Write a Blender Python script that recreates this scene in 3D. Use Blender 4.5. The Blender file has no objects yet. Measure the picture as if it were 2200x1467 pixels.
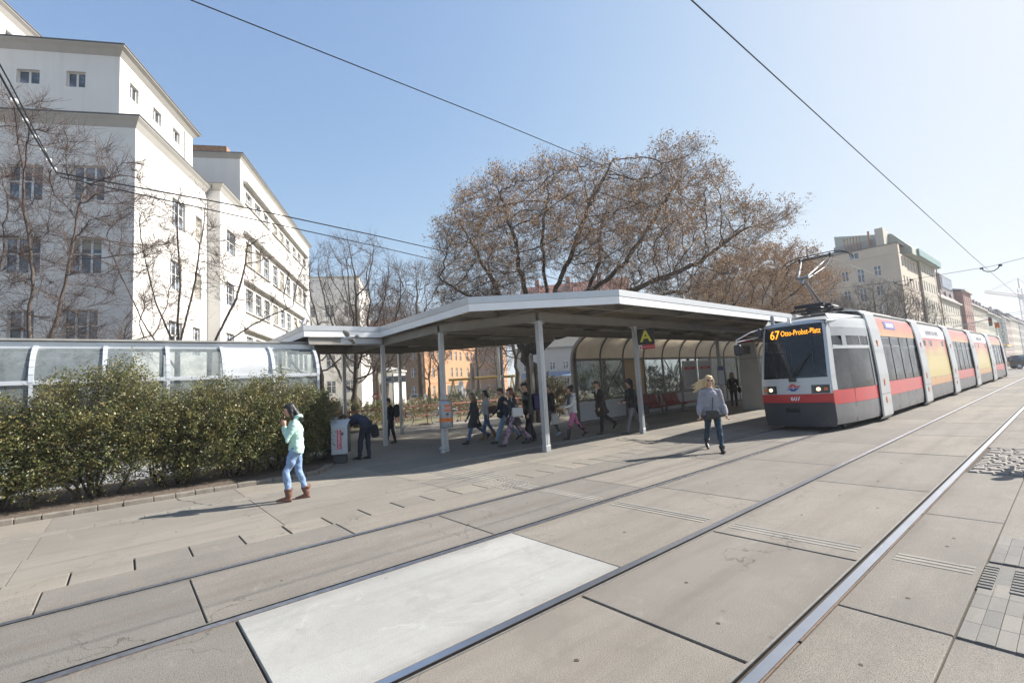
import bpy, bmesh, math, random
import numpy as np
from mathutils import Vector, Matrix, kdtree
PI = math.pi
R = math.radians
random.seed(7)
S = bpy.context.scene
COL = S.collection
# ------------------------------------------------------------------ camera
CY, CP, CR = .8759, .0941, .0608
fw = Vector((-math.sin(CY)*math.cos(CP), math.cos(CY)*math.cos(CP), math.sin(CP)))
r0 = Vector((math.cos(CY), math.sin(CY), 0)); u0 = r0.cross(fw)
rt = math.cos(CR)*r0 - math.sin(CR)*u0
up = math.sin(CR)*r0 + math.cos(CR)*u0
cam = bpy.data.cameras.new('camera'); camo = bpy.data.objects.new('camera', cam); COL.objects.link(camo)
camo.matrix_world = Matrix(((rt.x, up.x, -fw.x, 0), (rt.y, up.y, -fw.y, 0), (rt.z, up.z, -fw.z, 1.7183), (0, 0, 0, 1)))
cam.sensor_width = 36; cam.lens = 36*1009.5/2200; cam.clip_end = 3000; cam.clip_start = .05
S.camera = camo
# ------------------------------------------------------------------ node helpers
def newmat(name):
    m = bpy.data.materials.new(name); m.use_nodes = True
    nt = m.node_tree; b = nt.nodes['Principled BSDF']
    return m, nt, b
def nd(nt, t, **kw):
    n = nt.nodes.new(t)
    for k, v in kw.items():
        if k in n.inputs.keys(): n.inputs[k].default_value = v
        else: setattr(n, k, v)
    return n
def lk(nt, a, b): nt.links.new(a, b)
def rgba(c): return (c[0], c[1], c[2], 1)
def mixc(nt, fac, a, b, mode='MIX'):
    n = nt.nodes.new('ShaderNodeMix'); n.data_type = 'RGBA'; n.blend_type = mode
    for s, v in ((n.inputs[0], fac), (n.inputs[6], a), (n.inputs[7], b)):
        if hasattr(v, 'links') or hasattr(v, 'is_linked'): nt.links.new(v, s)
        else: s.default_value = v if not isinstance(v, tuple) else rgba(v)
    return n.outputs[2]
def noise(nt, scale, detail=4, rough=.6, vec=None, dist=0):
    n = nt.nodes.new('ShaderNodeTexNoise'); n.inputs['Scale'].default_value = scale
    n.inputs['Detail'].default_value = detail; n.inputs['Roughness'].default_value = rough; n.inputs['Distortion'].default_value = dist
    if vec is not None: nt.links.new(vec, n.inputs['Vector'])
    return n.outputs['Fac']
def ramp(nt, fac, stops):
    n = nt.nodes.new('ShaderNodeValToRGB'); e = n.color_ramp.elements
    while len(e) < len(stops): e.new(.5)
    for i, (p, c) in enumerate(stops):
        e[i].position = p; e[i].color = rgba(c) if isinstance(c, tuple) else (c, c, c, 1)
    nt.links.new(fac, n.inputs[0]); return n.outputs[0]
def coords(nt, kind='Object', scale=None):
    n = nt.nodes.new('ShaderNodeTexCoord'); o = n.outputs[kind]
    if scale:
        m = nt.nodes.new('ShaderNodeMapping'); m.inputs['Scale'].default_value = scale
        nt.links.new(o, m.inputs[0]); o = m.outputs[0]
    return o
MATS = {}
def pbr(name, col, rough=.6, metal=0., var=.12, vs=3., bump=0., bs=60., spec=.5, dirt=None, coat=0.):
    """plain surface with noise variation in colour, roughness and optional bump"""
    if name in MATS: return MATS[name]
    m, nt, b = newmat(name); v = coords(nt)
    n1 = noise(nt, vs, 6, .65, v)
    c0 = tuple(max(0, x*(1-var)) for x in col); c1 = tuple(min(1, x*(1+var)) for x in col)
    c = ramp(nt, n1, [(.3, c0), (.7, c1)])
    if dirt:
        n2 = noise(nt, dirt[0], 8, .7, v)
        f = ramp(nt, n2, [(dirt[2], 0.), (min(1, dirt[2]+.18), dirt[3])])
        c = mixc(nt, f, c, dirt[1])
    lk(nt, c, b.inputs['Base Color'])
    b.inputs['Metallic'].default_value = metal
    b.inputs['Roughness'].default_value = rough
    b.inputs['Specular IOR Level'].default_value = spec
    b.inputs['Coat Weight'].default_value = coat
    if bump:
        n3 = noise(nt, bs, 4, .6, v)
        bp = nd(nt, 'ShaderNodeBump'); bp.inputs['Strength'].default_value = bump; bp.inputs['Distance'].default_value = .01
        lk(nt, n3, bp.inputs['Height']); lk(nt, bp.outputs[0], b.inputs['Normal'])
    MATS[name] = m; return m
def emit(name, col, s):
    m, nt, b = newmat(name); b.inputs['Base Color'].default_value = rgba(tuple(x*.3 for x in col))
    b.inputs['Emission Color'].default_value = rgba(col); b.inputs['Emission Strength'].default_value = s
    return m
# ------------------------------------------------------------------ mesh builder
class MB:
    def __init__(s): s.v = []; s.f = []; s.m = []; s.mi = 0; s.T = None
    def pt(s, p):
        p = Vector(p)
        return s.T @ p if s.T is not None else p
    def add(s, vs, fs):
        o = len(s.v); s.v += [tuple(s.pt(p)) for p in vs]
        for f in fs: s.f.append([i+o for i in f]); s.m.append(s.mi)
        return s
    def box(s, x0, y0, z0, x1, y1, z1, ch=0.):
        if x0 > x1: x0, x1 = x1, x0
        if y0 > y1: y0, y1 = y1, y0
        if z0 > z1: z0, z1 = z1, z0
        if ch <= 0:
            return s.add([(x0,y0,z0),(x1,y0,z0),(x1,y1,z0),(x0,y1,z0),(x0,y0,z1),(x1,y0,z1),(x1,y1,z1),(x0,y1,z1)],
                [(0,3,2,1),(4,5,6,7),(0,1,5,4),(1,2,6,5),(2,3,7,6),(3,0,4,7)])
        c = ch
        ring = lambda d, z: [(x0+d,y0+d,z),(x1-d,y0+d,z),(x1-d,y1-d,z),(x0+d,y1-d,z)]
        vs = ring(c, z0)+ring(0, z0+c)+ring(0, z1-c)+ring(c, z1)
        fs = [(3,2,1,0),(12,13,14,15)]
        for k in range(3):
            for i in range(4):
                j = (i+1) % 4; fs.append((4*k+i, 4*k+j, 4*k+4+j, 4*k+4+i))
        return s.add(vs, fs)
    def prism(s, poly, z0, z1):
        n = len(poly)
        vs = [(p[0], p[1], z0) for p in poly]+[(p[0], p[1], z1) for p in poly]
        return s.add(vs, [tuple(range(n))[::-1], tuple(range(n, 2*n))]+[(i, (i+1) % n, n+(i+1) % n, n+i) for i in range(n)])
    def extr(s, poly, d):
        """3-D polygon pushed along d"""
        n = len(poly); d = Vector(d); P = [Vector(p) for p in poly]
        return s.add([tuple(p) for p in P]+[tuple(p+d) for p in P], [tuple(range(n))[::-1], tuple(range(n, 2*n))]+[(i, (i+1) % n, n+(i+1) % n, n+i) for i in range(n)])
    def quad(s, a, b, c, d): return s.add([a, b, c, d], [(0, 1, 2, 3)])
    def tube(s, pts, rad, n=8, cap=True, flat=None):
        """round bar through pts; rad number or list; flat=(a,b) squashes"""
        P = [Vector(p) for p in pts]; k = len(P)
        rr = rad if isinstance(rad, (list, tuple)) else [rad]*k
        t0 = (P[1]-P[0]).normalized()
        a = Vector((0, 0, 1)) if abs(t0.z) < .9 else Vector((1, 0, 0))
        x = t0.cross(a).normalized(); vs = []
        for i in range(k):
            t = ((P[min(i+1, k-1)]-P[i]).normalized() + (P[i]-P[max(i-1, 0)]).normalized())
            t = t.normalized() if t.length > 1e-6 else t0
            x = (x - t*x.dot(t)); x = x.normalized() if x.length > 1e-6 else t.orthogonal().normalized()
            y = t.cross(x)
            r = rr[i]; ra, rb = (r if isinstance(r, (tuple, list)) else (r, r))
            for j in range(n):
                q = 2*PI*j/n
                vs.append(tuple(P[i]+x*math.cos(q)*ra+y*math.sin(q)*rb))
        fs = []
        for i in range(k-1):
            for j in range(n):
                fs.append((i*n+j, i*n+(j+1) % n, (i+1)*n+(j+1) % n, (i+1)*n+j))
        if cap: fs += [tuple(range(n))[::-1], tuple(range((k-1)*n, k*n))]
        return s.add(vs, fs)
    def beam(s, a, b, w, h, upv=(0, 0, 1)):
        """rectangular bar a->b, w across, h along up"""
        a = Vector(a); b = Vector(b); t = (b-a).normalized(); u = Vector(upv)
        x = t.cross(u); x = x.normalized() if x.length > 1e-5 else Vector((1, 0, 0)); y = x.cross(t).normalized()
        c = [(-1, -1), (1, -1), (1, 1), (-1, 1)]
        vs = [tuple(p+x*i*w/2+y*j*h/2) for p in (a, b) for i, j in c]
        return s.add(vs, [(3,2,1,0),(4,5,6,7),(0,1,5,4),(1,2,6,5),(2,3,7,6),(3,0,4,7)])
    def sphere(s, c, r, n=10, m=6):
        rx, ry, rz = r if isinstance(r, (tuple, list)) else (r, r, r)
        vs = [(c[0], c[1], c[2]-rz)]
        for i in range(1, m):
            a = -PI/2+PI*i/m
            for j in range(n):
                q = 2*PI*j/n; vs.append((c[0]+rx*math.cos(a)*math.cos(q), c[1]+ry*math.cos(a)*math.sin(q), c[2]+rz*math.sin(a)))
        vs.append((c[0], c[1], c[2]+rz)); fs = []
        for j in range(n): fs.append((0, 1+(j+1) % n, 1+j))
        for i in range(m-2):
            for j in range(n): fs.append((1+i*n+j, 1+i*n+(j+1) % n, 1+(i+1)*n+(j+1) % n, 1+(i+1)*n+j))
        L = len(vs)-1
        for j in range(n): fs.append((L, 1+(m-2)*n+j, 1+(m-2)*n+(j+1) % n))
        return s.add(vs, fs)
    def ringw(s, c, r, t, axis='y', n=28, k=6):
        """torus"""
        vs = []; fs = []
        for i in range(n):
            a = 2*PI*i/n
            for j in range(k):
                b = 2*PI*j/k; q = r+t*math.cos(b); h = t*math.sin(b)
                p = {'y': (q*math.cos(a), h, q*math.sin(a)), 'x': (h, q*math.cos(a), q*math.sin(a)), 'z': (q*math.cos(a), q*math.sin(a), h)}[axis]
                vs.append((c[0]+p[0], c[1]+p[1], c[2]+p[2]))
                fs.append((i*k+j, ((i+1) % n)*k+j, ((i+1) % n)*k+(j+1) % k, i*k+(j+1) % k))
        return s.add(vs, fs)
    def build(s, name, mats, parent=None, smooth=False):
        me = bpy.data.meshes.new(name)
        me.from_pydata(s.v, [], s.f)
        for m in (mats if isinstance(mats, (list, tuple)) else [mats]): me.materials.append(m)
        if any(s.m): me.polygons.foreach_set('material_index', s.m)
        if smooth: me.polygons.foreach_set('use_smooth', [True]*len(me.polygons))
        me.update()
        o = bpy.data.objects.new(name, me); COL.objects.link(o)
        if parent: o.parent = parent
        return o
def npmesh(name, V, F, mats, parent=None, mi=None, smooth=False):
    """big mesh from numpy arrays, F is (n,3) or (n,4)"""
    me = bpy.data.meshes.new(name); k = F.shape[1]
    me.vertices.add(len(V)); me.vertices.foreach_set('co', V.astype(np.float32).ravel())
    me.loops.add(F.size); me.loops.foreach_set('vertex_index', F.astype(np.int32).ravel())
    me.polygons.add(len(F)); me.polygons.foreach_set('loop_start', np.arange(0, F.size, k, dtype=np.int32))
    me.polygons.foreach_set('loop_total', np.full(len(F), k, dtype=np.int32))
    for m in (mats if isinstance(mats, (list, tuple)) else [mats]): me.materials.append(m)
    if mi is not None: me.polygons.foreach_set('material_index', np.asarray(mi, dtype=np.int32))
    if smooth: me.polygons.foreach_set('use_smooth', np.ones(len(F), dtype=bool))
    me.update(calc_edges=True)
    o = bpy.data.objects.new(name, me); COL.objects.link(o)
    if parent: o.parent = parent
    return o
def thing(name, label, cat, loc=(0, 0, 0), rz=0., group=None):
    o = bpy.data.objects.new(name, None); COL.objects.link(o); o.empty_display_size = .1
    o.location = loc; o.rotation_euler = (0, 0, rz); o['label'] = label; o['category'] = cat
    if group: o['group'] = group
    return o
def tag(o, label, cat, group=None):
    o['label'] = label; o['category'] = cat
    if group: o['group'] = group
    return o
def struct(o): o['kind'] = 'structure'; return o
def dup(o, loc=None, rz=None, label=None, group=None, scale=None):
    c = o.copy(); COL.objects.link(c)
    for ch in o.children:
        k = ch.copy(); COL.objects.link(k); k.parent = c
        for g in ch.children:
            q = g.copy(); COL.objects.link(q); q.parent = k
    if loc is not None: c.location = loc
    if rz is not None: c.rotation_euler = (0, 0, rz)
    if label: c['label'] = label
    if group: c['group'] = group
    if scale: c.scale = (scale,)*3 if not isinstance(scale, tuple) else scale
    return c
def text(name, body, size, mat, parent, loc, rot, align='CENTER', ext=.002, font_bold=0., sx=1.):
    """lettering turned into a real mesh; rot is a 3x3 matrix (columns right, up, out)"""
    cu = bpy.data.curves.new(name, 'FONT'); cu.body = body; cu.size = size; cu.align_x = align; cu.align_y = 'CENTER'
    cu.extrude = ext; cu.offset = font_bold; cu.resolution_u = 3
    tmp = bpy.data.objects.new(name, cu); COL.objects.link(tmp)
    bpy.context.view_layer.update()
    me = bpy.data.meshes.new_from_object(tmp.evaluated_get(bpy.context.evaluated_depsgraph_get()))
    bpy.data.objects.remove(tmp); me.materials.clear(); me.materials.append(mat)
    M = Matrix.Translation(Vector(loc)) @ rot.to_4x4() @ Matrix.Diagonal((sx, 1, 1, 1))
    me.transform(M); me.name = name
    o = bpy.data.objects.new(name, me); COL.objects.link(o)
    if parent: o.parent = parent
    return o
def frame3(r, u):
    r = Vector(r).normalized(); u = Vector(u); u = (u-r*u.dot(r)).normalized(); n = r.cross(u)
    return Matrix((r, u, n)).transposed()
# ------------------------------------------------------------------ light
SUN = Vector((.52, 1.2, 1.0)).normalized()
w = bpy.data.worlds.new('World'); S.world = w; w.use_nodes = True
nt = w.node_tree; bg = nt.nodes['Background']
sky = nt.nodes.new('ShaderNodeTexSky'); sky.sky_type = 'NISHITA'; sky.sun_disc = False
sky.sun_elevation = math.asin(SUN.z); sky.sun_rotation = math.atan2(SUN.x, SUN.y)
sky.altitude = 200; sky.air_density = 1.0; sky.dust_density = 1.7; sky.ozone_density = 1.3
# thin bright veil of high haze: gain, soft ceiling, and a little pale cloud mixed in
def vm(op, a, c): 
    n = nt.nodes.new('ShaderNodeVectorMath'); n.operation = op; nt.links.new(a, n.inputs[0])
    if isinstance(c, tuple): n.inputs[1].default_value = c
    else: nt.links.new(c, n.inputs[1])
    return n.outputs[0]
LIM = (3.6, 3.8, 4.1); GN = (.95, 1.09, 1.34)
a1 = vm('MULTIPLY', sky.outputs[0], tuple(g/l for g, l in zip(GN, LIM)))
# x/(1+x^2)^.5 as the soft ceiling
sq = vm('MULTIPLY', a1, a1); pl1 = vm('ADD', sq, (1, 1, 1)); sp_n = nt.nodes.new('ShaderNodeSeparateXYZ'); nt.links.new(pl1, sp_n.inputs[0]); cb = nt.nodes.new('ShaderNodeCombineXYZ')
for i in range(3):
    rn = nt.nodes.new('ShaderNodeMath'); rn.operation = 'POWER'; nt.links.new(sp_n.outputs[i], rn.inputs[0]); rn.inputs[1].default_value = -.5; nt.links.new(rn.outputs[0], cb.inputs[i])
a2 = vm('MULTIPLY', vm('MULTIPLY', a1, cb.outputs[0]), tuple(l*.9 for l in LIM)); a3 = vm('ADD', a2, (.10, .11, .12))
nt.links.new(a3, bg.inputs[0]); bg.inputs[1].default_value = .128
sl = bpy.data.lights.new('sun', 'SUN'); sl.energy = 5.0; sl.angle = R(.53); sl.color = (1, .955, .89)
so = bpy.data.objects.new('sun', sl); COL.objects.link(so)
so.rotation_euler = (-SUN).to_track_quat('-Z', 'Y').to_euler(); so.location = (0, 0, 60)
vs = S.view_settings; vs.view_transform = 'Standard'; vs.look = 'None'; vs.exposure = 1.10; vs.gamma = 1
S.cycles.max_bounces = 6; S.cycles.diffuse_bounces = 3; S.cycles.glossy_bounces = 3; S.cycles.transparent_max_bounces = 12
S.cycles.use_adaptive_sampling = True; S.cycles.use_denoising = True

# aerial haze over the whole district
HZ = .0007
m = bpy.data.materials.new('haze'); m.use_nodes = True; ntv = m.node_tree; ntv.nodes.clear(); ov = ntv.nodes.new('ShaderNodeOutputMaterial'); pv = ntv.nodes.new('ShaderNodeVolumePrincipled')
pv.inputs['Color'].default_value = (.95, .97, 1, 1); pv.inputs['Density'].default_value = HZ; pv.inputs['Anisotropy'].default_value = .15; ntv.links.new(pv.outputs[0], ov.inputs['Volume'])
me = bpy.data.meshes.new('haze'); X0, Y0, Z0, X1, Y1, Z1 = -905, -305, -1.1, 605, 1505, 48
me.from_pydata([(x, y, z) for z in (Z0, Z1) for x, y in ((X0, Y0), (X1, Y0), (X1, Y1), (X0, Y1))], [], [(0, 3, 2, 1), (4, 5, 6, 7), (0, 1, 5, 4), (1, 2, 6, 5), (2, 3, 7, 6), (3, 0, 4, 7)]); me.materials.append(m)
hz = bpy.data.objects.new('haze', me); COL.objects.link(hz); hz['kind'] = 'stuff'
S.cycles.volume_bounces = 0; S.cycles.volume_max_steps = 64
# ------------------------------------------------------------------ concrete materials
def concrete(name, base, warm, island=True, grain=.5, streak=0., fine=150.):
    base = tuple(x*.635 for x in base); warm = tuple(x*.635 for x in warm)
    m, nt, b = newmat(name); v = coords(nt)
    big = noise(nt, .55, 5, .6, v); mid = noise(nt, 5.5, 6, .7, v, .3); fi = noise(nt, fine, 3, .75, v)
    c = ramp(nt, big, [(.3, tuple(x*.86 for x in base)), (.7, tuple(x*1.1 for x in base))])
    c = mixc(nt, ramp(nt, mid, [(.42, 0.), (.68, .4)]), c, warm)
    sp = ramp(nt, fi, [(.34, 1-grain), (.5, 1.), (.66, 1+grain*.35)])
    c = mixc(nt, 1., c, sp, 'MULTIPLY')
    if island:
        g = nt.nodes.new('ShaderNodeNewGeometry')
        c = mixc(nt, 1., c, ramp(nt, g.outputs['Random Per Island'], [(0, (.80, .81, .82)), (.3, (.93, .92, .91)), (.6, (.99, .98, .97)), (1, (1.10, 1.07, 1.02))]), 'MULTIPLY')
    # dark stains, chewing gum and oil, running along the tracks
    st = noise(nt, 1.0, 8, .72, coords(nt, 'Object', (3.2, .35, 1)))
    c = mixc(nt, ramp(nt, st, [(.48, 0.), (.68, .42+streak)]), c, tuple(x*.60 for x in base))
    pt = noise(nt, .9, 9, .75, coords(nt, 'Object', (1, .8, 1)), .6)
    c = mixc(nt, ramp(nt, pt, [(.54, 0.), (.575, .30), (.66, .34)]), c, tuple(x*.68 for x in base))
    c = mixc(nt, ramp(nt, noise(nt, 2.6, 8, .7, v, 1.2), [(.60, 0.), (.70, .35)]), c, tuple(min(1, x*1.35) for x in base))
    ck = nt.nodes.new('ShaderNodeTexVoronoi'); ck.feature = 'DISTANCE_TO_EDGE'; ck.inputs['Scale'].default_value = .8; wv = nt.nodes.new('ShaderNodeVectorMath'); wv.operation = 'ADD'; lk(nt, v, wv.inputs[0])
    nn = nt.nodes.new('ShaderNodeTexNoise'); nn.inputs['Scale'].default_value = 2.2; nn.inputs['Detail'].default_value = 6; lk(nt, v, nn.inputs['Vector']); lk(nt, nn.outputs['Color'], wv.inputs[1]); lk(nt, wv.outputs[0], ck.inputs['Vector'])
    msk = nt.nodes.new('ShaderNodeMath'); msk.operation = 'MULTIPLY'; lk(nt, ramp(nt, ck.outputs['Distance'], [(.002, .75 if island else .0), (.007, 0.)]), msk.inputs[0]); lk(nt, ramp(nt, noise(nt, .5, 3, .5, v), [(.53, 0.), (.60, 1.)]), msk.inputs[1])
    c = mixc(nt, msk.outputs[0], c, (.05, .042, .034))
    if streak:
        sx = nt.nodes.new('ShaderNodeSeparateXYZ'); lk(nt, v, sx.inputs[0]); tot = None
        for x0, wd, am in ((-5.25, .10, .34), (-2.1, .09, .22), (-5.97, .14, .42), (-4.53, .14, .42), (-2.87, .14, .38), (-1.37, .14, .38), (-3.75, .25, .12)):
            d1 = nt.nodes.new('ShaderNodeMath'); d1.operation = 'SUBTRACT'; lk(nt, sx.outputs['X'], d1.inputs[0]); d1.inputs[1].default_value = x0
            d2 = nt.nodes.new('ShaderNodeMath'); d2.operation = 'ABSOLUTE'; lk(nt, d1.outputs[0], d2.inputs[0])
            d3 = nt.nodes.new('ShaderNodeMapRange'); lk(nt, d2.outputs[0], d3.inputs[0]); d3.inputs[1].default_value = 0; d3.inputs[2].default_value = wd*1.7; d3.inputs[3].default_value = am; d3.inputs[4].default_value = 0
            if tot is None: tot = d3.outputs[0]
            else: ad = nt.nodes.new('ShaderNodeMath'); ad.operation = 'ADD'; lk(nt, tot, ad.inputs[0]); lk(nt, d3.outputs[0], ad.inputs[1]); tot = ad.outputs[0]
        nz = ramp(nt, noise(nt, 3.5, 6, .7, coords(nt, 'Object', (1.5, .5, 1))), [(.25, .3), (.7, 1.)])
        ml = nt.nodes.new('ShaderNodeMath'); ml.operation = 'MULTIPLY'; lk(nt, tot, ml.inputs[0]); lk(nt, nz, ml.inputs[1])
        c = mixc(nt, ml.outputs[0], c, (.10, .075, .055))
    vo = nt.nodes.new('ShaderNodeTexVoronoi'); vo.inputs['Scale'].default_value = 2.3; lk(nt, v, vo.inputs['Vector'])
    gum = ramp(nt, vo.outputs['Distance'], [(.035, .6), (.06, 0.)])
    c = mixc(nt, gum, c, tuple(x*.5 for x in base))
    lk(nt, c, b.inputs['Base Color']); b.inputs['Roughness'].default_value = .88; b.inputs['Specular IOR Level'].default_value = .3
    bp = nd(nt, 'ShaderNodeBump'); bp.inputs['Strength'].default_value = .55; bp.inputs['Distance'].default_value = .006
    lk(nt, fi, bp.inputs['Height']); lk(nt, bp.outputs[0], b.inputs['Normal'])
    return m
M_slab = concrete('slab_concrete', (.345, .316, .276), (.375, .336, .28), grain=.8, streak=.12)
M_walk = concrete('pavement_concrete', (.37, .337, .288), (.40, .355, .295), grain=.3)
M_fresh = concrete('fresh_concrete', (.53, .52, .485), (.44, .43, .395), island=False, grain=.14, streak=.02)
M_asph = concrete('asphalt', (.33, .30, .26), (.36, .32, .265), island=False, grain=.6)
M_dark = pbr('joint_dirt', (.055, .046, .036), .95, var=.3, vs=20)
M_pale = concrete('tactile_concrete', (.45, .42, .37), (.42, .39, .34), grain=.25)
M_tact = concrete('tactile_tile', (.335, .32, .295), (.40, .365, .315), grain=.25)
M_soil = pbr('soil', (.10, .075, .055), .95, var=.5, vs=9, bump=1., bs=25, dirt=(14, (.20, .15, .09), .55, .8))
M_grass = pbr('dry_grass', (.13, .12, .06), .95, var=.5, vs=2.2, bump=1., bs=30, dirt=(1.3, (.20, .155, .10), .5, .9))
M_rail = pbr('rail_steel', (.60, .61, .64), .34, 1., var=.07, vs=3)
M_rail_dull = pbr('dull_rail_steel', (.34, .35, .38), .38, .9, var=.3, vs=12)
M_groove = pbr('rail_groove', (.03, .027, .025), .6, .5, var=.4, vs=15)
M_lip = pbr('rail_lip', (.20, .19, .175), .6, .4, var=.25, vs=18)
M_seal = pbr('rust_seal', (.15, .105, .075), .9, var=.4, vs=25, bump=.8, bs=80)
M_stone = pbr('kerb_stone', (.20, .175, .145), .9, var=.25, vs=6, bump=.8, bs=60)
M_cobble = pbr('cobble_granite', (.22, .195, .17), .8, var=.35, vs=7, bump=.8, bs=70)
# ------------------------------------------------------------------ ground sheets
b = MB(); b.add([(-900, -300, -.06), (600, -300, -.06), (600, 1500, -.06), (-900, 1500, -.06)], [(0, 1, 2, 3)])
struct(b.build('ground', M_asph))
b = MB(); b.box(-11.5, -6, -.05, 4, 62, -.018); struct(b.build('joint_bed', M_dark))
XR = [-5.97, -4.53, -2.87, -1.37]
rnd = random.Random(3)
def slabs(b, x0, x1, cuts, gap=.011, lift=.0012, ch=.006, tilt=.002, holes=None):
    for y0, y1 in zip(cuts[:-1], cuts[1:]):
        dz = rnd.uniform(-lift, lift)
        g = gap*rnd.uniform(.7, 1.4)/2
        n0 = len(b.v)
        b.box(x0, y0+g, -.034, x1, y1-g, dz, ch)
        for i in range(n0, len(b.v)):
            x, y, z = b.v[i]
            if z > -.02: b.v[i] = (x, y, z+(x-x0)/(x1-x0)*rnd.choice((-1, 1))*0)
def cuts(vals, step, lo, hi):
    v = list(vals)
    while v[0] > lo: v.insert(0, v[0]-step)
    while v[-1] < hi: v.append(v[-1]+step)
    return v
b = MB()
slabs(b, -6.715, XR[0]-.045, cuts([-.58, 2.265], 2.87, -6, 75))
slabs(b, XR[0]+.085, XR[1]-.085, cuts([.54, 3.39, 6.33, 9.2, 12.1], 2.9, -6, 75), gap=.012)
zz = cuts([-2.15, .715, 3.56, 6.53, 9.6], 2.95, -6, 75)
slabs(b, XR[1]+.045, XR[2]-.045, [y for y in zz if y <= .72]); slabs(b, XR[1]+.045, XR[2]-.045, [y for y in zz if y >= 3.5])
slabs(b, XR[2]+.085, XR[3]-.085, cuts([0, 2.88, 5.02, 8.2, 11.47], 2.95, -6, 75), gap=.019)
slabs(b, XR[3]+.05, -.70, cuts([-2, 1, 4.02, 7.04, 9.9], 2.95, -6, 9.9), gap=.015)
slabs(b, XR[3]+.05, -.70, cuts([12.75, 15.7], 2.95, 12.76, 75), gap=.02)
struct(b.build('track_slabs', M_slab))
b = MB(); b.mi = 0
b.box(XR[1]+.047, .728, -.034, XR[2]-.047, 3.548, .004, .006); struct(b.build('new_track_slab', M_fresh))
b = MB()
slabs(b, -7.235, -6.725, cuts([-.405, .13, .65, 1.19, 1.71, 2.235, 2.77, 3.295], .525, -6, 60), gap=.02)
struct(b.build('edge_slabs', M_walk))
b = MB()
for x0, x1 in ((-11.14, -9.93), (-9.66, -8.3), (-8.29, -7.245)):
    slabs(b, x0, x1, cuts([-3.6, -.86 if x0 < -9 else -.9, 1.755, 4.4], 2.65, -6, 62), gap=.006, ch=.003)
struct(b.build('pavement', M_walk))
b = MB()
for i in range(int(66/.3)): b.box(-9.925, -6+i*.3+.002, -.034, -9.665, -6+(i+1)*.3-.002, .001, .002)
for i in range(220):
    for k in range(5): b.box(-9.915+k*.05, -6+i*.3+.004, .001, -9.895+k*.05, -6+(i+1)*.3-.004, .005)
struct(b.build('guide_strip', M_pale))
# platform and paving beyond
b = MB(); b.box(-60, 3.3, -.055, -11.15, 62, -.004); struct(b.build('platform', M_walk))
b = MB(); b.box(-.69, -6, -.05, 8, 90, -.012); struct(b.build('side_road', M_asph))
# rails
for i, (x, sd) in enumerate(zip(XR, (1, -1, 1, -1))):
    t = thing('tram_rail', ['grooved steel rail nearest the hedge, running along the pavement slabs', 'grooved steel rail along the hedge side of the new white slab', 'bright grooved steel rail along the camera side of the new white slab', 'widest brightest steel rail at the right, next to the tactile paving'][i], 'rail', (x, 0, 0), 0, 'tram rails in the road')
    a, e = -6, 90
    bb = MB(); bb.box(-.032*sd-.0, a, -.03, .035*sd, e, .004); bb.build('rail_head', M_rail if i > 1 else M_rail_dull, t)
    bb = MB(); bb.box(.035*sd, a, -.045, .068*sd, e, -.028); bb.box(.0655*sd, a, -.028, .0695*sd, e, .0015); bb.box(.0355*sd, a, -.028, .0385*sd, e, .002); bb.build('groove', M_groove, t)
    bb = MB(); bb.box(.070*sd, a, -.03, .085*sd, e, .003); bb.build('guard_lip', M_lip, t)
    bb = MB()
    for s0 in (-.0455*sd, .0853*sd):
        y = -6
        while y < 60:
            d = rnd.uniform(.12, .7)
            w_ = rnd.uniform(.009, .0135)
            bb.box(s0, y, -.034, s0+w_*(1 if s0*sd > 0 else 1)*sd, y+d, rnd.uniform(-.004, -.001)); y += d*rnd.choice((1.003, 1.003, 1.06))
    bb.build('joint_filler', M_seal, t)
# tactile ribs across the road
b = MB()
for (x0, x1) in ((-5.82, -4.7), (-4.38, -3.02), (-2.72, -1.52), (-1.25, -.74)):
    for k in range(3): b.box(x0, 5.245+k*.078, 0, x1, 5.295+k*.078, .0045, .002)
for k in range(7): b.box(-9.5, 5.02+k*.11, -.001, -7.15, 5.07+k*.11, .0042, .002)
for i in range(9):
    for j in range(7): b.box(-7.1+i*.085, 4.98+j*.1, 0, -7.05+i*.085, 5.03+j*.1, .005, .002)
for k in range(3): b.box(-6.45, 5.245+k*.078, 0, -6.05, 5.295+k*.078, .0045, .002)
struct(b.build('tactile_ribs', M_pale))
b = MB()
for k in range(8):
    x = -.685+k*.085; tw = k % 2
    for j in range(9):
        y = 4.03+j*.275
        if 4.98 < y+.1 < 5.6: continue
        b.box(x+.0015, y+.0015, -.03, x+.0835, y+.2735, .004 if tw else .001, .001)
for j in range(9):
    for k in range(3): b.box(-.69+k*.17, 4.99+j*.065, -.03, -.61+k*.17, 5.03+j*.065, .011, .003)
b.box(-.69, 4.96, -.03, -.0, 5.58, -.002)
struct(b.build('tactile_paving', M_tact))
# cobbles
b = MB(); y = 9.97
while y < 12.65:
    x = -1.30+rnd.uniform(0, .03); d = rnd.uniform(.14, .19)
    while x < -.74:
        w_ = rnd.uniform(.12, .2)
        x1 = min(x+w_, -.71); h_ = rnd.uniform(-.006, .008)
        b.box(x+.006, y+.007, -.034, x1-.011, y+d-.011, h_, .02); x = x1
    y += d
struct(b.build('cobblestones', M_cobble))
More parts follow.
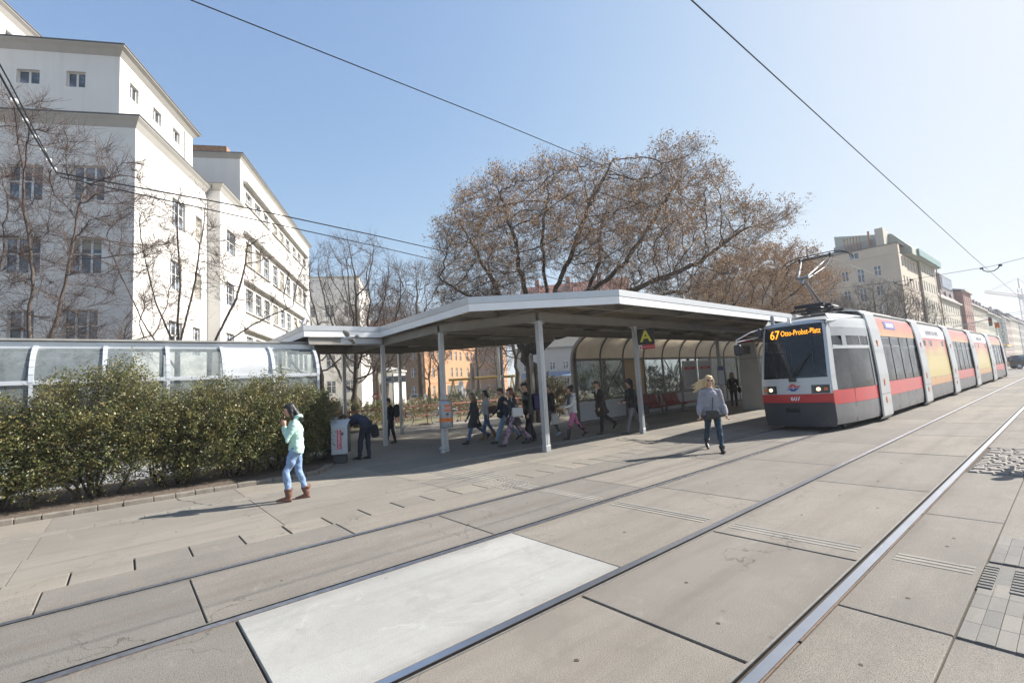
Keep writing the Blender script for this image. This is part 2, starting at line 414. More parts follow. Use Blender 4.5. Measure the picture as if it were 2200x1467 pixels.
# lifting holes, plugs and patches in the slabs
b = MB()
for (px, y) in ((-2.3,3.65),(-1.8,3.2),(-2.2,2.2),(-1.7,1.9),(-2.3,6.2),(-2.25,7.4),(-2.1,8.6),(-1.75,7.0),(-2.15,10.3),(-1.0,3.3),(-1.0,4.45),(-.97,6.2),(-.98,5.9),(-4.0,7.2),(-3.3,8.1),(-3.5,4.4),(-5.1,1.2),(-5.4,4.6),(-3.9,-.2),(-3.3,.2),(-4.1,11.2),(-8.2,.6),(-10.3,1.4),(-8.0,3.6),(-1.05,2.6),(-1.9,.9),(-2.5,.2)):
    q = [(px+.014*rnd.uniform(.6, 1.3)*math.cos(a*PI/5), y+.014*rnd.uniform(.6, 1.3)*math.sin(a*PI/5)) for a in range(10)]
    b.prism(q, .0, .0028)
struct(b.build('slab_plugs', M_dark))
# cracks in the pavement
b = MB()
def crack(p, q, n=14, wig=.06):
    P = Vector(p); Q = Vector(q); d = (Q-P); nn = Vector((-d.y, d.x)).normalized(); last = None; off = 0
    for i in range(n+1):
        off += rnd.uniform(-wig, wig)*.5; c = P+d*i/n+nn*off; w_ = rnd.uniform(.003, .008)
        cur = (c-nn*w_, c+nn*w_)
        if last: b.add([(last[0].x, last[0].y, .0055), (last[1].x, last[1].y, .0055), (cur[1].x, cur[1].y, .0055), (cur[0].x, cur[0].y, .0055)], [(0, 3, 2, 1)])
        last = cur
crack((-7.9, 5.9), (-7.4, 4.0)); crack((-7.6, 5.3), (-8.7, 4.4)); crack((-8.6, 6.8), (-7.3, 7.9)); crack((-8.2, 9), (-7.3, 10.6)); crack((-10.2, 3.4), (-11.2, 5.2)); crack((-7.6, 7), (-6.9, 8.4)); crack((-6.6, 9), (-6.2, 11)); crack((-.5, 3.3), (-.2, 1.2)); crack((-9.5, 7.0), (-8.9, 9.2)); crack((-.45, 3.6), (0.2, 3.2)); crack((-.3, 7.2), (.4, 6.6)); crack((-11.1, .8), (-9.7, 1.1)); crack((-8.6, -1.6), (-7.3, -2.1))
struct(b.build('crack_lines', M_dark))
# planting bed with kerb stones
b = MB(); b.prism([(-11.32, -8), (-11.32, 2.9), (-11.9, 3.7), (-12.5, 4.25), (-14.55, 4.5), (-14.55, -8)], -.05, .05)
V = b.v; struct(b.build('planting_bed', M_soil))
b = MB(); y = -7
pth = [(-11.235, y_) for y_ in np.arange(-7, 2.95, .01)]+[(-11.235-.6*(1-math.cos(a)), 2.95+.75*math.sin(a)) for a in np.arange(0, 1.2, .01)]+[(-11.6-.008*i, 3.66+.005*i) for i in range(120)]
i = 0
while i < len(pth)-60:
    n = rnd.randint(28, 46); a = Vector((*pth[i], .02)); e = Vector((*pth[min(i+n, len(pth)-1)], .02)); j = rnd.uniform(-.008, .008)
    a.x += j; e.x += j
    b.beam(a+(e-a).normalized()*.004, e-(e-a).normalized()*.004, .15+rnd.uniform(-.01, .01), .12+rnd.uniform(-.01, .012)); i += n
o = b.build('kerb', M_stone); struct(o)
md = o.modifiers.new('bevel', 'BEVEL'); md.width = .012; md.segments = 2
# park ground behind the canopy
b = MB(); b.prism([(-21.7, 4), (-21.7, 40), (-110, 60), (-110, 4)], -.02, .06); struct(b.build('park_lawn', M_grass))
b = MB(); b.box(-21.72, 4, -.02, -21.56, 26, .10, .01); struct(b.build('park_kerb', M_stone))
b = MB(); b.box(-20, 24, -.02, -14.2, 90, .05); struct(b.build('lawn', M_grass))
# ------------------------------------------------------------------ facade materials
def plaster(name, col, var=.05, dirt=.25, vs=.25):
    m, nt, b = newmat(name); v = coords(nt)
    n1 = noise(nt, vs, 6, .65, v); st = noise(nt, 1.2, 7, .7, coords(nt, 'Object', (1.6, 1.6, .12)))
    c = ramp(nt, n1, [(.3, tuple(x*(1-var*1.5) for x in col)), (.7, tuple(min(1, x*(1+var)) for x in col))])
    c = mixc(nt, ramp(nt, st, [(.52, 0.), (.75, dirt)]), c, tuple(x*.62 for x in col))
    lk(nt, c, b.inputs['Base Color']); b.inputs['Roughness'].default_value = .9
    n3 = noise(nt, 30, 3, .6, v); bp = nd(nt, 'ShaderNodeBump'); bp.inputs['Strength'].default_value = .25; bp.inputs['Distance'].default_value = .01
    lk(nt, n3, bp.inputs['Height']); lk(nt, bp.outputs[0], b.inputs['Normal']); return m
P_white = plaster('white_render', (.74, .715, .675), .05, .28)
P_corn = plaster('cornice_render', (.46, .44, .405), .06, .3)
P_beige = plaster('beige_render', (0.57, 0.475, 0.375), .05, .2); P_cream = plaster('cream_render', (0.492, 0.451, 0.369), .05, .2)
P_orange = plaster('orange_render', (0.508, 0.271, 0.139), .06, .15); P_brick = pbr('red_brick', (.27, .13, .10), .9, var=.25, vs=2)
P_grey = plaster('grey_render', (0.328, 0.320, 0.312)); P_pink = plaster('rose_render', (0.426, 0.328, 0.295)); P_green = plaster('pale_green_render', (0.394, 0.410, 0.344))
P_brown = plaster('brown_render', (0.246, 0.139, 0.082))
M_slate = pbr('roof_slate', (.17, .155, .16), .8, var=.2, vs=1.5); M_redroof = pbr('red_roof_tile', (.33, .14, .10), .85, var=.25, vs=2)
M_rosr = pbr('rose_roof', (.30, .22, .22), .8, var=.15, vs=1.5)
M_metalroof = pbr('roof_edge_metal', (.16, .15, .145), .5, .5)
M_rust = pbr('rusty_cladding', (.30, .17, .09), .8, var=.35, vs=3)
M_green = pbr('green_copper', (.20, .31, .30), .6, var=.1)
M_frame = pbr('window_frame_paint', (.66, .65, .62), .5, var=.06)
M_blind = pbr('window_blind', (.36, .33, .27), .8, var=.1, vs=30)
M_curt = pbr('curtain', (.45, .44, .43), .9, var=.2, vs=8)
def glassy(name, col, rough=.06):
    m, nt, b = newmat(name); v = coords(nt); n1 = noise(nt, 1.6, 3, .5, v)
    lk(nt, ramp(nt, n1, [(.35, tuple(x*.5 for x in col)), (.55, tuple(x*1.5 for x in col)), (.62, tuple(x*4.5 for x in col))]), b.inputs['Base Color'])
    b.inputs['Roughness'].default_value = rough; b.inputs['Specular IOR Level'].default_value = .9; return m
G_win = glassy('window_glass', (.05, .06, .075)); G_far = glassy('far_window_glass', (.07, .085, .11), .15)
def wall_open(mb, O, ax, n, W, H, holes, depth=.22, z0=0.):
    """wall sheet at O, going W along ax and H up, outward normal n, with recessed rectangular openings (a0,z0,a1,z1)"""
    O = Vector(O); ax = Vector(ax); n = Vector(n)
    A = sorted({0., W, *[h[0] for h in holes], *[h[2] for h in holes]}); Z = sorted({z0, H, *[h[1] for h in holes], *[h[3] for h in holes]})
    P = lambda a, z, d=0.: tuple(O+ax*a+Vector((0, 0, z))-n*d)
    flip = ax.cross(Vector((0, 0, 1))).dot(n) < 0
    def q(*p): mb.add(list(p)[::-1] if flip else list(p), [(0, 1, 2, 3)])
    for a0, a1 in zip(A[:-1], A[1:]):
        for c0, c1 in zip(Z[:-1], Z[1:]):
            am, zm = (a0+a1)/2, (c0+c1)/2
            if any(h[0] < am < h[2] and h[1] < zm < h[3] for h in holes): continue
            q(P(a0, c0), P(a1, c0), P(a1, c1), P(a0, c1))
    for a0, c0, a1, c1 in [h[:4] for h in holes]:
        q(P(a0, c0, 0), P(a0, c1, 0), P(a0, c1, depth), P(a0, c0, depth)); q(P(a1, c0, depth), P(a1, c1, depth), P(a1, c1, 0), P(a1, c0, 0))
        q(P(a0, c1, 0), P(a1, c1, 0), P(a1, c1, depth), P(a0, c1, depth)); q(P(a0, c0, depth), P(a1, c0, depth), P(a1, c0, 0), P(a0, c0, 0))
        q(P(a0, c0, depth), P(a1, c0, depth), P(a1, c1, depth), P(a0, c1, depth))
WIN = {}
def window(parent, O, ax, n, w, h, cols=2, bar=.58, blind=0., depth=.2, sub=True, glass=None, sill=.0, curtain=False):
    """framed window centred in an opening whose lower left corner is O; local mesh x=along, y=out, z=up"""
    key = (round(w, 2), round(h, 2), cols, bar, round(blind, 2), sub, sill, curtain)
    if key not in WIN:
        b = MB(); f = .055
        b.box(.004, 0, .004, f, .06, h-.004); b.box(w-f, 0, .004, w-.004, .06, h-.004); b.box(f, 0, h-f, w-f, .06, h-.004); b.box(f, 0, .004, w-f, .06, f)
        for k in range(1, cols): b.box(w*k/cols-.045, 0, f, w*k/cols+.045, .065, h-f)
        if bar:
            for k in range(cols):
                a0 = w*k/cols+(.045 if k else f); a1 = w*(k+1)/cols-(.045 if k < cols-1 else f)
                b.box(a0, .0, h*bar-.035, a1, .055, h*bar+.035)
        if sill: b.box(-.08, .03, -.09, w+.08, .02+sill, -.004)
        WIN[key] = b
    b = WIN[key]
    me = bpy.data.meshes.get('window_%s' % hash(key)) if False else None
    if ('me', key) not in WIN:
        o = b.build('window', M_frame); WIN[('me', key)] = o.data
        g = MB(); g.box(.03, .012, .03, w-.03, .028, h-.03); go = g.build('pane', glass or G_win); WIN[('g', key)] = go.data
        bpy.data.objects.remove(o); bpy.data.objects.remove(go)
        if blind:
            g = MB(); z1 = h-f
            while z1 > h-h*blind: g.box(.06, .03, z1-.045, w-.06, .04, z1-.006); z1 -= .05
            go = g.build('blind', M_blind); WIN[('b', key)] = go.data; bpy.data.objects.remove(go)
    ax = Vector(ax); n = Vector(n); M = Matrix((ax, n, Vector((0, 0, 1)))).transposed().to_4x4()
    M.translation = Vector(O)-n*depth
    o = bpy.data.objects.new('window', WIN[('me', key)]); COL.objects.link(o); o.parent = parent; o.matrix_local = M
    for k, nm in (('g', 'pane'), ('b', 'blind')):
        if (k, key) in WIN:
            c = bpy.data.objects.new(nm, WIN[(k, key)]); COL.objects.link(c); c.parent = o
    return o
def cornice(mb, x0, y0, x1, y1, z, ov=.32, hgt=.5):
    """flared cornice around a flat-roofed block"""
    r = lambda d, zz: [(x0-d, y0-d, zz), (x1+d, y0-d, zz), (x1+d, y1+d, zz), (x0-d, y1+d, zz)]
    vs = r(.012, z-hgt)+r(ov*.55, z-hgt*.45)+r(ov, z-.06)+r(ov, z)
    fs = [(4*k+i, 4*k+(i+1) % 4, 4*k+4+(i+1) % 4, 4*k+4+i) for k in range(3) for i in range(4)]+[(3, 2, 1, 0), (12, 13, 14, 15)]
    mb.add(vs, fs)
# ------------------------------------------------------------------ white school building
X3, Y3 = Vector((1, 0, 0)), Vector((0, 1, 0))
T = thing('school_building', 'tall white rendered building with stepped flat roofs and windows in rows, behind the glazed shelter', 'building', (-29.998, .354, 0), math.atan2(.4712575, -.88199568))
b = MB(); c = MB(); ed = MB(); bl = MB()
# block A
lit = [(3.8, 12.45, 5.4, 14.2, 3, 0), (6.85, 12.65, 7.8, 14.2, 1, 1), (3.62, 8.6, 5.0, 10.35, 3, 0), (6.7, 8.6, 7.72, 10.35, 1, 1), (3.5, 4.9, 5.1, 6.7, 3, 0), (6.5, 4.9, 7.5, 6.7, 2, 0), (3.5, 1.1, 5.1, 2.9, 3, 0), (6.5, 1.1, 7.5, 2.9, 2, 0)]
sh = [(4.03, 12.3, 5.55, 14.12, 3, 0), (1.35, 12.35, 2.77, 14.15, 3, 0), (4.03, 8.6, 5.55, 10.42, 3, 0), (1.42, 8.56, 2.9, 10.42, 3, .3), (4.2, 4.9, 5.3, 6.8, 2, 0), (1.52, 4.9, 3.0, 6.75, 3, 0), (7.2, 12.3, 8.7, 14.12, 3, 0), (7.2, 8.6, 8.7, 10.42, 3, 0)]
def put(holes, O, ax, n, sill=.12):
    for a0, z0, a1, z1, cl, bd in holes:
        window(T, Vector(O)+Vector(ax)*a0+Vector((0, 0, z0)), ax, n, a1-a0, z1-z0, cl, .55, bd, sill=sill)
wall_open(b, (0, 0, 0), X3, -Y3, 8.56, 16.3, lit); put(lit, (0, 0, 0), X3, -Y3)
wall_open(b, (0, 0, 0), Y3, -X3, 14, 16.3, sh); put(sh, (0, 0, 0), Y3, -X3)
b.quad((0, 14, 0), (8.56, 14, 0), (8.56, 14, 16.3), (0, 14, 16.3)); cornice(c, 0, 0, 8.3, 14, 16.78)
ed.box(-.36, -.36, 16.785, 8.6, 14.3, 16.84)
# block A2 above
l2 = [(.9, 18.5, 1.73, 19.4, 2, 0), (3.2, 18.6, 4.1, 19.45, 2, 0), (5.5, 18.65, 6.4, 19.5, 2, 0)]; s2 = [(3.55, 18.4, 4.55, 19.15, 2, 0), (1.55, 18.35, 2.4, 19.2, 2, 0), (6.2, 18.4, 7.2, 19.15, 2, 0)]
wall_open(b, (0, .77, 0), X3, -Y3, 8.2, 20.2, l2, z0=16.6)
for h_ in l2: window(T, (h_[0], .77, h_[1]), X3, -Y3, h_[2]-h_[0], h_[3]-h_[1], 2, 0, 0, sill=.06)
wall_open(b, (0.004, .77, 0), Y3, -X3, 13.2, 20.2, s2, z0=16.6)
for h_ in s2: window(T, (.004, .77+h_[0], h_[1]), Y3, -X3, h_[2]-h_[0], h_[3]-h_[1], 2, 0, 0, sill=.06)
b.quad((8.2, .77, 16.6), (8.2, 14, 16.6), (8.2, 14, 20.2), (8.2, .77, 20.2)); cornice(c, 0, .77, 8.2, 14, 20.6, .38, .42); ed.box(-.42, .35, 20.605, 8.6, 14.4, 20.66)
# A3
wall_open(b, (-2, 8, 0), X3, -Y3, 7.1, 24.1, [(4.9, 22.7, 5.45, 23.4, 1, 0)], z0=20.6); window(T, (2.9, 8, 22.7), X3, -Y3, .55, .7, 1, 0, 0)
b.quad((5.1, 8, 20.6), (5.1, 14, 20.6), (5.1, 14, 24.1), (5.1, 8, 24.1)); cornice(c, -2, 8, 5.1, 14, 24.5, .35, .42); ed.box(-2.4, 7.6, 24.505, 5.5, 14.4, 24.56)
# block B
lb = [(1.2, 12.6, 2.8, 14.3, 2, 0), (1.1, 8.7, 2.6, 10.4, 2, 0), (1.0, 4.9, 2.5, 6.7, 3, 0), (1.0, 1.1, 2.5, 2.9, 3, 0)]
wall_open(b, (8.56, -.82, 0), X3, -Y3, 3.9, 16.6, lb); put([(a, z, a2, z2, c_, d_) for a, z, a2, z2, c_, d_ in lb], (8.56, -.82, 0), X3, -Y3)
b.quad((8.56, -.82, 0), (8.56, -.82, 16.6), (8.56, 5, 16.6), (8.56, 5, 0)); cornice(c, 8.56, -.82, 12.42, 5, 17.05, .26, .42); ed.box(8.3, -1.1, 17.055, 12.44, 5, 17.1)
# block C with window bands
hc = []; grp = ((13.6, 19.7), (20.9, 27.2), (28.3, 34.6))
for (z0, z1) in ((17.8, 18.8), (12.8, 14.65), (8.95, 10.75), (5.0, 6.9), (1.2, 3.0)):
    for g0, g1 in grp:
        ww = (g1-g0-1.5)/3
        for k in range(3):
            a0 = g0+k*(ww+.75)-12.46; hc.append((a0, z0, a0+ww, z1, 2, .9 if rnd.random() < (.5 if z0 > 7 and z0 < 15 else .1) else 0))
wall_open(b, (12.46, -.822, 0), X3, -Y3, 24.2, 20.9, hc); put(hc, (12.46, -.822, 0), X3, -Y3, .06)
b.quad((12.46, -.82, 16.5), (12.46, -.82, 20.9), (12.46, 14, 20.9), (12.46, 14, 16.5)); b.quad((36.66, -.82, 0), (36.66, 14, 0), (36.66, 14, 20.9), (36.66, -.82, 20.9))
cornice(c, 12.46, -.82, 36.66, 14, 21.25, .28, .34); ed.box(12.15, -1.15, 21.255, 37, 14.3, 21.32)
for z in (19.15, 15.0, 11.1, 7.25):
    for k in (0,): bl.add([(13.1, -.83, z+.32), (35, -.83, z+.32), (35, -1.2, z+.12), (13.1, -1.2, z+.12), (13.1, -.83, z), (35, -.83, z), (35, -1.2, z+.04), (13.1, -1.2, z+.04)], [(0, 3, 2, 1), (3, 7, 6, 2), (4, 5, 6, 7), (0, 4, 7, 3), (1, 2, 6, 5)])
for z in (17.72, 12.7, 8.86, 4.9):
    for g0, g1 in grp: bl.box(g0-.15, -.95, z-.1, g1+.15, -.828, z-.01)
# D further along
wall_open(b, (45, -6, 0), Y3, -X3, 14, 19, [(1+k*2.6, 2.2+3.7*j, 2.2+k*2.6, 4+3.7*j) for k in range(4) for j in range(4)])
b.quad((45, -6, 0), (62, -6, 0), (62, -6, 19), (45, -6, 19)); cornice(c, 45, -6, 62, 8, 19.3, .2, .3); b.box(36.7, 2, 0, 45, 12, 15)
for k in range(4):
    for j in range(4): window(T, (45, -5+k*2.6, 2.2+3.7*j), Y3, -X3, 1.2, 1.8, 2, .6, 0)
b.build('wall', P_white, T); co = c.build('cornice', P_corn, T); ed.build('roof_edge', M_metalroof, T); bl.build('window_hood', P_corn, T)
q = MB(); q.box(12.6, .2, 21.33, 13.0, 8.8, 22.0); q.box(13.0, .2, 21.33, 18, .3, 22.0); q.build('roof_screen', M_rust, T)
q = MB()
for k in range(30): q.tube([(13.5+.8*k, -.6, 21.3), (13.5+.8*k, -.6, 22.05)], .012, 5)
for z in (21.7, 22.05): q.tube([(13.5, -.6, z), (36.6, -.6, z)], .014, 5)
q.build('roof_railing', pbr('thin_rail_metal', (.6, .6, .6), .4, .6), T)
q = MB(); q.tube([(7.0, .70, 16.9), (7.0, .70, 20.0), (7.0, .5, 20.2)], .06, 8); q.build('downpipe', M_frame, T)
# ------------------------------------------------------------------ orange school block far behind the park
def simple_block(T, name, O, ax, n, W, H, wins, mat, depth=.2, z0=0., wsub=False, glass=None):
    b = MB(); wall_open(b, O, ax, n, W, H, [x[:4] for x in wins], depth, z0); b.build(name, mat, T)
    for x in wins: window(T, Vector(O)+Vector(ax)*x[0]+Vector((0, 0, x[1])), ax, n, x[2]-x[0], x[3]-x[1], x[4] if len(x) > 4 else 2, .6, 0, depth-.04)
T = thing('orange_building', 'long orange rendered building with rows of narrow windows, beyond the park trees', 'building', (-91.71, 51.13, 0), math.atan2(.8827, -.47))
ws = []
for j, (z0, z1) in enumerate(((-.3, 2.8), (4.7, 7.0), (8.75, 11.0))):
    a = 3.
    for k, sp in enumerate((2.4, 2.3, 3.6)*6):
        if a < 43: ws.append((a, max(z0, .6), a+.95, z1, 2))
        a += sp
simple_block(T, 'wall', (0, 0, 0), X3, -Y3, 46, 11.8, ws, P_orange)
b = MB(); b.box(-.2, -.35, 11.8, 46.2, 0, 12.2); b.build('cornice', P_orange, T); b = MB(); b.box(-.1, -.12, 3.4, 46.1, -.003, 3.75); b.build('string_course', P_orange, T)
simple_block(T, 'attic_wall', (0, 0, 12.2), X3, -Y3, 46, 4, [(2+3.1*k, .8, 3+3.1*k, 3, 2) for k in range(14)], P_orange)
ws = [(2.5+3.2*k, .9+4*j, 3.7+3.2*k, 3+4*j, 2) for k in range(10) for j in range(4)]
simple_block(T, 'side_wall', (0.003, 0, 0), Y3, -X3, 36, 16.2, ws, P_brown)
b = MB(); b.add([(-.5, -.5, 16.2), (46.5, -.5, 16.2), (46.5, 36, 16.2), (-.5, 36, 16.2), (9, 9, 20.5), (38, 9, 20.5), (38, 28, 20.5), (9, 28, 20.5)], [(0, 1, 5, 4), (1, 2, 6, 5), (2, 3, 7, 6), (3, 0, 4, 7), (4, 5, 6, 7), (3, 2, 1, 0)]); b.build('roof', M_redroof, T)
T = thing('roof_house', 'distant house with a red tiled roof showing above the canopy behind the big tree', 'house', (-99, 86, 0), math.atan2(.6, .8))
b = MB(); b.box(0, 0, 0, 30, 14, 22.5); b.build('wall', P_cream, T)
b = MB(); b.extr([(-.5, -.8, 22.5), (-.5, 14.8, 22.5), (-.5, 7, 30.5)], (31, 0, 0)); b.build('roof', M_redroof, T)
for k in range(3): b = MB(); b.box(4+9*k, 5, 27, 5.2+9*k, 6.5, 32); b.build('chimney', P_brick, T)
T = thing('park_house', 'low grey house with blue awning between the orange building and the big tree', 'house', (-76, 64.2, 0), math.atan2(.78, .62))
simple_block(T, 'wall', (0, 0, 0), X3, -Y3, 16, 9, [(1.5+2.8*k, 1.2+3.4*j, 2.6+2.8*k, 2.9+3.4*j, 2) for k in range(5) for j in range(2)], P_grey)
b = MB(); b.box(-.3, -.4, 9, 16.3, 12, 9.4); b.build('roof', M_slate, T)
b = MB(); b.add([(1, -.02, 4.2), (12, -.02, 4.2), (12, -2, 3.2), (1, -2, 3.2)], [(0, 1, 2, 3)]); b.build('awning', pbr('blue_awning', (.12, .18, .27), .7), T)
T = thing('gate_pavilion', 'small white stone gate pavilion with a dark arched window, beside the white building', 'pavilion', (-58.5, 25.5, 0), .45)
b = MB(); b.box(0, 0, -.06, 2.6, 2.6, 4.4, .03); b.build('wall', P_white, T)
b = MB(); b.box(-.15, -.15, 4.4, 2.75, 2.75, 4.65); b.add([(0, 0, 4.65), (2.6, 0, 4.65), (2.6, 2.6, 4.65), (0, 2.6, 4.65), (1.3, 1.3, 5.2)], [(0, 1, 4), (1, 2, 4), (2, 3, 4), (3, 0, 4)]); b.build('roof', P_corn, T)
b = MB(); b.box(.8, -.03, 1.3, 1.8, -.002, 3.6); b.build('window', G_win, T)
# ------------------------------------------------------------------ beige corner block on the street
FX = -15.9
T = thing('corner_apartment_block', 'large beige corner block with set-back top storey, roof chimneys and green roof balcony', 'building', (FX, 90.85, 0))
ws = []
for j in range(6):
    z = 15.35-3.15*j
    if z < .5: break
    for a, tall in ((-2.8, 0), (-5.0, 1), (-7.1, 0), (-9.2, 0), (-12.5, 0), (-14.6, 0), (-18, 0), (-20.5, 1), (-24, 0)):
        ws.append((a-.45, z-(.6 if tall else 0), a+.45, z+1.6, 2))
b = MB(); holes = [(-x[2], x[1], -x[0], x[3]) for x in ws]
wall_open(b, (0, 0, 0), -X3, -Y3, 34, 18.4, holes, .15)
up_ = [(4.9, .25, 6.2, 1.25), (11.3, .25, 12.6, 1.25), (17, .25, 18.3, 1.25)]
wall_open(b, (-.02, -.10, 18.4), -X3, -Y3, 34, 1.5, up_, .15); b.quad((0.02, -.1, 18.4), (0.02, .9, 18.4), (0.02, .9, 19.9), (0.02, -.1, 19.9))
st = [(1.2+2.05*k, 1.2+3.05*j, 2.1+2.05*k, 2.8+3.05*j, 2) for k in range(6) for j in range(6)]
wall_open(b, (0.002, 0, 0), Y3, X3, 13, 18.35, [x[:4] for x in st], .15)
b.build('wall', P_beige, T)
for x in ws: window(T, (x[0]+.9, 0, x[1]), -X3, -Y3, .9, x[3]-x[1], 2, .6, 0, .12)
for x in up_: window(T, (-.02-x[0], -.1, 18.4+x[1]), -X3, -Y3, 1.3, 1.0, 2, 0, 0, .12)
for x in st: window(T, (.002, x[0], x[1]), Y3, X3, .9, 1.6, 2, .6, 0, .12)
b = MB(); b.box(-34, -.22, 19.9, .15, 8, 20.0); b.build('roof_edge', M_metalroof, T)
b = MB(); b.box(-8.6, 1.5, 18.6, -2.9, 9, 21.6); b.box(-14, 2, 18.4, -8.6, 9, 20.8); b.build('roof_hut', P_grey, T)
for k in range(6): b = MB(); b.tube([(-6.9+.42*k, 1.2, 20.2), (-6.9+.42*k, 1.2, 22.3)], .07, 6); b.tube([(-6.9+.42*k, 1.2, 22.3), (-6.9+.42*k, 1.2, 22.55)], .13, 6); b.build('flue_pipe', M_rust, T)
b = MB(); b.box(-2.75, 1, 19.9, -1.7, 4, 23.0); b.build('chimney', P_cream, T)
for px_ in (-12.6, -3.7): b = MB(); b.box(px_, 1, 19.5, px_+.25, 1.3, 22.9); b.build('chimney', M_rust, T)
b = MB(); b.extr([(-9, 4, 19.9), (1.0, 4, 18.5), (1.0, 4, 19.5), (-1.2, 4, 22.3), (-9, 4, 24)], (0, 22, 0)); b.build('attic', P_green, T)
st = [(.8+2.1*k, 1.2+3.1*j, 1.7+2.1*k, 2.9+3.1*j, 2) for k in range(6) for j in range(6)]
b = MB(); wall_open(b, (.35, 13, 0), Y3, X3, 13, 18.6, [x[:4] for x in st], .15); b.quad((0, 13, 0), (.35, 13, 0), (.35, 13, 18.6), (0, 13, 18.6)); b.build('wing_wall', P_cream, T)
for x in st: window(T, (.35, 13+x[0], x[1]), Y3, X3, .9, 1.7, 2, .6, 0, .12)
b = MB(); b.box(-1, 7.5, 18.62, 1.3, 26, 18.8); b.box(1.2, 7.5, 18.8, 1.3, 26, 19.7); b.box(-1, 7.5, 18.8, 1.2, 7.6, 19.7); b.build('balcony', M_green, T)
for xx, yy in ((.1, 12.85), (.6, 25.8)): b = MB(); b.tube([(xx, yy, 0), (xx, yy, 18.6)], .09, 6); b.build('downpipe', P_brown, T)
# ------------------------------------------------------------------ the row of houses down the street
row = [(116.5, 144.5, 13.4, 17.5, P_cream, M_rosr, 'cream street house with a large dark dormer, next past the beige corner block', 0, 5),
 (144.5, 157, 16.7, 17.9, P_brick, M_slate, 'narrow brick-red street house projecting from the row', .7, 5),
 (157, 190, 14.6, 18.0, P_cream, M_rosr, 'cream street house with a heavy cornice, just past the brick-red house', .15, 5),
 (190, 226, 14.3, 17.6, P_green, M_slate, 'pale green street house whose grey roof steps down behind the vertical sign', 0, 5),
 (226, 262, 15.0, 18.4, P_pink, M_slate, 'rose street house with a slate mansard in the far row', .2, 5),
 (262, 305, 16.0, 20.0, P_cream, M_slate, 'cream street house fading in haze, sixth down the street from the corner block', 0, 5),
 (305, 350, 16.2, 20.5, P_grey, M_slate, 'grey hazy street house, second before the end of the row', .2, 5),
 (350, 420, 16.8, 20.8, P_pink, M_rosr, 'hazy rose street house closing the row beside the crane', 0, 5)]
for y0, y1, ze, zr, pm, rm, lab, off, nf in row:
    T = thing('street_house', lab, 'house', (FX+off, y0, 0), 0, 'houses along the left side of the street')
    L = y1-y0; n = int(L/2.7); fh = (ze-.6)/nf; sp = L/n
    st = [(sp*k+sp/2-.5, .9+fh*j, sp*k+sp/2+.5, .9+fh*j+fh*.58, 2) for k in range(n) for j in range(nf)]
    b = MB(); wall_open(b, (0, 0, 0), Y3, X3, L-.02, ze, [x[:4] for x in st], .15); b.box(-14, 0, 0, -.001, .2, ze); b.build('wall', pm, T)
    for x in st[:96]: window(T, (0, x[0], x[1]), Y3, X3, 1.0, x[3]-x[1], 2, .6, 0, .12)
    b = MB(); b.box(-.2, -.05, ze, .45, L-.05, ze+.35); b.build('cornice', P_corn, T); b = MB(); b.box(-.02, 0, ze*.26, .12, L-.02, ze*.26+.25); b.build('string_course', P_corn, T)
    b = MB(); b.extr([(.3, 0, ze+.35), (-2.6, 0, zr), (-9, 0, zr+.8), (-14, 0, ze+.35)], (0, L-.1, 0)); b.build('roof', rm, T)
    if L > 20:
        for k in range(int(L/6)):
            b = MB(); b.box(-2.2, 2+6*k, ze+.6, -.3, 3.4+6*k, ze+2.2); b.box(-.305, 2.2+6*k, ze+.9, -.28, 3.2+6*k, ze+1.9); b.build('dormer', rm, T)
    b = MB(); b.box(-6, L*.3, zr-.5, -5.2, L*.3+1.4, zr+2.2); b.build('chimney', P_brick, T)
    if lab.startswith('cream street house with a large'):
        b = MB(); b.extr([(-.6, 12, ze+1), (-.6, 12, 19.3), (-1, 12, 19.6), (-8, 12, 20.2), (-8, 12, ze+1)], (0, 14, 0)); b.build('large_dormer', M_slate, T)
        b = MB(); b.box(-.59, 13, 16.6, -.5, 25, 18.9); b.build('dormer_glazing', G_far, T)
# vertical restaurant sign
T = thing('restaurant_sign', 'tall white vertical sign reading RESTAURANT on the far street houses', 'sign', (FX+1.2, 214, 0))
b = MB(); b.box(-1.0, 0, 4.2, .9, .5, 13.6, .05); b.build('board', pbr('sign_white', (.75, .75, .73), .5), T)
for k, ch in enumerate('RESTAURANT'): text('lettering', ch, 1.15, pbr('sign_dark', (.12, .16, .2), .6), T, (-.05, -.02, 13.0-.92*k), frame3((1, 0, 0), (0, 0, 1)), ext=.02)
T = thing('awning', 'yellow shop awning low on the far street houses', 'awning', (FX+.5, 196, 0))
b = MB(); b.add([(0, 0, 5.6), (0, 14, 5.6), (2.4, 14, 4.9), (2.4, 0, 4.9), (2.4, 14, 4.4), (2.4, 0, 4.4), (0, 0, 5.5), (0, 14, 5.5)], [(0, 1, 2, 3), (3, 2, 4, 5), (6, 5, 4, 7), (0, 3, 5, 6), (1, 7, 4, 2)]); b.build('awning_cloth', pbr('yellow_cloth', (.6, .42, .12), .8), T)
b = MB(); b.beam((0, .1, 5.0), (2.3, .1, 4.5), .06, .06); b.beam((0, 13.9, 5.0), (2.3, 13.9, 4.5), .06, .06); b.build('awning_bracket', M_metalroof, T)
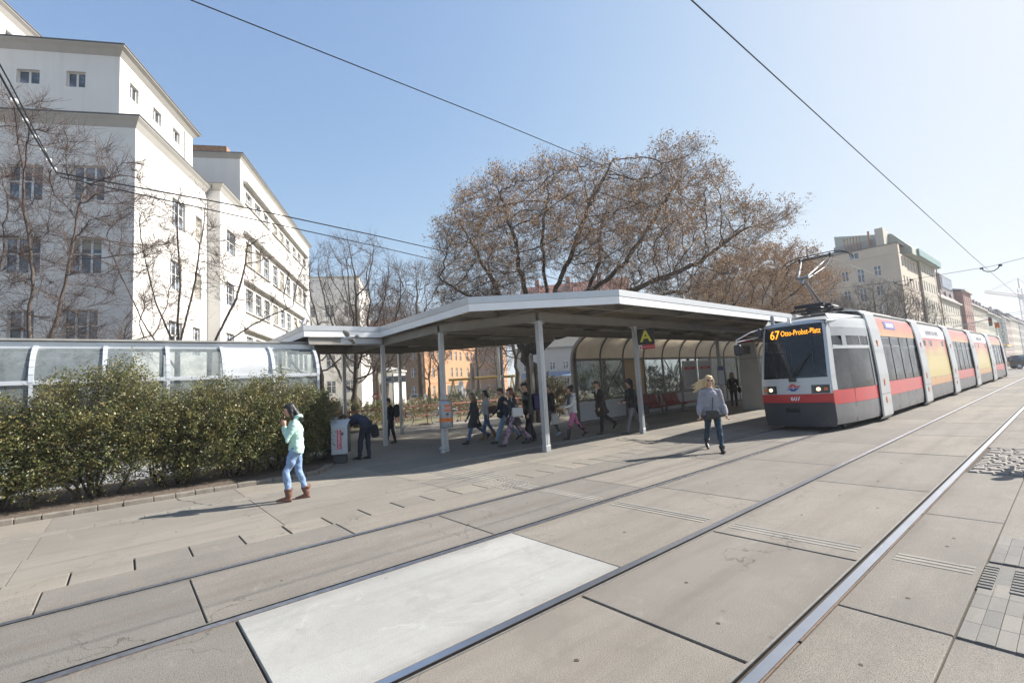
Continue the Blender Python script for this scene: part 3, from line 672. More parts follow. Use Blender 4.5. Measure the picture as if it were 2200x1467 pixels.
# tower crane
T = thing('tower_crane', 'distant pale construction crane above the end of the street', 'crane', (-18.2, 399.6, 0))
mc = pbr('crane_paint', (.55, .38, .28), .6)
b = MB()
for i, j in ((-.8, -.8), (.8, -.8), (.8, .8), (-.8, .8)): b.beam((i, j, 0), (i, j, 40), .25, .25)
for k in range(18): b.beam((-.8, -.8, 2.2*k), (.8, -.8, 2.2*k+2.2), .14, .14); b.beam((.8, -.8, 2.2*k), (-.8, -.8, 2.2*k+2.2), .14, .14)
b.beam((0, 0, 40), (0, 0, 46), .5, .5); b.build('mast', mc, T)
b = MB(); b.box(-1, -1, 33.5, 1.2, 1, 36); b.build('cab', M_frame, T)
b = MB()
for z_, o_ in ((37, -.6), (37, .6), (38.4, 0)): b.beam((2, o_, z_-3), (-14, o_, z_+3), .3, .3)
for k in range(16): b.beam((1.5-k, -.6, 34+k*.375), (.8-k, 0, 35.4+k*.375), .12, .12); b.beam((.8-k, 0, 35.5+k*.375), (.3-k, .6, 34.4+k*.375), .12, .12)
b.build('jib', mc, T)
b = MB(); b.tube([(0, 0, 46), (-13, 0, 40.5)], .09, 4); b.tube([(0, 0, 46), (7, 0, 36)], .09, 4); b.beam((0, 0, 36), (8, 0, 36), .5, .5); b.box(6, -1, 33, 8, 1, 36); b.build('counterweight', P_grey, T)
# ------------------------------------------------------------------ canopy
M_alu = pbr('grey_aluminium', (.56, .57, .58), .38, .35, var=.05, vs=2, dirt=(5, (.36, .35, .33), .6, .45))
M_fas = pbr('fascia_panel', (.82, .82, .81), .35, .0, var=.04, vs=1.5, dirt=(3, (.45, .43, .40), .62, .35))
M_post = pbr('post_paint', (.47, .48, .485), .42, .4, var=.08, vs=3, dirt=(8, (.30, .27, .24), .58, .6), bump=.15, bs=90)
M_steel = pbr('canopy_beam_paint', (.30, .28, .25), .6, .2, var=.12, vs=2, dirt=(6, (.17, .14, .11), .55, .6))
M_sheet = pbr('ribbed_sheet', (.40, .34, .25), .6, .1, var=.15, vs=3, dirt=(4, (.22, .16, .11), .55, .6))
M_felt = pbr('roof_felt', (.33, .32, .30), .9, var=.2, vs=4)
M_black = pbr('rubber_black', (.02, .02, .022), .55, var=.2)
M_tube = pbr('lamp_tube', (.75, .74, .7), .4)
ZB, ZT = 3.60, 3.92
T = thing('platform_canopy', 'flat grey metal canopy roof on posts over the tram platform', 'canopy', (0, 0, 0))
out = [(-19.4, 4.25), (-15.0, 4.25), (-14.85, 6.62), (-9.8, 6.55), (-9.42, 6.53), (-7.16, 9.54), (-7.62, 34.0), (-12.15, 34.0), (-12.15, 13.2), (-13.4, 13.0), (-15.9, 11.4), (-18.9, 9.6), (-19.4, 9.5)]
b = MB(); b.prism(out[::-1], ZT-.13, ZT+.012); b.build('roof', M_felt, T)
# fascia: one panel strip per side, mitred
def inset(poly, d):
    n = len(poly); res = []
    for i in range(n):
        p0, p1, p2 = Vector(poly[i-1]), Vector(poly[i]), Vector(poly[(i+1) % n])
        a = (p1-p0).normalized(); c = (p2-p1).normalized(); na = Vector((-a.y, a.x)); nc = Vector((-c.y, c.x))
        m = (na+nc); m = m/ max(.3, m.length_squared)*2 if m.length > 1e-6 else na
        res.append(p1+m*d)
    return res
inn = inset(out, .06); cap_o = inset(out, -.012); cap_i = inset(out, .12)
for i in range(len(out)):
    j = (i+1) % len(out); a, c, ai, ci = Vector(out[i]), Vector(out[j]), inn[i], inn[j]
    L = (c-a).length; nseg = max(1, round(L/3.0)) if L > 1 else 1
    for k in range(nseg):
        f0, f1 = k/nseg, (k+1)/nseg; g = .004/L
        p0, p1 = a.lerp(c, f0+g), a.lerp(c, f1-g); q0, q1 = ai.lerp(ci, f0+g), ai.lerp(ci, f1-g)
        b = MB(); b.prism([(p0.x, p0.y), (p1.x, p1.y), (q1.x, q1.y), (q0.x, q0.y)], ZB, ZT-.135+.001)
        b.prism([(p0.x, p0.y), (p1.x, p1.y), (q1.x, q1.y), (q0.x, q0.y)], ZT-.135+.002, ZT-.002) if False else None
        b.build('fascia_panel', M_fas, T)
b = MB()
for i in range(len(out)):
    j = (i+1) % len(out); b.prism([tuple(cap_o[i]), tuple(cap_o[j]), tuple(cap_i[j]), tuple(cap_i[i])], ZT-.128, ZT+.035)
b.build('edge_trim', M_alu, T)
# corrugated underside: sheet ribs run along Y, main beams and purlins
def inside(x, y, poly):
    r = False; n = len(poly)
    for i in range(n):
        x0, y0 = poly[i]; x1, y1 = poly[(i+1) % n]
        if (y0 > y) != (y1 > y) and x < (x1-x0)*(y-y0)/(y1-y0)+x0: r = not r
    return r
def spans(fix, poly, along):
    """intervals of the canopy plan along x (or y) at a fixed other coordinate"""
    xs = []; n = len(poly)
    for i in range(n):
        p, q_ = poly[i], poly[(i+1) % n]
        a, c = (p[1], q_[1]) if along == 'x' else (p[0], q_[0]); u, v_ = (p[0], q_[0]) if along == 'x' else (p[1], q_[1])
        if (a > fix) != (c > fix): xs.append(u+(v_-u)*(fix-a)/(c-a))
    xs.sort(); return list(zip(xs[::2], xs[1::2]))
sm = [tuple(p) for p in inset(out, .14)]
b = MB(); y = 4.4
while y < 33.9:
    for s0, s1 in spans(y+.05, sm, 'x'):
        b.box(s0, y, 3.745, s1, y+.10, 3.775); b.add([(s0, y+.10, 3.79), (s1, y+.10, 3.79), (s1, y+.2, 3.79), (s0, y+.2, 3.79)], [(0, 3, 2, 1)])
    y += .2
b.build('ribbed_ceiling', M_sheet, T)
def ibeam(mb, a, c, w, h_, z):
    a = Vector((*a, z)); c = Vector((*c, z))
    mb.beam(a+Vector((0, 0, h_/2-.008)), c+Vector((0, 0, h_/2-.008)), w, .016); mb.beam(a-Vector((0, 0, h_/2-.008)), c-Vector((0, 0, h_/2-.008)), w, .016)
    mb.beam(a, c, .02, h_-.034)
for x in (-18.6, -16.9, -13.9, -12.6, -10.9, -10.0, -7.9):
    for s0, s1 in spans(x, sm, 'y'):
        if s1-s0 > .8: b = MB(); ibeam(b, (x, s0+.02), (x, s1-.02), .10, .16, 3.66); b.build('purlin', M_steel, T)
for y in (5.0, 7.9, 10.4, 13.6, 16.6, 19.6, 22.6, 25.6, 28.6, 31.6):
    for s0, s1 in spans(y, sm, 'x'):
        b = MB(); ibeam(b, (s0+.03, y), (s1-.03, y), .12, .14, 3.655+.0); b.build('rafter', M_steel, T)
for a, c in (((-8.93, 8.4), (-8.93, 33.5)), ((-11.6, 7.1), (-11.6, 33.5)), ((-15.0, 6.85), (-11.65, 6.95)), ((-11.55, 6.97), (-9.0, 8.36)), ((-18.3, 4.6), (-18.3, 9.2)), ((-15.02, 4.4), (-15.02, 11.6)), ((-18.2, 9.05), (-15.1, 11.5)), ((-15.0, 11.6), (-12.9, 12.9)), ((-18.2, 6.8), (-15.1, 6.85))):
    b = MB(); ibeam(b, a, c, .14, .24, 3.475); b.build('main_beam', M_steel, T)
b = MB(); b.beam((-15.06, 4.4, 3.5), (-15.0, 6.75, 3.5), .05, .2); b.build('shiny_beam', M_alu, T)
posts = [(-11.6, 7.02, .12), (-8.93, 8.38, .14), (-8.93, 12.53, .12), (-10.7, 21.35, .12), (-8.93, 17.0, 0), (-15.03, 6.79, .115), (-18.4, 9.05, .11), (-18.6, 6.75, .12), (-15.35, 12.0, .10), (-8.93, 28.0, .12), (-15.03, 10.6, 0)]
for x, y, s in posts:
    if not s: continue
    g = MB(); h_ = s/2
    for i, j in ((-1, -1), (1, -1), (1, 1), (-1, 1)): pass
    g.box(x-h_, y-h_, -.01, x+h_, y+h_, 3.36, .008); g.box(x-h_-.03, y-h_-.03, 3.345, x+h_+.03, y+h_+.03, 3.358)
    g.beam((x-h_-.004, y-h_*.0, 0), (x-h_-.004, y, 3.3), .006, .03); g.beam((x+h_+.003, y-.02, .0), (x+h_+.003, y-.02, 3.3), .008, .006)
    g.box(x-h_-.01, y-h_-.01, 0, x+h_+.01, y+h_+.01, .16, .004)
    po = g.build('post', M_post, T)
    for k in range(2): f = MB(); f.sphere((x+(h_+.004), y-.03, 1.05+.5*k), .012, 6, 4); fo = f.build('bolt', M_steel, po)
for (x, y) in ((-13.2, 7.6), (-10.2, 9.2), (-10.2, 14.6), (-10.2, 20.5)):
    b = MB(); b.box(x-.04, y-.6, 3.52, x+.04, y+.6, 3.56, .01); b.build('lamp_tube', M_tube, T)
# ------------------------------------------------------------------ curved glazed shelters
def glass_mat(name, tint, alpha, rough=.05, milk=.2, dirtsc=2.5):
    """clear sheet: part see-through, part glossy, part milky film"""
    m = bpy.data.materials.new(name); m.use_nodes = True; nt = m.node_tree; nt.nodes.clear()
    o = nt.nodes.new('ShaderNodeOutputMaterial'); tr = nt.nodes.new('ShaderNodeBsdfTransparent'); tr.inputs[0].default_value = rgba(tint)
    pr = nt.nodes.new('ShaderNodeBsdfPrincipled'); pr.inputs['Base Color'].default_value = rgba(tuple(x*milk for x in tint)); pr.inputs['Roughness'].default_value = rough; pr.inputs['Specular IOR Level'].default_value = .8
    v = coords(nt); n = noise(nt, dirtsc, 7, .7, v); f = ramp(nt, n, [(.35, alpha*.7), (.75, min(1, alpha*1.5))])
    mx = nt.nodes.new('ShaderNodeMixShader'); lk(nt, f, mx.inputs[0]); lk(nt, tr.outputs[0], mx.inputs[1]); lk(nt, pr.outputs[0], mx.inputs[2]); lk(nt, mx.outputs[0], o.inputs[0])
    return m
def translucent(name, col, amt=.55):
    m, nt, b = newmat(name); v = coords(nt); n = noise(nt, 1.4, 6, .7, v)
    c = ramp(nt, n, [(.3, tuple(x*.78 for x in col)), (.7, col)]); lk(nt, c, b.inputs['Base Color']); b.inputs['Roughness'].default_value = .45
    t = nt.nodes.new('ShaderNodeBsdfTranslucent'); lk(nt, c, t.inputs[0]); mx = nt.nodes.new('ShaderNodeMixShader'); mx.inputs[0].default_value = amt
    lk(nt, b.outputs[0], mx.inputs[1]); lk(nt, t.outputs[0], mx.inputs[2]); lk(nt, mx.outputs[0], nt.nodes['Material Output'].inputs[0]); return m
GL_clear = glass_mat('shelter_glass', (.86, .90, .88), .30, .04, .35)
GL_blue = glass_mat('weathered_glass', (.56, .62, .62), .60, .14, .34, 4.5)
GL_white = translucent('milky_glass', (.80, .82, .84), .35)
GL_tan = translucent('tan_polycarbonate', (.62, .52, .38), .62)
M_panel = pbr('white_panel', (.60, .62, .64), .45, .0, var=.05, dirt=(6, (.40, .38, .36), .6, .4))
def shelter(T, y0, n, dy, zs, r, frame, sheet, sheets2=None, back=1, mid_mats=None, low=True):
    """wall plane at local x=0, arch curving towards +x*back; local y along"""
    zt, zw = zs
    pts = [(r*(1-math.cos(a))*back, zt+r*1.05*math.sin(a)) for a in np.linspace(0, PI/2, 9)]
    for k in range(n+1):
        y = y0+k*dy; b = MB()
        for (xa, za), (xb, zb_) in zip(pts[:-1], pts[1:]): b.beam((xa, y, za), (xb, y, zb_), .06, .085, (back, 0, .01) if False else (0, 1, 0)) if False else b.beam((xa, y, za), (xb, y, zb_), .12 if r < .9 else .085, .085 if r < .9 else .06, (0, 1, 0))
        b.build('rib', frame, T)
        b = MB(); b.box(-.045, y-.03, 0, .045, y+.03, zt); b.build('mullion', frame, T)
        if k == n: break
        b = MB(); vs = []
        for (xa, za) in pts: vs += [(xa, y+.03, za), (xa, y+dy-.03, za)]
        b.add(vs, [(2*i, 2*i+1, 2*i+3, 2*i+2) for i in range(8)]); b.build('curved_pane', sheet if not callable(sheet) else sheet(k), T, True)
        mm = mid_mats(k) if mid_mats else GL_clear
        b = MB(); b.box(-.008, y+.035, zw+.04, .008, y+dy-.035, zt-.05); b.build('pane', mm, T)
        if low: b = MB(); b.box(-.012, y+.06, .12, .012, y+dy-.06, zw-.06); b.build('lower_panel', M_panel if low is True else low(k), T)
    Y0, Y1 = y0-.03, y0+n*dy+.03
    for z, h_ in ((zt, .09), (zw, .09), (.07, .07)): b = MB(); b.box(-.05, Y0, z-h_/2, .05, Y1, z+h_/2, .006); b.build('rail', frame, T)
    return pts
M_shf = pbr('shelter_frame_dark', (.20, .19, .175), .5, .4, var=.12)
T = thing('platform_shelter', 'long shelter wall with tan curved panes and dark ribs under the platform canopy', 'shelter', (-13.2, 14.3, 0))
def midm(k): return GL_tan if k in (2,) else GL_clear
shelter(T, 0, 17, 1.575, (2.62, .93), 1.02, M_shf, GL_tan, mid_mats=midm)
for k in (1, 4):
    y = k*1.575
    for a, c in (((0.03, y+.1, 1.0), (.03, y+1.47, 2.55)), ((.06, y+.1, 2.55), (.06, y+1.47, 1.0))): b = MB(); b.beam(a, c, .02, .045, (1, 0, 0)); b.build('brace', M_shf, T)
# end arch
b = MB()
for i in range(12):
    a0, a1 = PI/2*i/12, PI/2*(i+1)/12
    b.beam((1.25*(1-math.cos(a0))-.1, -.07, 2.5+1.1*math.sin(a0)), (1.25*(1-math.cos(a1))-.1, -.07, 2.5+1.1*math.sin(a1)), .12, .13, (0, 1, 0))
b.box(-.16, -.13, 0, -.04, -.01, 2.5, .01); b.build('end_arch', M_steel, T)
# left shelter behind the hedge
M_shl = pbr('shelter_frame_light', (.62, .64, .66), .35, .35, var=.05, vs=2, dirt=(5, (.40, .39, .37), .6, .5))
T = thing('glazed_shelter', 'curved glass shelter with pale grey metal ribs standing behind the hedge', 'shelter', (-14.7, 4.55, 0), PI)
def lsheet(k): return GL_white if k == 1 else GL_blue
shelter(T, 0, 6, 1.22, (2.42, .93), .82, M_shl, lsheet, low=lambda k: (M_panel if k % 2 else GL_blue), mid_mats=lambda k: GL_blue)
b = MB(); b.box(.62, -.1, 3.19, .98, 7.5, 3.42, .02); b.build('roof_beam', M_shl, T)
b = MB(); b.box(.55, -.12, 3.425, 3.2, 7.55, 3.47); b.build('roof', M_felt, T)
for k in range(3): b = MB(); b.box(2.9, .3+3.3*k, 0, 3.0, .4+3.3*k, 3.42); b.build('back_post', M_shl, T)
for y in (5.9, 7.32):
    pass
# ------------------------------------------------------------------ bare trees
M_bark = pbr('bark', (.085, .066, .05), .95, var=.35, vs=6, bump=1., bs=18, dirt=(5, (.13, .12, .085), .55, .6))
M_bark2 = pbr('bark_reddish', (.10, .08, .068), .9, var=.3, vs=6, bump=.8, bs=25)
M_twig = pbr('twig', (.085, .062, .05), .85, var=.3, vs=4)
M_twig2 = pbr('twig_reddish', (.088, .062, .052), .85, var=.3, vs=4)
M_seed = pbr('dry_seed', (.44, .30, .185), .85, var=.5, vs=9)
LBN = []
def colonize(rg, att, base, trunk, step=.3, infl=2.0, kill=.45, iters=140, grav=0., lb=(), wig=.14):
    """space-colonisation skeleton: trunk = list of points from base upward; returns nodes, parents"""
    N = [Vector(p) for p in trunk]; par = [-1]+list(range(len(trunk)-1)) if not isinstance(trunk[0], tuple) or len(trunk[0]) == 3 else None
    att = [Vector(a) for a in att]; fan = {}
    for l in lb:
        st0 = len(N)
        cur = min(range(len(N)), key=lambda i: (N[i]-l[0]).length); first = cur
        for q in l:
            while (q-N[cur]).length > step*.8:
                d = (q-N[cur]).normalized()+Vector((rg.gauss(0, wig*.9), rg.gauss(0, wig*.9), rg.gauss(0, wig*.6))); N.append(N[cur]+d.normalized()*step); par.append(cur); cur = len(N)-1
        LBN.append((st0, len(N)))
    for it in range(iters):
        if not att: break
        kd = kdtree.KDTree(len(N))
        for i, p in enumerate(N): kd.insert(p, i)
        kd.balance(); pull = {}; keep = []
        for a in att:
            co, i, d = kd.find(a)
            if d < kill: continue
            keep.append(a)
            if d < infl or it < 25 and d < infl*3: pull.setdefault(i, []).append((a-co).normalized())
        att = keep; grown = 0
        for i, ds in pull.items():
            d = Vector((0, 0, grav))
            for q in ds: d += q
            if d.length < 1e-4: continue
            d = d.normalized()+Vector((rg.gauss(0, wig), rg.gauss(0, wig), rg.gauss(0, wig*.7)))
            q = N[i]+d.normalized()*step
            if fan.get(i, 0) > 3: continue
            fan[i] = fan.get(i, 0)+1; N.append(q); par.append(i); grown += 1
        if not grown: break
    return N, par
def radii(N, par, tip=.0065, e=2.35, rmax=.4):
    n = len(N); acc = [0.]*n; has = [False]*n
    for i in range(n-1, -1, -1):
        r = acc[i]**(1/e) if has[i] else tip
        acc[i] = min(r, rmax) if True else r
        acc[i] = r
        if par[i] >= 0: acc[par[i]] += r**e; has[par[i]] = True
    a0 = acc[0]; return [tip+(rmax-tip)*(a-tip)/(a0-tip) if a0 > tip*1.01 else a for a in acc]
def limbs(N, par, rad, thr):
    """split skeleton into polylines; returns thick and thin lists of (pts, radii)"""
    ch = {}
    for i, p in enumerate(par):
        if p >= 0: ch.setdefault(p, []).append(i)
    thick, thin = [], []
    st = [(0, -1)]
    while st:
        i, pre = st.pop(); pts = [N[pre], N[i]] if pre >= 0 else [N[i]]; rr = [min(rad[pre], rad[i]*1.15), rad[i]] if pre >= 0 else [rad[i]]
        cur = i
        while cur in ch:
            k = sorted(ch[cur], key=lambda c: -rad[c])
            for o in k[1:]: st.append((o, cur))
            if rr[-1] >= thr > rad[k[0]]:
                pts.append(N[k[0]]); rr.append(rad[k[0]]); thick.append((pts, rr)); pts, rr = [N[k[0]]], [rad[k[0]]]
            else: pts.append(N[k[0]]); rr.append(rad[k[0]])
            cur = k[0]
        if len(pts) > 1: (thick if rr[0] >= thr else thin).append((pts, rr))
    return thick, thin
def strips(parts, ns):
    """fast tubes -> numpy arrays"""
    V = []; F = []; o = 0
    for pts, rr in parts:
        n = ns(rr[0]); k = len(pts)
        P = np.array([tuple(p) for p in pts]); t = np.gradient(P, axis=0); t /= np.linalg.norm(t, axis=1)[:, None]+1e-9
        a = np.array([0, 0, 1.]) if abs(t[0, 2]) < .9 else np.array([1., 0, 0])
        x = np.cross(t, a); x /= np.linalg.norm(x, axis=1)[:, None]+1e-9; y = np.cross(t, x)
        q = np.arange(n)*2*PI/n; r = np.array(rr)[:, None, None]
        ring = P[:, None, :]+r*(x[:, None, :]*np.cos(q)[None, :, None]+y[:, None, :]*np.sin(q)[None, :, None])
        V.append(ring.reshape(-1, 3)); i, j = np.meshgrid(np.arange(k-1), np.arange(n), indexing='ij'); j2 = (j+1) % n
        F.append((np.stack([i*n+j, i*n+j2, (i+1)*n+j2, (i+1)*n+j], -1).reshape(-1, 4))+o); o += k*n
    return np.concatenate(V), np.concatenate(F)
def twigs(rg, N, par, rad, per, L, thr=.016, up_=.25, droop=0., r0=.0048):
    out = []; tips = []
    for i, p in enumerate(par):
        if p < 0 or rad[i] > thr: continue
        d = (N[i]-N[p]).normalized()
        k = per if rg.random() < .8 else per+1
        for _ in range(k):
            q = (d*.8+Vector((rg.gauss(0, .6), rg.gauss(0, .6), rg.gauss(up_, .45)))).normalized(); l = L*rg.uniform(.5, 1.2)
            a = N[i]+(N[p]-N[i])*rg.random(); m = a+q*l*.5; q2 = (q+Vector((rg.gauss(0, .25), rg.gauss(0, .25), rg.gauss(up_*.5-droop, .2)))).normalized(); e = m+q2*l*.5
            out.append(([a, m, e], [r0, r0*.75, r0*.4])); tips.append(e)
            if rg.random() < .6:
                q3 = (q2+Vector((rg.gauss(0, .6), rg.gauss(0, .6), rg.gauss(0, .5)))).normalized(); out.append(([m, m+q3*l*.4], [r0*.6, r0*.3])); tips.append(m+q3*l*.4)
    return out, tips
def make_tree(seed, name, label, base, att, trunk, cat='tree', group=None, step=.3, infl=2., kill=.45, tip=.006, e=2.35, per=2, L=.5, bark=None, tw=None, seeds=0, seedz=None, thr=.04, rmax=.4, up_=.25, flare=1.35, twthr=.016, tr0=.0048, lb=(), wig=.14, sq=(.05, .02), capl=.85):
    rg = random.Random(seed); bs = Vector(base)
    T = thing(name, label, cat, base, 0, group); LBN.clear()
    N, par = colonize(rg, [Vector(a)-bs for a in att], base, [Vector(p)-bs for p in trunk], step, infl, kill, lb=[[Vector(q)-bs for q in l] for l in lb], wig=wig)
    rad = radii(N, par, tip, e, rmax)
    nt_ = len(trunk); rad = [r if i < nt_ else min(r*(capl if r > .03 else 1), rmax*.62) for i, r in enumerate(rad)]
    for s0_, s1_ in LBN:
        for i in range(s0_, s1_): rad[i] = max(rad[i], rmax*.46*(1-(i-s0_)/(s1_-s0_))**1.3)
    for k in range(min(4, len(trunk))): rad[k] *= 1+(flare-1)*(1-k/4)
    thick, thin = limbs(N, par, rad, thr)
    V, F = strips(thick, lambda r: 12 if r > .12 else 8 if r > .05 else 6); npmesh('trunk', V, F, bark or M_bark, T, smooth=True)
    tg, tips = twigs(rg, N, par, rad, per, L, thr=twthr, up_=up_, r0=tr0)
    V, F = strips(thin+tg, lambda r: 5 if r > .02 else 3); npmesh('crown', V, F, tw or M_twig, T, smooth=True)
    if seeds:
        r_ = np.random.RandomState(seed); P = np.array([tuple(t) for t in tips]); w_ = np.ones(len(P))
        if seedz: w_ = np.clip((P[:, 2]-seedz[0])/(seedz[1]-seedz[0]), .05, 1)
        nz = np.sin(P[:, 0]*1.3+seed)*np.sin(P[:, 1]*1.1)*np.sin(P[:, 2]*1.7+1)+.5; w_ = w_*np.clip(nz, .25, 1)
        idx = r_.choice(len(P), size=min(len(P), seeds), replace=False, p=w_/w_.sum()); c = P[idx]
        per_ = 10; C_ = np.repeat(c, per_, 0)+r_.normal(0, .085, (len(c)*per_, 3))-np.array([0, 0, .06])
        leafcloud('seed_clusters', r_, C_, sq[0], sq[1], M_seed, T, droop=.7)
    return T, N, par, rad
def leafcloud(name, r_, C_, ln, wd, mat, parent, droop=0., outward=None):
    n = len(C_); d = r_.normal(0, 1, (n, 3)); d[:, 2] -= droop
    if outward is not None: d += outward*1.2
    d /= np.linalg.norm(d, axis=1)[:, None]; s = np.cross(d, r_.normal(0, 1, (n, 3))); s /= np.linalg.norm(s, axis=1)[:, None]+1e-9
    l = ln*r_.uniform(.6, 1.3, (n, 1)); w_ = wd*r_.uniform(.7, 1.3, (n, 1))
    V = np.stack([C_-d*l, C_+s*w_, C_+d*l, C_-s*w_], 1).reshape(-1, 3)
    return npmesh(name, V, np.arange(4*n).reshape(-1, 4), mat, parent)
def in_outline(rg, poly, n, org, ax, dep, thick, cx, wid, zs=1.):
    """random points: (a,z) inside the outline polygon, spread in depth by an elliptical profile"""
    xs = [p[0] for p in poly]; zl = [p[1] for p in poly]; out = []
    org, ax, dep = Vector(org), Vector(ax), Vector(dep)
    while len(out) < n:
        a, z = rg.uniform(min(xs), max(xs)), rg.uniform(min(zl), max(zl))
        if not inside(a, z, poly): continue
        k = max(0., 1-((a-cx)/wid)**2)**.5
        dd = rg.uniform(-1, 1); dd = (abs(dd)**.75)*(1 if dd > 0 else -1); q = dd*thick*(.25+.75*k); D0 = math.hypot(org.x, org.y); g = 1+min(0, q)/D0*1.0
        out.append(org+ax*(a*g)+dep*q+Vector((0, 0, 1.7+(z-1.7)*g*zs)))
    return out
AX = Vector((.641, .768, 0)); DP = Vector((-.768, .641, 0))
rg = random.Random(11)
# the big seed-laden tree behind the canopy (22 m away)
ORG = Vector((-16.33, 14.77, 0)); k_ = 22/1009.5
def ol(pts, x0, y0, kk): return [((px-x0)*kk, (y0-py)*kk+1.7) for px, py in pts]
big = ol([(925,600),(915,560),(960,520),(925,490),(945,430),(990,415),(985,350),(1040,345),(1075,315),(1150,330),(1190,275),(1260,300),(1300,290),(1390,315),(1450,285),(1540,270),(1560,320),(1590,350),(1600,410),(1660,435),(1700,445),(1750,450),(1735,480),(1660,520),(1610,580),(1560,640),(1400,640),(1300,560),(1240,520),(1150,560),(1050,640),(960,640)], 1140, 826, k_)
att = in_outline(rg, big, 5200, ORG, AX, DP, 5.0, 3.5, 11, .94)
tr = [ORG+Vector((0, 0, z)) for z in (-.06, .25, .6, 1.0, 1.4, 1.8, 2.2, 2.5)]
def limb(start, pts): return [start]+pts
def LP(pts, o, k, x0, y0, dp): return [o+AX*((px-x0)*k)+DP*(dp*i/len(pts))+Vector((0, 0, (y0-py)*k+1.7)) for i, (px, py) in enumerate(pts)]
lbs = [LP(q, ORG, k_, 1140, 826, d) for q, d in (([(1125,760),(1098,700),(1065,600),(1010,480),(980,400)], 1.5), ([(1135,750),(1130,680),(1120,560),(1090,420)], -3), ([(1150,750),(1165,690),(1185,610),(1180,480),(1200,360)], 1), ([(1160,750),(1190,640),(1260,500),(1340,350)], -1.5),
 ([(1165,755),(1240,660),(1320,600),(1420,500),(1520,360)], 2), ([(1165,755),(1250,670),(1360,640),(1500,590),(1620,520)], -1), ([(1110,720),(1040,650),(960,600)], -3), ([(1150,740),(1200,660),(1290,610),(1330,520),(1350,420)], 4.5), ([(1180,720),(1300,680),(1420,650),(1540,620)], 4), ([(1120,740),(1090,640),(1050,520)], 4))]
T, N, par, rad = make_tree(5, 'seed_laden_tree', 'huge spreading bare tree hung with brown seed clusters behind the canopy', tuple(ORG), att, tr, step=.28, infl=2.6, kill=.42, tip=.0062, e=2.25, per=5, L=.80, seeds=8500, seedz=(4.5, 10), rmax=.34, twthr=.02, thr=.045, flare=1.25, tr0=.0048, lb=lbs, wig=.2)
# brown hanging tree behind the tram
O2 = Vector((-13.6, 30.5, 0)); k2 = 33/1009.5
p2 = ol([(1480,690),(1470,640),(1500,590),(1560,560),(1620,540),(1690,560),(1720,600),(1735,650),(1700,690),(1600,700)], 1560, 800, k2)
att = in_outline(rg, p2, 1300, O2, AX, DP, 3.2, 2.2, 5.5)
make_tree(8, 'seed_laden_tree', 'low tree thick with hanging tan seeds, between the canopy roof and the pantograph', tuple(O2), att, [O2+Vector((.1*k, 0, z)) for k, z in enumerate((-.06, .5, 1.1, 1.8, 2.5, 3.0))], step=.32, infl=3, kill=.5, per=4, L=.7, seeds=5200, e=2.2, twthr=.024, tr0=.008, rmax=.24, sq=(.055, .022), lb=[[O2+Vector((.5, 0, 3.2)), O2+AX*2.2+Vector((0, 0, 6))], [O2+Vector((.5, 0, 3.2)), O2-AX*2+Vector((0, 0, 6))], [O2+Vector((.5, 0, 3.2)), O2+DP*2+Vector((0, 0, 6.5))]])
# left tree in front of the shaded facade
O3 = Vector((-21.3, -2.6, 0)); k3 = 21.5/1009.5
AL = Vector((.64, -.0, 0)); AX3 = Vector((.24, .97, 0)).normalized(); DP3 = Vector((-.97, .24, 0)).normalized()
p3 = [(-8.5, 3.0), (-9, 8), (-7, 11.5), (-3.5, 13.0), (-1.5, 12.4), (.4, 12.6), (2.6, 11.2), (3.9, 9.6), (4.3, 7.0), (4.2, 5.0), (3.6, 3.4), (1, 3.2), (-2, 3)]
att = in_outline(rg, p3, 2400, O3, AX3, DP3, 3.0, -1.5, 7.5)
make_tree(14, 'bare_tree', 'large bare multi-stemmed tree in front of the grey shaded facade, leftmost of the trees', tuple(O3), att, [O3+Vector((.02*k, .05*k, z)) for k, z in enumerate((-.06, .4, .9, 1.4, 1.9))], step=.28, infl=2.6, kill=.42, per=6, L=.75, bark=M_bark2, tw=M_twig2, e=2.25, twthr=.018, up_=.3, tip=.0050, rmax=.17, tr0=.0058, wig=.08, capl=.7, lb=[[O3+Vector((0, .3, 2)), O3+AX3*1.0+Vector((0, 0, 5)), O3+AX3*1.6+Vector((0, 0, 9.5))], [O3+Vector((0, .2, 2)), O3+AX3*.3+Vector((0, 0, 5.5)), O3-AX3*.2+Vector((0, 0, 11))], [O3+Vector((0, 0, 2)), O3-AX3*1.8+Vector((0, 0, 5)), O3-AX3*3.5+Vector((0, 0, 10))], [O3+Vector((0, .2, 1.8)), O3+AX3*1.6+DP3*.6+Vector((0, 0, 3.6)), O3+AX3*3.4+DP3+Vector((0, 0, 4.4))], [O3+Vector((0, 0, 2)), O3-AX3*.9-DP3*.8+Vector((0, 0, 6)), O3-AX3*1.6-DP3+Vector((0, 0, 10))]])
O3b = Vector((-20.6, -4.6, 0)); att = in_outline(rg, [(-4, 3.5), (-5, 8), (-3, 11), (0, 11.5), (2.5, 9), (2.8, 5), (1.5, 3.5)], 1100, O3b, AX3, DP3, 2.4, -.5, 4.5)
make_tree(15, 'bare_tree', 'bare tree at the left edge of the view, partly crossing its larger neighbour', tuple(O3b), att, [O3b+Vector((0, .03*k, z)) for k, z in enumerate((-.06, .5, 1, 1.6, 2.3))], step=.28, infl=3, kill=.55, per=2, L=.6, bark=M_bark2, tw=M_twig2, e=2.25, twthr=.018, rmax=.14, tr0=.005, wig=.08, capl=.7)
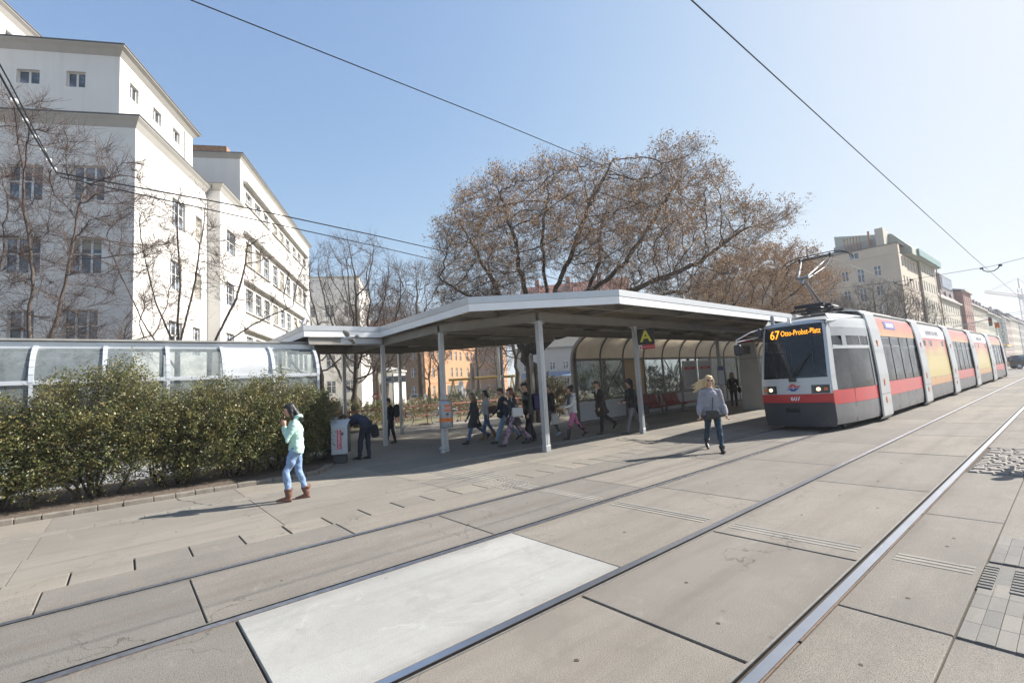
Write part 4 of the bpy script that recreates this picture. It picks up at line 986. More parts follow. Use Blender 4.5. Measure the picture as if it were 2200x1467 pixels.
# fine vase-shaped trees in front of the sunlit facade
def vase(rg, O, h0, h1, w0, w1, n, ax=None, dp=None, lean=0.):
    out = []
    for _ in range(n):
        f = rg.random()**.7; z = h0+(h1-h0)*f; w_ = (w0+(w1-w0)*min(1, f*1.8))*(1 if f < .7 else (1-(f-.7)*1.9)); a = rg.uniform(0, 2*PI); r = w_*rg.random()**.5
        out.append(Vector(O)+Vector((r*math.cos(a)+lean*f, r*math.sin(a), z)))
    return out
def stem(O, zs, dx=0., dy=0.): return [Vector(O)+Vector((dx*k, dy*k, z)) for k, z in enumerate(zs)]
O4 = Vector((-23.9, 1.75, 0))
make_tree(21, 'bare_tree', 'slender vase-shaped bare tree before the sunlit white facade, left of the forked one', tuple(O4), vase(rg, O4, 4.4, 11.0, .6, 2.7, 520), stem(O4, (-.06, .8, 1.6, 2.4, 3.2, 4.0)), step=.28, infl=3, kill=.42, per=5, L=.7, bark=M_bark2, tw=M_twig2, thr=.03, rmax=.10, up_=.5, twthr=.016, e=2.3, wig=.05, capl=.7, lb=[[O4+Vector((0, 0, 4)), O4+Vector((.3, .5, 6.5)), O4+Vector((.5, .9, 10))], [O4+Vector((0, 0, 4)), O4+Vector((-.4, -.7, 6)), O4+Vector((-.5, -1.3, 9))], [O4+Vector((0, 0, 3.4)), O4+Vector((0, -1.3, 5.5)), O4+Vector((0, -2.2, 8))], [O4+Vector((0, 0, 4)), O4+Vector((0, .1, 7)), O4+Vector((.1, .0, 10.5))]])
O5 = Vector((-23.85, 2.75, 0))
make_tree(22, 'bare_tree', 'forked bare tree leaning right before the white window bands', tuple(O5), vase(rg, O5+Vector((.5, 1.9, 0)), 4.6, 9.5, .6, 2.4, 480), stem(O5, (-.06, .8, 1.6, 2.4, 3.2, 4.0), .0, .03), step=.28, infl=3, kill=.42, per=5, L=.7, bark=M_bark2, tw=M_twig2, thr=.03, rmax=.09, up_=.35, twthr=.016, e=2.3, wig=.05, capl=.7, lb=[[O5+Vector((0, .1, 4)), O5+Vector((.3, 1.2, 6.5)), O5+Vector((.3, 1.6, 9))], [O5+Vector((0, .1, 4)), O5+Vector((.3, 1.8, 5.2)), O5+Vector((.5, 3.6, 6.2))]])
# trees beside the canopy's left end
O6 = Vector((-24.6, 9.6, 0))
make_tree(31, 'bare_tree', 'dense bare tree rising over the low canopy end beside the white building', tuple(O6), vase(rg, O6, 2.2, 10.3, 1.0, 3.3, 1500), stem(O6, (-.06, .5, 1., 1.5), .0, -.05), step=.28, infl=2.6, kill=.42, per=4, L=.7, tr0=.006, wig=.08, bark=M_bark, tw=M_twig2, thr=.045, rmax=.2, up_=.5, twthr=.014)
O7 = Vector((-22.4, 7.5, 0))
make_tree(32, 'bare_tree', 'crooked bare tree just behind the bending man and the newspaper box', tuple(O7), vase(rg, O7+Vector((-.3, -.5, 0)), 2.2, 5.6, .8, 2.1, 260), stem(O7, (-.06, .4, .8, 1.2, 1.6), -.04, -.06), step=.28, infl=2.6, kill=.5, per=2, L=.5, thr=.045, rmax=.17, up_=.2, twthr=.013)
O8 = Vector((-36.5, 19.9, .04))
t8 = make_tree(33, 'bare_tree', 'straight dark-trunked bare tree in the park, between the direction sign and the litter bin', tuple(O8), vase(rg, O8, 5, 13, 1.2, 3.6, 950), stem(O8, (-.06, .8, 1.6, 2.4, 3.2, 4.0, 4.8)), step=.33, infl=3, kill=.55, per=4, L=.9, thr=.05, rmax=.22, up_=.5, twthr=.018, tr0=.009)[0]
O9 = Vector((-34, 15.2, .04))
t9 = make_tree(34, 'bare_tree', 'leaning forked park tree seen above the direction sign', tuple(O9), vase(rg, O9, 3.5, 10, 1.5, 3.8, 950), stem(O9, (-.06, .6, 1.2, 1.8, 2.4), .05, .08), step=.33, infl=3, kill=.55, per=4, L=.9, thr=.05, rmax=.2, up_=.4, twthr=.018, tr0=.009)[0]
# copies deeper in the park and along the street, each in its own place
more = [(t8, (-47, 33.5, .04), 1.2, .85, 'park tree right in front of the orange building, nearest the litter bin post'), (t9, (-52, 40.5, .04), 2.2, .9, 'spreading park tree before the right end of the orange building'),
 (t8, (-52, 31, .04), 3.9, .95, 'tall park tree before the corner of the orange building'), (t9, (-45, 25.5, .04), 4.8, .8, 'park tree behind the second bicycle'), (t8, (-58, 29, .04), 5.6, 1.05, 'dark park tree over the shaded brown side of the orange building'),
 (t9, (-42, 19.2, .04), 3.1, 1.0, 'park tree behind the boy with the backpack'), (t9, (-50, 22, .04), 1.9, 1.15, 'park tree between the gate pavilion and the direction sign'), (t8, (-38, 30.0, .04), 2.9, 1.05, 'park tree just left of the huge seed-laden tree'),
 (t9, (-31, 26, .04), .9, 1.1, 'park tree behind the right flank of the huge seed-laden tree'), (t8, (-27, 33, .04), 2.0, 1.0, 'bare tree behind the middle of the shelter'), (t9, (-19, 42, .04), 1.1, .95, 'bare tree left of the pantograph in front of the beige block'),
 (t8, (-16.5, 47, .04), 4.1, .62, 'bare tree over the roof of the first tram section'), (t9, (-14.6, 54, .04), 3.3, .82, 'bare tree before the left face of the beige block'), (t9, (-12.9, 60, .04), .4, 1.02, 'wide bare tree before the corner of the beige block'),
 (t8, (-12.4, 70, .04), 2.6, .78, 'bare tree before the sunlit street face of the beige block'), (t8, (-12.6, 82, .04), .2, .72, 'last bare tree along the street before the cream houses'), (t9, (-21, 36, .04), 5.2, 1.0, 'bare tree behind the far end of the shelter'), (t8, (-14.8, 51.5, .04), 5.9, .66, 'slim bare tree beside the pantograph before the beige block')]
for src, loc, rz, sc, lab in more: dup(src, loc, rz, lab, 'park and street trees', sc)
for t in (t8, t9): t['group'] = 'park and street trees'
# ------------------------------------------------------------------ hedge: evergreen firethorn shrubs
def leafmat(name, stops):
    m, nt, b = newmat(name); g = nt.nodes.new('ShaderNodeNewGeometry'); c = ramp(nt, g.outputs['Random Per Island'], stops); n = noise(nt, 1.7, 3, .6, coords(nt))
    c = mixc(nt, ramp(nt, n, [(.4, 0.), (.65, .55)]), c, stops[-1][1])
    lk(nt, c, b.inputs['Base Color']); b.inputs['Roughness'].default_value = .42; b.inputs['Specular IOR Level'].default_value = .5
    t = nt.nodes.new('ShaderNodeBsdfTranslucent'); lk(nt, c, t.inputs[0]); mx = nt.nodes.new('ShaderNodeMixShader'); mx.inputs[0].default_value = .25
    lk(nt, b.outputs[0], mx.inputs[1]); lk(nt, t.outputs[0], mx.inputs[2]); lk(nt, mx.outputs[0], nt.nodes['Material Output'].inputs[0]); return m
M_leaf = leafmat('firethorn_leaf', [(0, (.035, .055, .018)), (.5, (.085, .108, .032)), (.82, (.15, .16, .052)), (.94, (.22, .14, .06)), (1, (.30, .25, .09))])
M_leaf2 = leafmat('dark_evergreen_leaf', [(0, (.02, .03, .01)), (.5, (.045, .06, .02)), (1, (.09, .09, .03))])
M_brush = leafmat('dry_brush', [(0, (.12, .085, .045)), (.5, (.20, .15, .08)), (.85, (.17, .16, .06)), (1, (.26, .20, .12))])
def shrub(seed, label, base, rx, ry, h, nst=9, dens=11000, mat=None, top=None, low=.04, leaf=(.021, .0105), group='firethorn shrubs of the hedge', name='hedge_shrub'):
    rg = random.Random(seed); r_ = np.random.RandomState(seed); bs = Vector(base); T = thing(name, label, 'shrub', base, 0, group)
    st = []; tw = []
    for i in range(nst):
        a = rg.uniform(0, 2*PI); q = Vector((math.cos(a)*rx*.25*rg.random(), math.sin(a)*ry*.3*rg.random(), -.05)); d = Vector((math.cos(a)*rx*.5, math.sin(a)*ry*.55, h*rg.uniform(.5, .9)))
        pts = [q+d*f+Vector((rg.gauss(0, .05), rg.gauss(0, .05), 0))*(f > 0) for f in np.linspace(0, 1, 7)]; st.append((pts, [.028*(1-.7*f) for f in np.linspace(0, 1, 7)]))
        for k in range(12):
            f = rg.uniform(.15, 1); p = q+d*f; e = p+Vector((rg.gauss(0, rx*.3), rg.gauss(0, ry*.3), rg.gauss(.12, .2))); tw.append(([p, (p+e)/2+Vector((0, 0, .04)), e], [.009, .006, .003]))
    # spray ends over the volume, denser towards the surface, with holes
    ends = []; tries = 0
    while len(ends) < dens/15 and tries < dens:
        tries += 1; a = rg.uniform(0, 2*PI); u = rg.uniform(-1, 1); rr = rg.uniform(.25, 1.)**.45; c = (1-abs(u)**3)**.5
        x, y, z = (c if u > 0 else (1-abs(u)**7)**.5)*math.cos(a)*rr, (c if u > 0 else (1-abs(u)**7)**.5)*math.sin(a)*rr, u*rr
        hh = h*(1+(top(y*ry+base[1]) if top else 0)); p = Vector((x*rx, y*ry, (hh*(.5+low/2))+z*hh*(.5-low/2)))
        # irregular surface + gaps
        s = math.sin(p.x*3.1+seed)*math.sin((p.y+base[1])*2.7)*math.sin(p.z*3.7+seed*2)
        if s < -.36 or (p.z < .3 and rg.random() < .1): continue
        ends.append((p*(1+.10*s), Vector((x, y, z+.35)).normalized()))
    for p, d in ends:
        if rg.random() < .5: tw.append(([p-d*.32+Vector((0, 0, -.05)), p-d*.1, p+d*rg.uniform(.05, .22)], [.004, .003, .0015]))
    spr = np.array([tuple(p) for p, d in ends]); sd = np.array([tuple(d) for p, d in ends])
    k = 15; f = r_.uniform(-1.2, 1, (len(spr), k, 1)); C_ = (spr[:, None, :]+sd[:, None, :]*f*.13+r_.normal(0, .038, (len(spr), k, 3))).reshape(-1, 3)
    # long whips standing out of the top
    for _ in range(10):
        p, d = ends[rg.randrange(len(ends))]
        if p.z > h*.6:
            e = p+Vector((d.x*.3, d.y*.5+rg.gauss(0, .15), .35)); tw.append(([p, (p+e)/2, e], [.005, .004, .002])); ff = r_.random((14, 1)); C_ = np.concatenate([C_, np.array([tuple(p)])*(1-ff)+np.array([tuple(e)])*ff+r_.normal(0, .02, (14, 3))])
    V, F = strips(st, lambda r: 6); npmesh('stem', V, F, M_bark, T, smooth=True)
    V, F = strips(tw, lambda r: 3); npmesh('twigs', V, F, M_bark2, T)
    leafcloud('foliage', r_, C_, leaf[0], leaf[1], mat or M_leaf, T)
    return T
def crest(y): return .22*math.exp(-((y+.1)/.45)**2)+.05*math.sin(y*5.1)+.02*math.sin(11*y)+(-.08 if y < -1.2 else 0)
pl = ['leftmost hedge shrub, at the left edge of the view', 'second hedge shrub from the left, below the first curved glass pane', 'tallest hedge shrub with long whips rising over the shelter glass', 'loose hedge shrub with a see-through gap, right of the tallest one', 'dense hedge shrub below the white shelter pane', 'round hedge shrub behind the walking woman in mint', 'last hedge shrub in shade beside the newspaper box']
ys = [-3.0, -1.75, -.35, .85, 1.95, 2.95, 3.7]; xs_ = [-12.55, -12.6, -12.6, -12.65, -12.7, -12.85, -13.3]; hs = [1.95, 2.05, 2.3, 2.0, 2.05, 2.05, 1.85]
for k in range(7): shrub(50+k, pl[k], (xs_[k], ys[k], .05), 1.0 if k < 5 else .85, 1.45 if k < 6 else .75, (2.22, 2.22, 2.35, 2.2, 2.2, 2.2, 2.0)[k], dens=(33000, 33000, 36000, 23000, 33000, 31000, 17000)[k], leaf=(.025, .0125), top=crest)
# undergrowth in the park
ug = [((-23.2, 7.2), 1.1, 1.3, 1.5, 2, 'dry brush behind the bending man'), ((-24.5, 10.0), 1.4, 1.8, 1.5, 0, 'yellow-green shrub right of the white gate pavilion'), ((-26, 13), 1.6, 2, 1.3, 2, 'dry brush behind the red railing'), ((-29, 17), 2, 2, 1.5, 1, 'green shrub under the dark park tree'), ((-31, 21), 2, 2.2, 1.6, 1, 'green shrub beside the playground frame'), ((-26, 17), 1.7, 2, 1.1, 2, 'dry brush behind the bicycles'),
 ((-33, 26), 2.2, 2.4, 1.7, 1, 'green shrub behind the two walking women'), ((-24, 20), 1.6, 1.8, 1.2, 2, 'dry brush behind the group of walkers'), ((-18.6, 17.6), 1.3, 1.5, 2.3, 1, 'evergreen shrub seen through the first shelter panes'), ((-17.2, 20.4), 1.3, 1.6, 2.6, 1, 'evergreen shrub seen through the braced shelter pane'), ((-16.8, 23.6), 1.3, 1.6, 2.6, 1, 'evergreen shrub seen through the pane above the bench'), ((-16.8, 27.2), 1.3, 1.8, 2.4, 1, 'evergreen shrub behind the poster panes'),
 ((-16.6, 16.4), .9, 1.0, 1.9, 2, 'pale dry grasses at the start of the shelter'), ((-22.7, 6.0), .8, 1, 1.1, 1, 'low shrub behind the newspaper box')]
for k, ((x, y), rx, ry, h_, mt, lab) in enumerate(ug): shrub(80+k, lab, (x, y, .04), rx, ry, h_, 7, 5200, (M_leaf, M_leaf2, M_brush)[mt], None, .05, (.05, .022) if mt != 2 else (.09, .012), 'park undergrowth', 'park_shrub')
# ------------------------------------------------------------------ the articulated tram
C_sil = pbr('tram_silver_paint', (.47, .48, .48), .32, .15, var=.04, vs=1.5, dirt=(3, (.33, .32, .30), .6, .35), coat=.4)
C_port = pbr('portal_light_grey', (.40, .41, .41), .4, .05, var=.05, vs=2, dirt=(6, (.33, .31, .29), .6, .5), coat=.2)
C_red = pbr('tram_red_paint', (.50, .022, .028), .3, 0, var=.08, vs=2, coat=.5)
C_skirt = pbr('tram_grey_skirt', (.155, .155, .16), .42, .1, var=.15, vs=2, dirt=(3, (.24, .225, .20), .5, .6))
C_bump = pbr('tram_front_skirt', (.045, .048, .056), .5, 0, var=.12, vs=2, dirt=(3, (.16, .14, .12), .6, .4))
C_roof = pbr('tram_roof_gear', (.05, .05, .055), .7, .1, var=.3, vs=4)
C_grey = pbr('tram_window_band', (.30, .31, .32), .35, .1, var=.05, coat=.3)
C_wdark = glass_mat('tram_side_glass', (.30, .31, .32), .80, .07, .12, 1.2)
C_ws = glass_mat('tram_windscreen', (.42, .48, .58), .52, .03, .08, .8)
C_int = pbr('tram_interior', (.16, .165, .17), .8, var=.2, vs=1.2)
C_intl = pbr('tram_interior_light', (.34, .33, .31), .7, var=.2, vs=3)
C_white = pbr('advert_white', (.66, .65, .63), .4, 0, var=.04, coat=.3)
C_amber = emit('led_amber', (1., .36, .02), 1.15)
C_lamp = emit('headlamp_lit', (1., .72, .42), 1.1)
C_blackp = pbr('gloss_black', (.012, .012, .014), .15, coat=.5)
C_wtxt = pbr('white_lettering', (.75, .75, .74), .5)
C_orange = pbr('orange_marker', (.65, .16, .03), .35)
def advert(name, stops, kx=.0, off=0., sc=.5):
    m, nt, b = newmat(name); v = coords(nt); sp = nt.nodes.new('ShaderNodeSeparateXYZ'); lk(nt, v, sp.inputs[0])
    n = noise(nt, .55, 3, .5, v); a = nt.nodes.new('ShaderNodeMath'); a.operation = 'MULTIPLY_ADD'; lk(nt, sp.outputs['Z'], a.inputs[0]); a.inputs[1].default_value = sc; a.inputs[2].default_value = off
    c_ = nt.nodes.new('ShaderNodeMath'); c_.operation = 'MULTIPLY_ADD'; lk(nt, n, c_.inputs[0]); c_.inputs[1].default_value = .5; lk(nt, a.outputs[0], c_.inputs[2])
    d = nt.nodes.new('ShaderNodeMath'); d.operation = 'MULTIPLY_ADD'; lk(nt, sp.outputs['Y'], d.inputs[0]); d.inputs[1].default_value = kx; lk(nt, c_.outputs[0], d.inputs[2])
    c = ramp(nt, d.outputs[0], stops); lk(nt, c, b.inputs['Base Color']); b.inputs['Roughness'].default_value = .35; b.inputs['Coat Weight'].default_value = .3; return m
A_top = advert('advert_print_top', [(.25, (.55, .42, .12)), (.5, (.56, .31, .12)), (.72, (.52, .15, .10)), (1, (.50, .12, .10))], off=-1.22, sc=.56)
A_big = advert('advert_print_door', [(.1, (.52, .42, .14)), (.45, (.54, .40, .12)), (.62, (.52, .22, .12)), (.9, (.50, .13, .10))], off=-.50, sc=.38)
A_bot = advert('advert_print_lower', [(.2, (.50, .15, .10)), (.5, (.54, .29, .12)), (.8, (.54, .40, .12))], off=-.2, sc=.5)
T = thing('tram', 'long low-floor red, silver and grey tram with route display 67, coming along the platform', 'tram', (-5.15, 14.3, 0))
def hw(y, z):
    f = math.sin(PI/2*max(0, min(1, y/3.1))); w_ = .90+.30*f
    ins = np.interp(z, [0, .15, .3, 1.1, 2.23, 2.79, 3.1, 3.22, 3.32], [.10, .03, 0, 0, .05, .08, .12, .2, .42]); return w_-ins
def rk(z): return float(np.interp(z, [.15, .78, 1.0, 1.45, 2.95, 3.1], [.10, .02, .0, .03, .34, .50]))
def sp(s, y, z, out=0.): return (s*(hw(y, z)+out), y+(rk(z)+.16)*max(0, 1-y/1.2), z)
def side(b, s, y0, y1, z0, z1, ny=4, nz=3, out=0., th=.0):
    vs = [sp(s, y0+(y1-y0)*i/ny, z0+(z1-z0)*j/nz, out) for j in range(nz+1) for i in range(ny+1)]
    fs = []
    for j in range(nz):
        for i in range(ny):
            q = (j*(ny+1)+i, j*(ny+1)+i+1, (j+1)*(ny+1)+i+1, (j+1)*(ny+1)+i); fs.append(q if s > 0 else q[::-1])
    b.add(vs, fs)
def front(b, z0, z1, t0=-1, t1=1, nt_=12, nz=4, out=0., zt=None):
    vs = []
    for j in range(nz+1):
        for i in range(nt_+1):
            t = t0+(t1-t0)*i/nt_; z = z0+(z1-z0)*j/nz
            if zt: z = z+(zt(t) if j == nz else 0)
            vs.append((t*(hw(0, z)-.0), rk(z)+.16*abs(t)**3-out, z))
    b.add(vs, [(j*(nt_+1)+i, j*(nt_+1)+i+1, (j+1)*(nt_+1)+i+1, (j+1)*(nt_+1)+i) for j in range(nz) for i in range(nt_)])
# front
b = MB(); front(b, .13, .775); b.add([(-.8, .12, .13), (.8, .12, .13), (1.1, 3, .13), (-1.1, 3, .13)], [(0, 1, 2, 3)]); b.build('front_skirt', C_bump, T, True)
b = MB(); front(b, .782, 1.015, out=.004); b.build('red_band', C_red, T, True)
b = MB(); front(b, 1.018, 1.47); b.build('front_panel', C_sil, T, True)
b = MB(); front(b, 1.47, 2.98, -1, -.915, 2, 6); front(b, 1.47, 2.98, .915, 1, 2, 6); front(b, 2.94, 3.04, -1, 1, 10, 2); b.build('windscreen_frame', C_sil, T, True)
b = MB(); front(b, 1.475, 2.935, -.91, .91, 10, 8, out=-.012); b.build('windscreen', C_ws, T, True)
for z0, z1 in ((1.455, 1.50), (2.90, 2.945)): b = MB(); front(b, z0, z1, -.92, .92, 10, 1, out=.004); b.build('windscreen_seal', C_blackp, T, True)
b = MB(); b.box(-.82, .5, 2.55, .82, .62, 2.93); b.build('display_housing', C_blackp, T)
rtf = frame3((1, 0, 0), (0, .22, 1))
def fz(x, z, o=.02): return (x, rk(z)+.16*abs(x/.88)**3-o, z)
text('route_number', '67', .36, C_amber, T, fz(-.30, 2.70, .012), rtf, 'RIGHT', .002, .002, .72)
text('destination', 'Otto-Probst-Platz', .225, C_amber, T, fz(-.27, 2.725, .012), rtf, 'LEFT', .002, .000, .62)
text('fleet_number', '607', .17, C_wtxt, T, fz(.03, .895, .006), frame3((1, 0, 0), (0, 0, 1)), 'CENTER', .002, .004, .95)
b = MB()
for s, x0, x1 in ((-1, -.84, -.44), (1, .44, .84)):
    h = MB(); n0 = 6
    for i in range(n0):
        xa, xb = x0+(x1-x0)*i/n0, x0+(x1-x0)*(i+1)/n0; h.add([fz(xa, 1.03, .008), fz(xb, 1.03, .008), fz(xb, 1.255, .008), fz(xa, 1.255, .008)], [(0, 1, 2, 3)])
    ho = h.build('headlight', C_blackp, T)
    l = MB(); cx_ = -.60*s*s if s < 0 else .60; c0 = fz(s*.60, 1.14, .02); l.tube([(c0[0], c0[1]-.012, c0[2]), (c0[0], c0[1]+.02, c0[2])], .05, 14); l.build('lamp', C_lamp, ho)
    l = MB(); c0 = fz(s*.76, 1.14, .02); l.tube([(c0[0], c0[1]-.008, c0[2]), (c0[0], c0[1]+.02, c0[2])], .045, 12); l.build('indicator', C_orange, ho)
    l = MB(); l.add([fz(s*.845, 1.02, .012), fz(s*.865, 1.02, .012), fz(s*.865, 1.27, .012), fz(s*.845, 1.27, .012)], [(0, 1, 2, 3)]); l.build('trim', C_wtxt, ho)
# operator's arrow emblem: two slanted bars, red above blue, with a white gap
C_blue = pbr('emblem_blue', (.04, .06, .26), .4)
b = MB(); p = lambda x, z: fz(x, z, .006)
b.add([p(-.16, 1.20), p(-.02, 1.20), p(.0, 1.25), p(.02, 1.20), p(.13, 1.20), p(.21, 1.245), p(.08, 1.245), p(.02, 1.30), p(-.06, 1.30), p(-.10, 1.245)], [(0, 1, 8, 9), (1, 2, 7, 8), (2, 3, 6, 7), (3, 4, 5, 6)]); b.build('emblem_arrow', C_red, T)
b = MB(); b.add([p(-.19, 1.14), p(-.08, 1.185), p(-.02, 1.185), p(.0, 1.14), p(.03, 1.185), p(.17, 1.185), p(.09, 1.14), p(.05, 1.10), p(-.04, 1.09), p(-.1, 1.14)], [(0, 9, 2, 1), (9, 8, 3, 2), (8, 7, 6, 3), (3, 6, 5, 4)]); b.build('emblem_arrow', C_blue, T)
b = MB(); b.add([fz(-.25, .52), fz(.10, .52), fz(.10, .63), fz(-.25, .63)], [(0, 1, 2, 3)]); b.build('coupler_flap', C_blackp, T)
b = MB()
for x0, x1, z1 in ((.0, .55, 2.25), (-.04, .47, 2.16)): b.tube([fz(x0, 1.42, .05), fz((x0+x1)/2, 1.42+(z1-1.42)*.5, .06), fz(x1, z1, .05)], .011, 5)
b.tube([fz(.55, 1.62, .045), fz(.50, 2.68, .04)], .014, 5); b.box(-.08, -.03, 1.36, .1, .04, 1.47, .01); b.build('windscreen_wiper', C_blackp, T)
# mirror on its white arms
b = MB(); b.tube([(-.88, .42, 2.95), (-1.02, .15, 2.88), (-1.28, -.3, 2.66)], .014, 6); b.tube([(-.90, .42, 2.72), (-1.28, -.3, 2.60)], .012, 6); b.tube([(-1.28, -.3, 2.67), (-1.30, -.3, 2.35)], .012, 6); b.build('mirror_arm', C_wtxt, T)
b = MB(); b.box(-1.36, -.34, 2.20, -1.17, -.24, 2.52, .03); b.build('mirror', C_bump, T)
b = MB(); b.box(-.98, .35, 2.68, -.84, .5, 2.98, .04); b.build('mirror_bracket', C_bump, T)
# roof of the cab
b = MB()
for j in range(7):
    y = .5+2.6*j/6; zc = 3.06+.26*min(1, (y-.3)/2.2)
    for i in range(9):
        t = -1+i/4; x = t*hw(y, 3.05); b.v.append((x, y+.0, zc-(.10+.08*min(1, y/3))*abs(t)**3-(.0)))
for j in range(6):
    for i in range(8): b.f.append([j*9+i, j*9+i+1, (j+1)*9+i+1, (j+1)*9+i]); b.m.append(0)
vs0 = [(t*hw(0, 3.04), rk(3.04)+.16*abs(t)**3, 3.04) for t in [-1+i/4 for i in range(9)]]; o0 = len(b.v); b.v += vs0
for i in range(8): b.f.append([o0+i, o0+i+1, i+1, i]); b.m.append(0)
b.build('cab_roof', C_sil, T, True)
b = MB(); b.tube([(-.55, .55, 3.0), (-.55, .55, 3.27)], .05, 10); b.sphere((-.55, .55, 3.27), .05, 10, 5); b.build('roof_beacon', C_grey, T)
b = MB(); b.box(-.08, .35, 3.0, .0, .42, 3.16, .015); b.build('roof_lamp', C_wtxt, T)
for s in (1, -1):
    b = MB(); side(b, s, 0, 3.1, .18, .715, 6, 3); b.build('side_skirt', C_skirt, T, True)
    b = MB(); side(b, s, 0, 3.1, .72, 1.09, 6, 2, .003); b.build('side_red_band', C_red, T, True)
    b = MB(); side(b, s, 0, .28, 1.095, 3.06, 2, 6); side(b, s, 2.93, 3.1, 1.095, 3.06, 2, 6); side(b, s, .28, 2.93, 2.20, 2.29, 5, 2); b.build('door_pillar', C_sil, T, True)
    b = MB(); side(b, s, .28, 2.93, 1.095, 2.20, 5, 4, -.01); b.build('cab_side_glass', C_wdark, T, True)
    b = MB(); side(b, s, .28, 2.93, 2.56, 2.80, 5, 2, -.002); side(b, s, 1.02, 1.32, 2.29, 2.56, 2, 2, -.002); side(b, s, 2.2, 2.26, 2.29, 2.56, 1, 2, -.002); b.build('window_band', C_grey, T, True)
    b = MB(); side(b, s, .28, 3.1, 2.80, 3.2, 6, 3); b.build('upper_panel', C_sil, T, True)
    for y0, y1 in ((1.32, 2.2), (2.26, 2.93)): b = MB(); side(b, s, y0, y1, 2.30, 2.555, 2, 1, -.008); b.build('small_window', C_wdark, T)
    b = MB(); A_ = [sp(s, .3, 2.3, -.006), sp(s, 1.0, 2.3, -.006), sp(s, .95, 2.42, -.006), sp(s, .62, 2.66, -.006), sp(s, .3, 2.78, -.006)]; b.add(A_, [(0, 1, 2, 3, 4) if s > 0 else (4, 3, 2, 1, 0)]); b.build('corner_window', C_wdark, T)
    b = MB(); b.beam(sp(s, 1.3, .2, .004), sp(s, 1.3, 1.09, .004), .012, .008); b.build('panel_seam', C_blackp, T)
    b = MB(); b.beam(sp(s, .3, 2.29, .006), sp(s, 2.9, 2.25, .006), .02, .02); b.build('window_sill', C_wtxt, T)
# portals (gangway arches) and sections
ports = [(3.1, 4.25), (9.3, 10.5), (15.85, 17.3), (23.3, 24.9), (31.5, 33.4)]; tail = (40.3, 41.5)
PZ = [(-.08, .07), (0, .16), (.0, .6), (.0, 1.4), (-.05, 2.3), (-.10, 2.8), (-.19, 3.25), (-.30, 3.36), (-.6, 3.42)]
def portal(y0, y1, last=False):
    b = MB(); pr_ = [(1.235+i, z) for i, z in PZ]; prof = pr_+[(-x, z) for x, z in pr_[::-1]]
    n = len(prof); ins = .0
    rows = [(y0, .0), (y0+.06, .03), (y1-.06, .03), (y1, 0)]
    for y, o in rows:
        for x, z in prof: b.v.append((x+(o if x > 0 else -o), y, z+(o if z > 3 else 0)))
    for r in range(3):
        for i in range(n-1): b.f.append([r*n+i, r*n+i+1, (r+1)*n+i+1, (r+1)*n+i][::-1]); b.m.append(0)
    b.f.append(list(range(n))); b.m.append(1); b.f.append(list(range(3*n, 4*n))[::-1]); b.m.append(1)
    po = b.build('portal', [C_port, C_blackp], T)
    for z, h_ in ((2.35, .10), (1.15, .10), (.62, .09)):
        m_ = MB(); ym = y0+(y1-y0)*.45; m_.box(1.262-(.05 if z > 2 else 0), ym-.045, z-h_, 1.278-(.05 if z > 2 else 0), ym+.045, z+h_, .006); m_.build('side_marker', C_orange, po)
    m_ = MB(); m_.box(1.262, y0+.08, .80, 1.268, y1-.08, .812); m_.build('panel_seam', C_blackp, po)
for p_ in ports: portal(*p_)
portal(*tail)
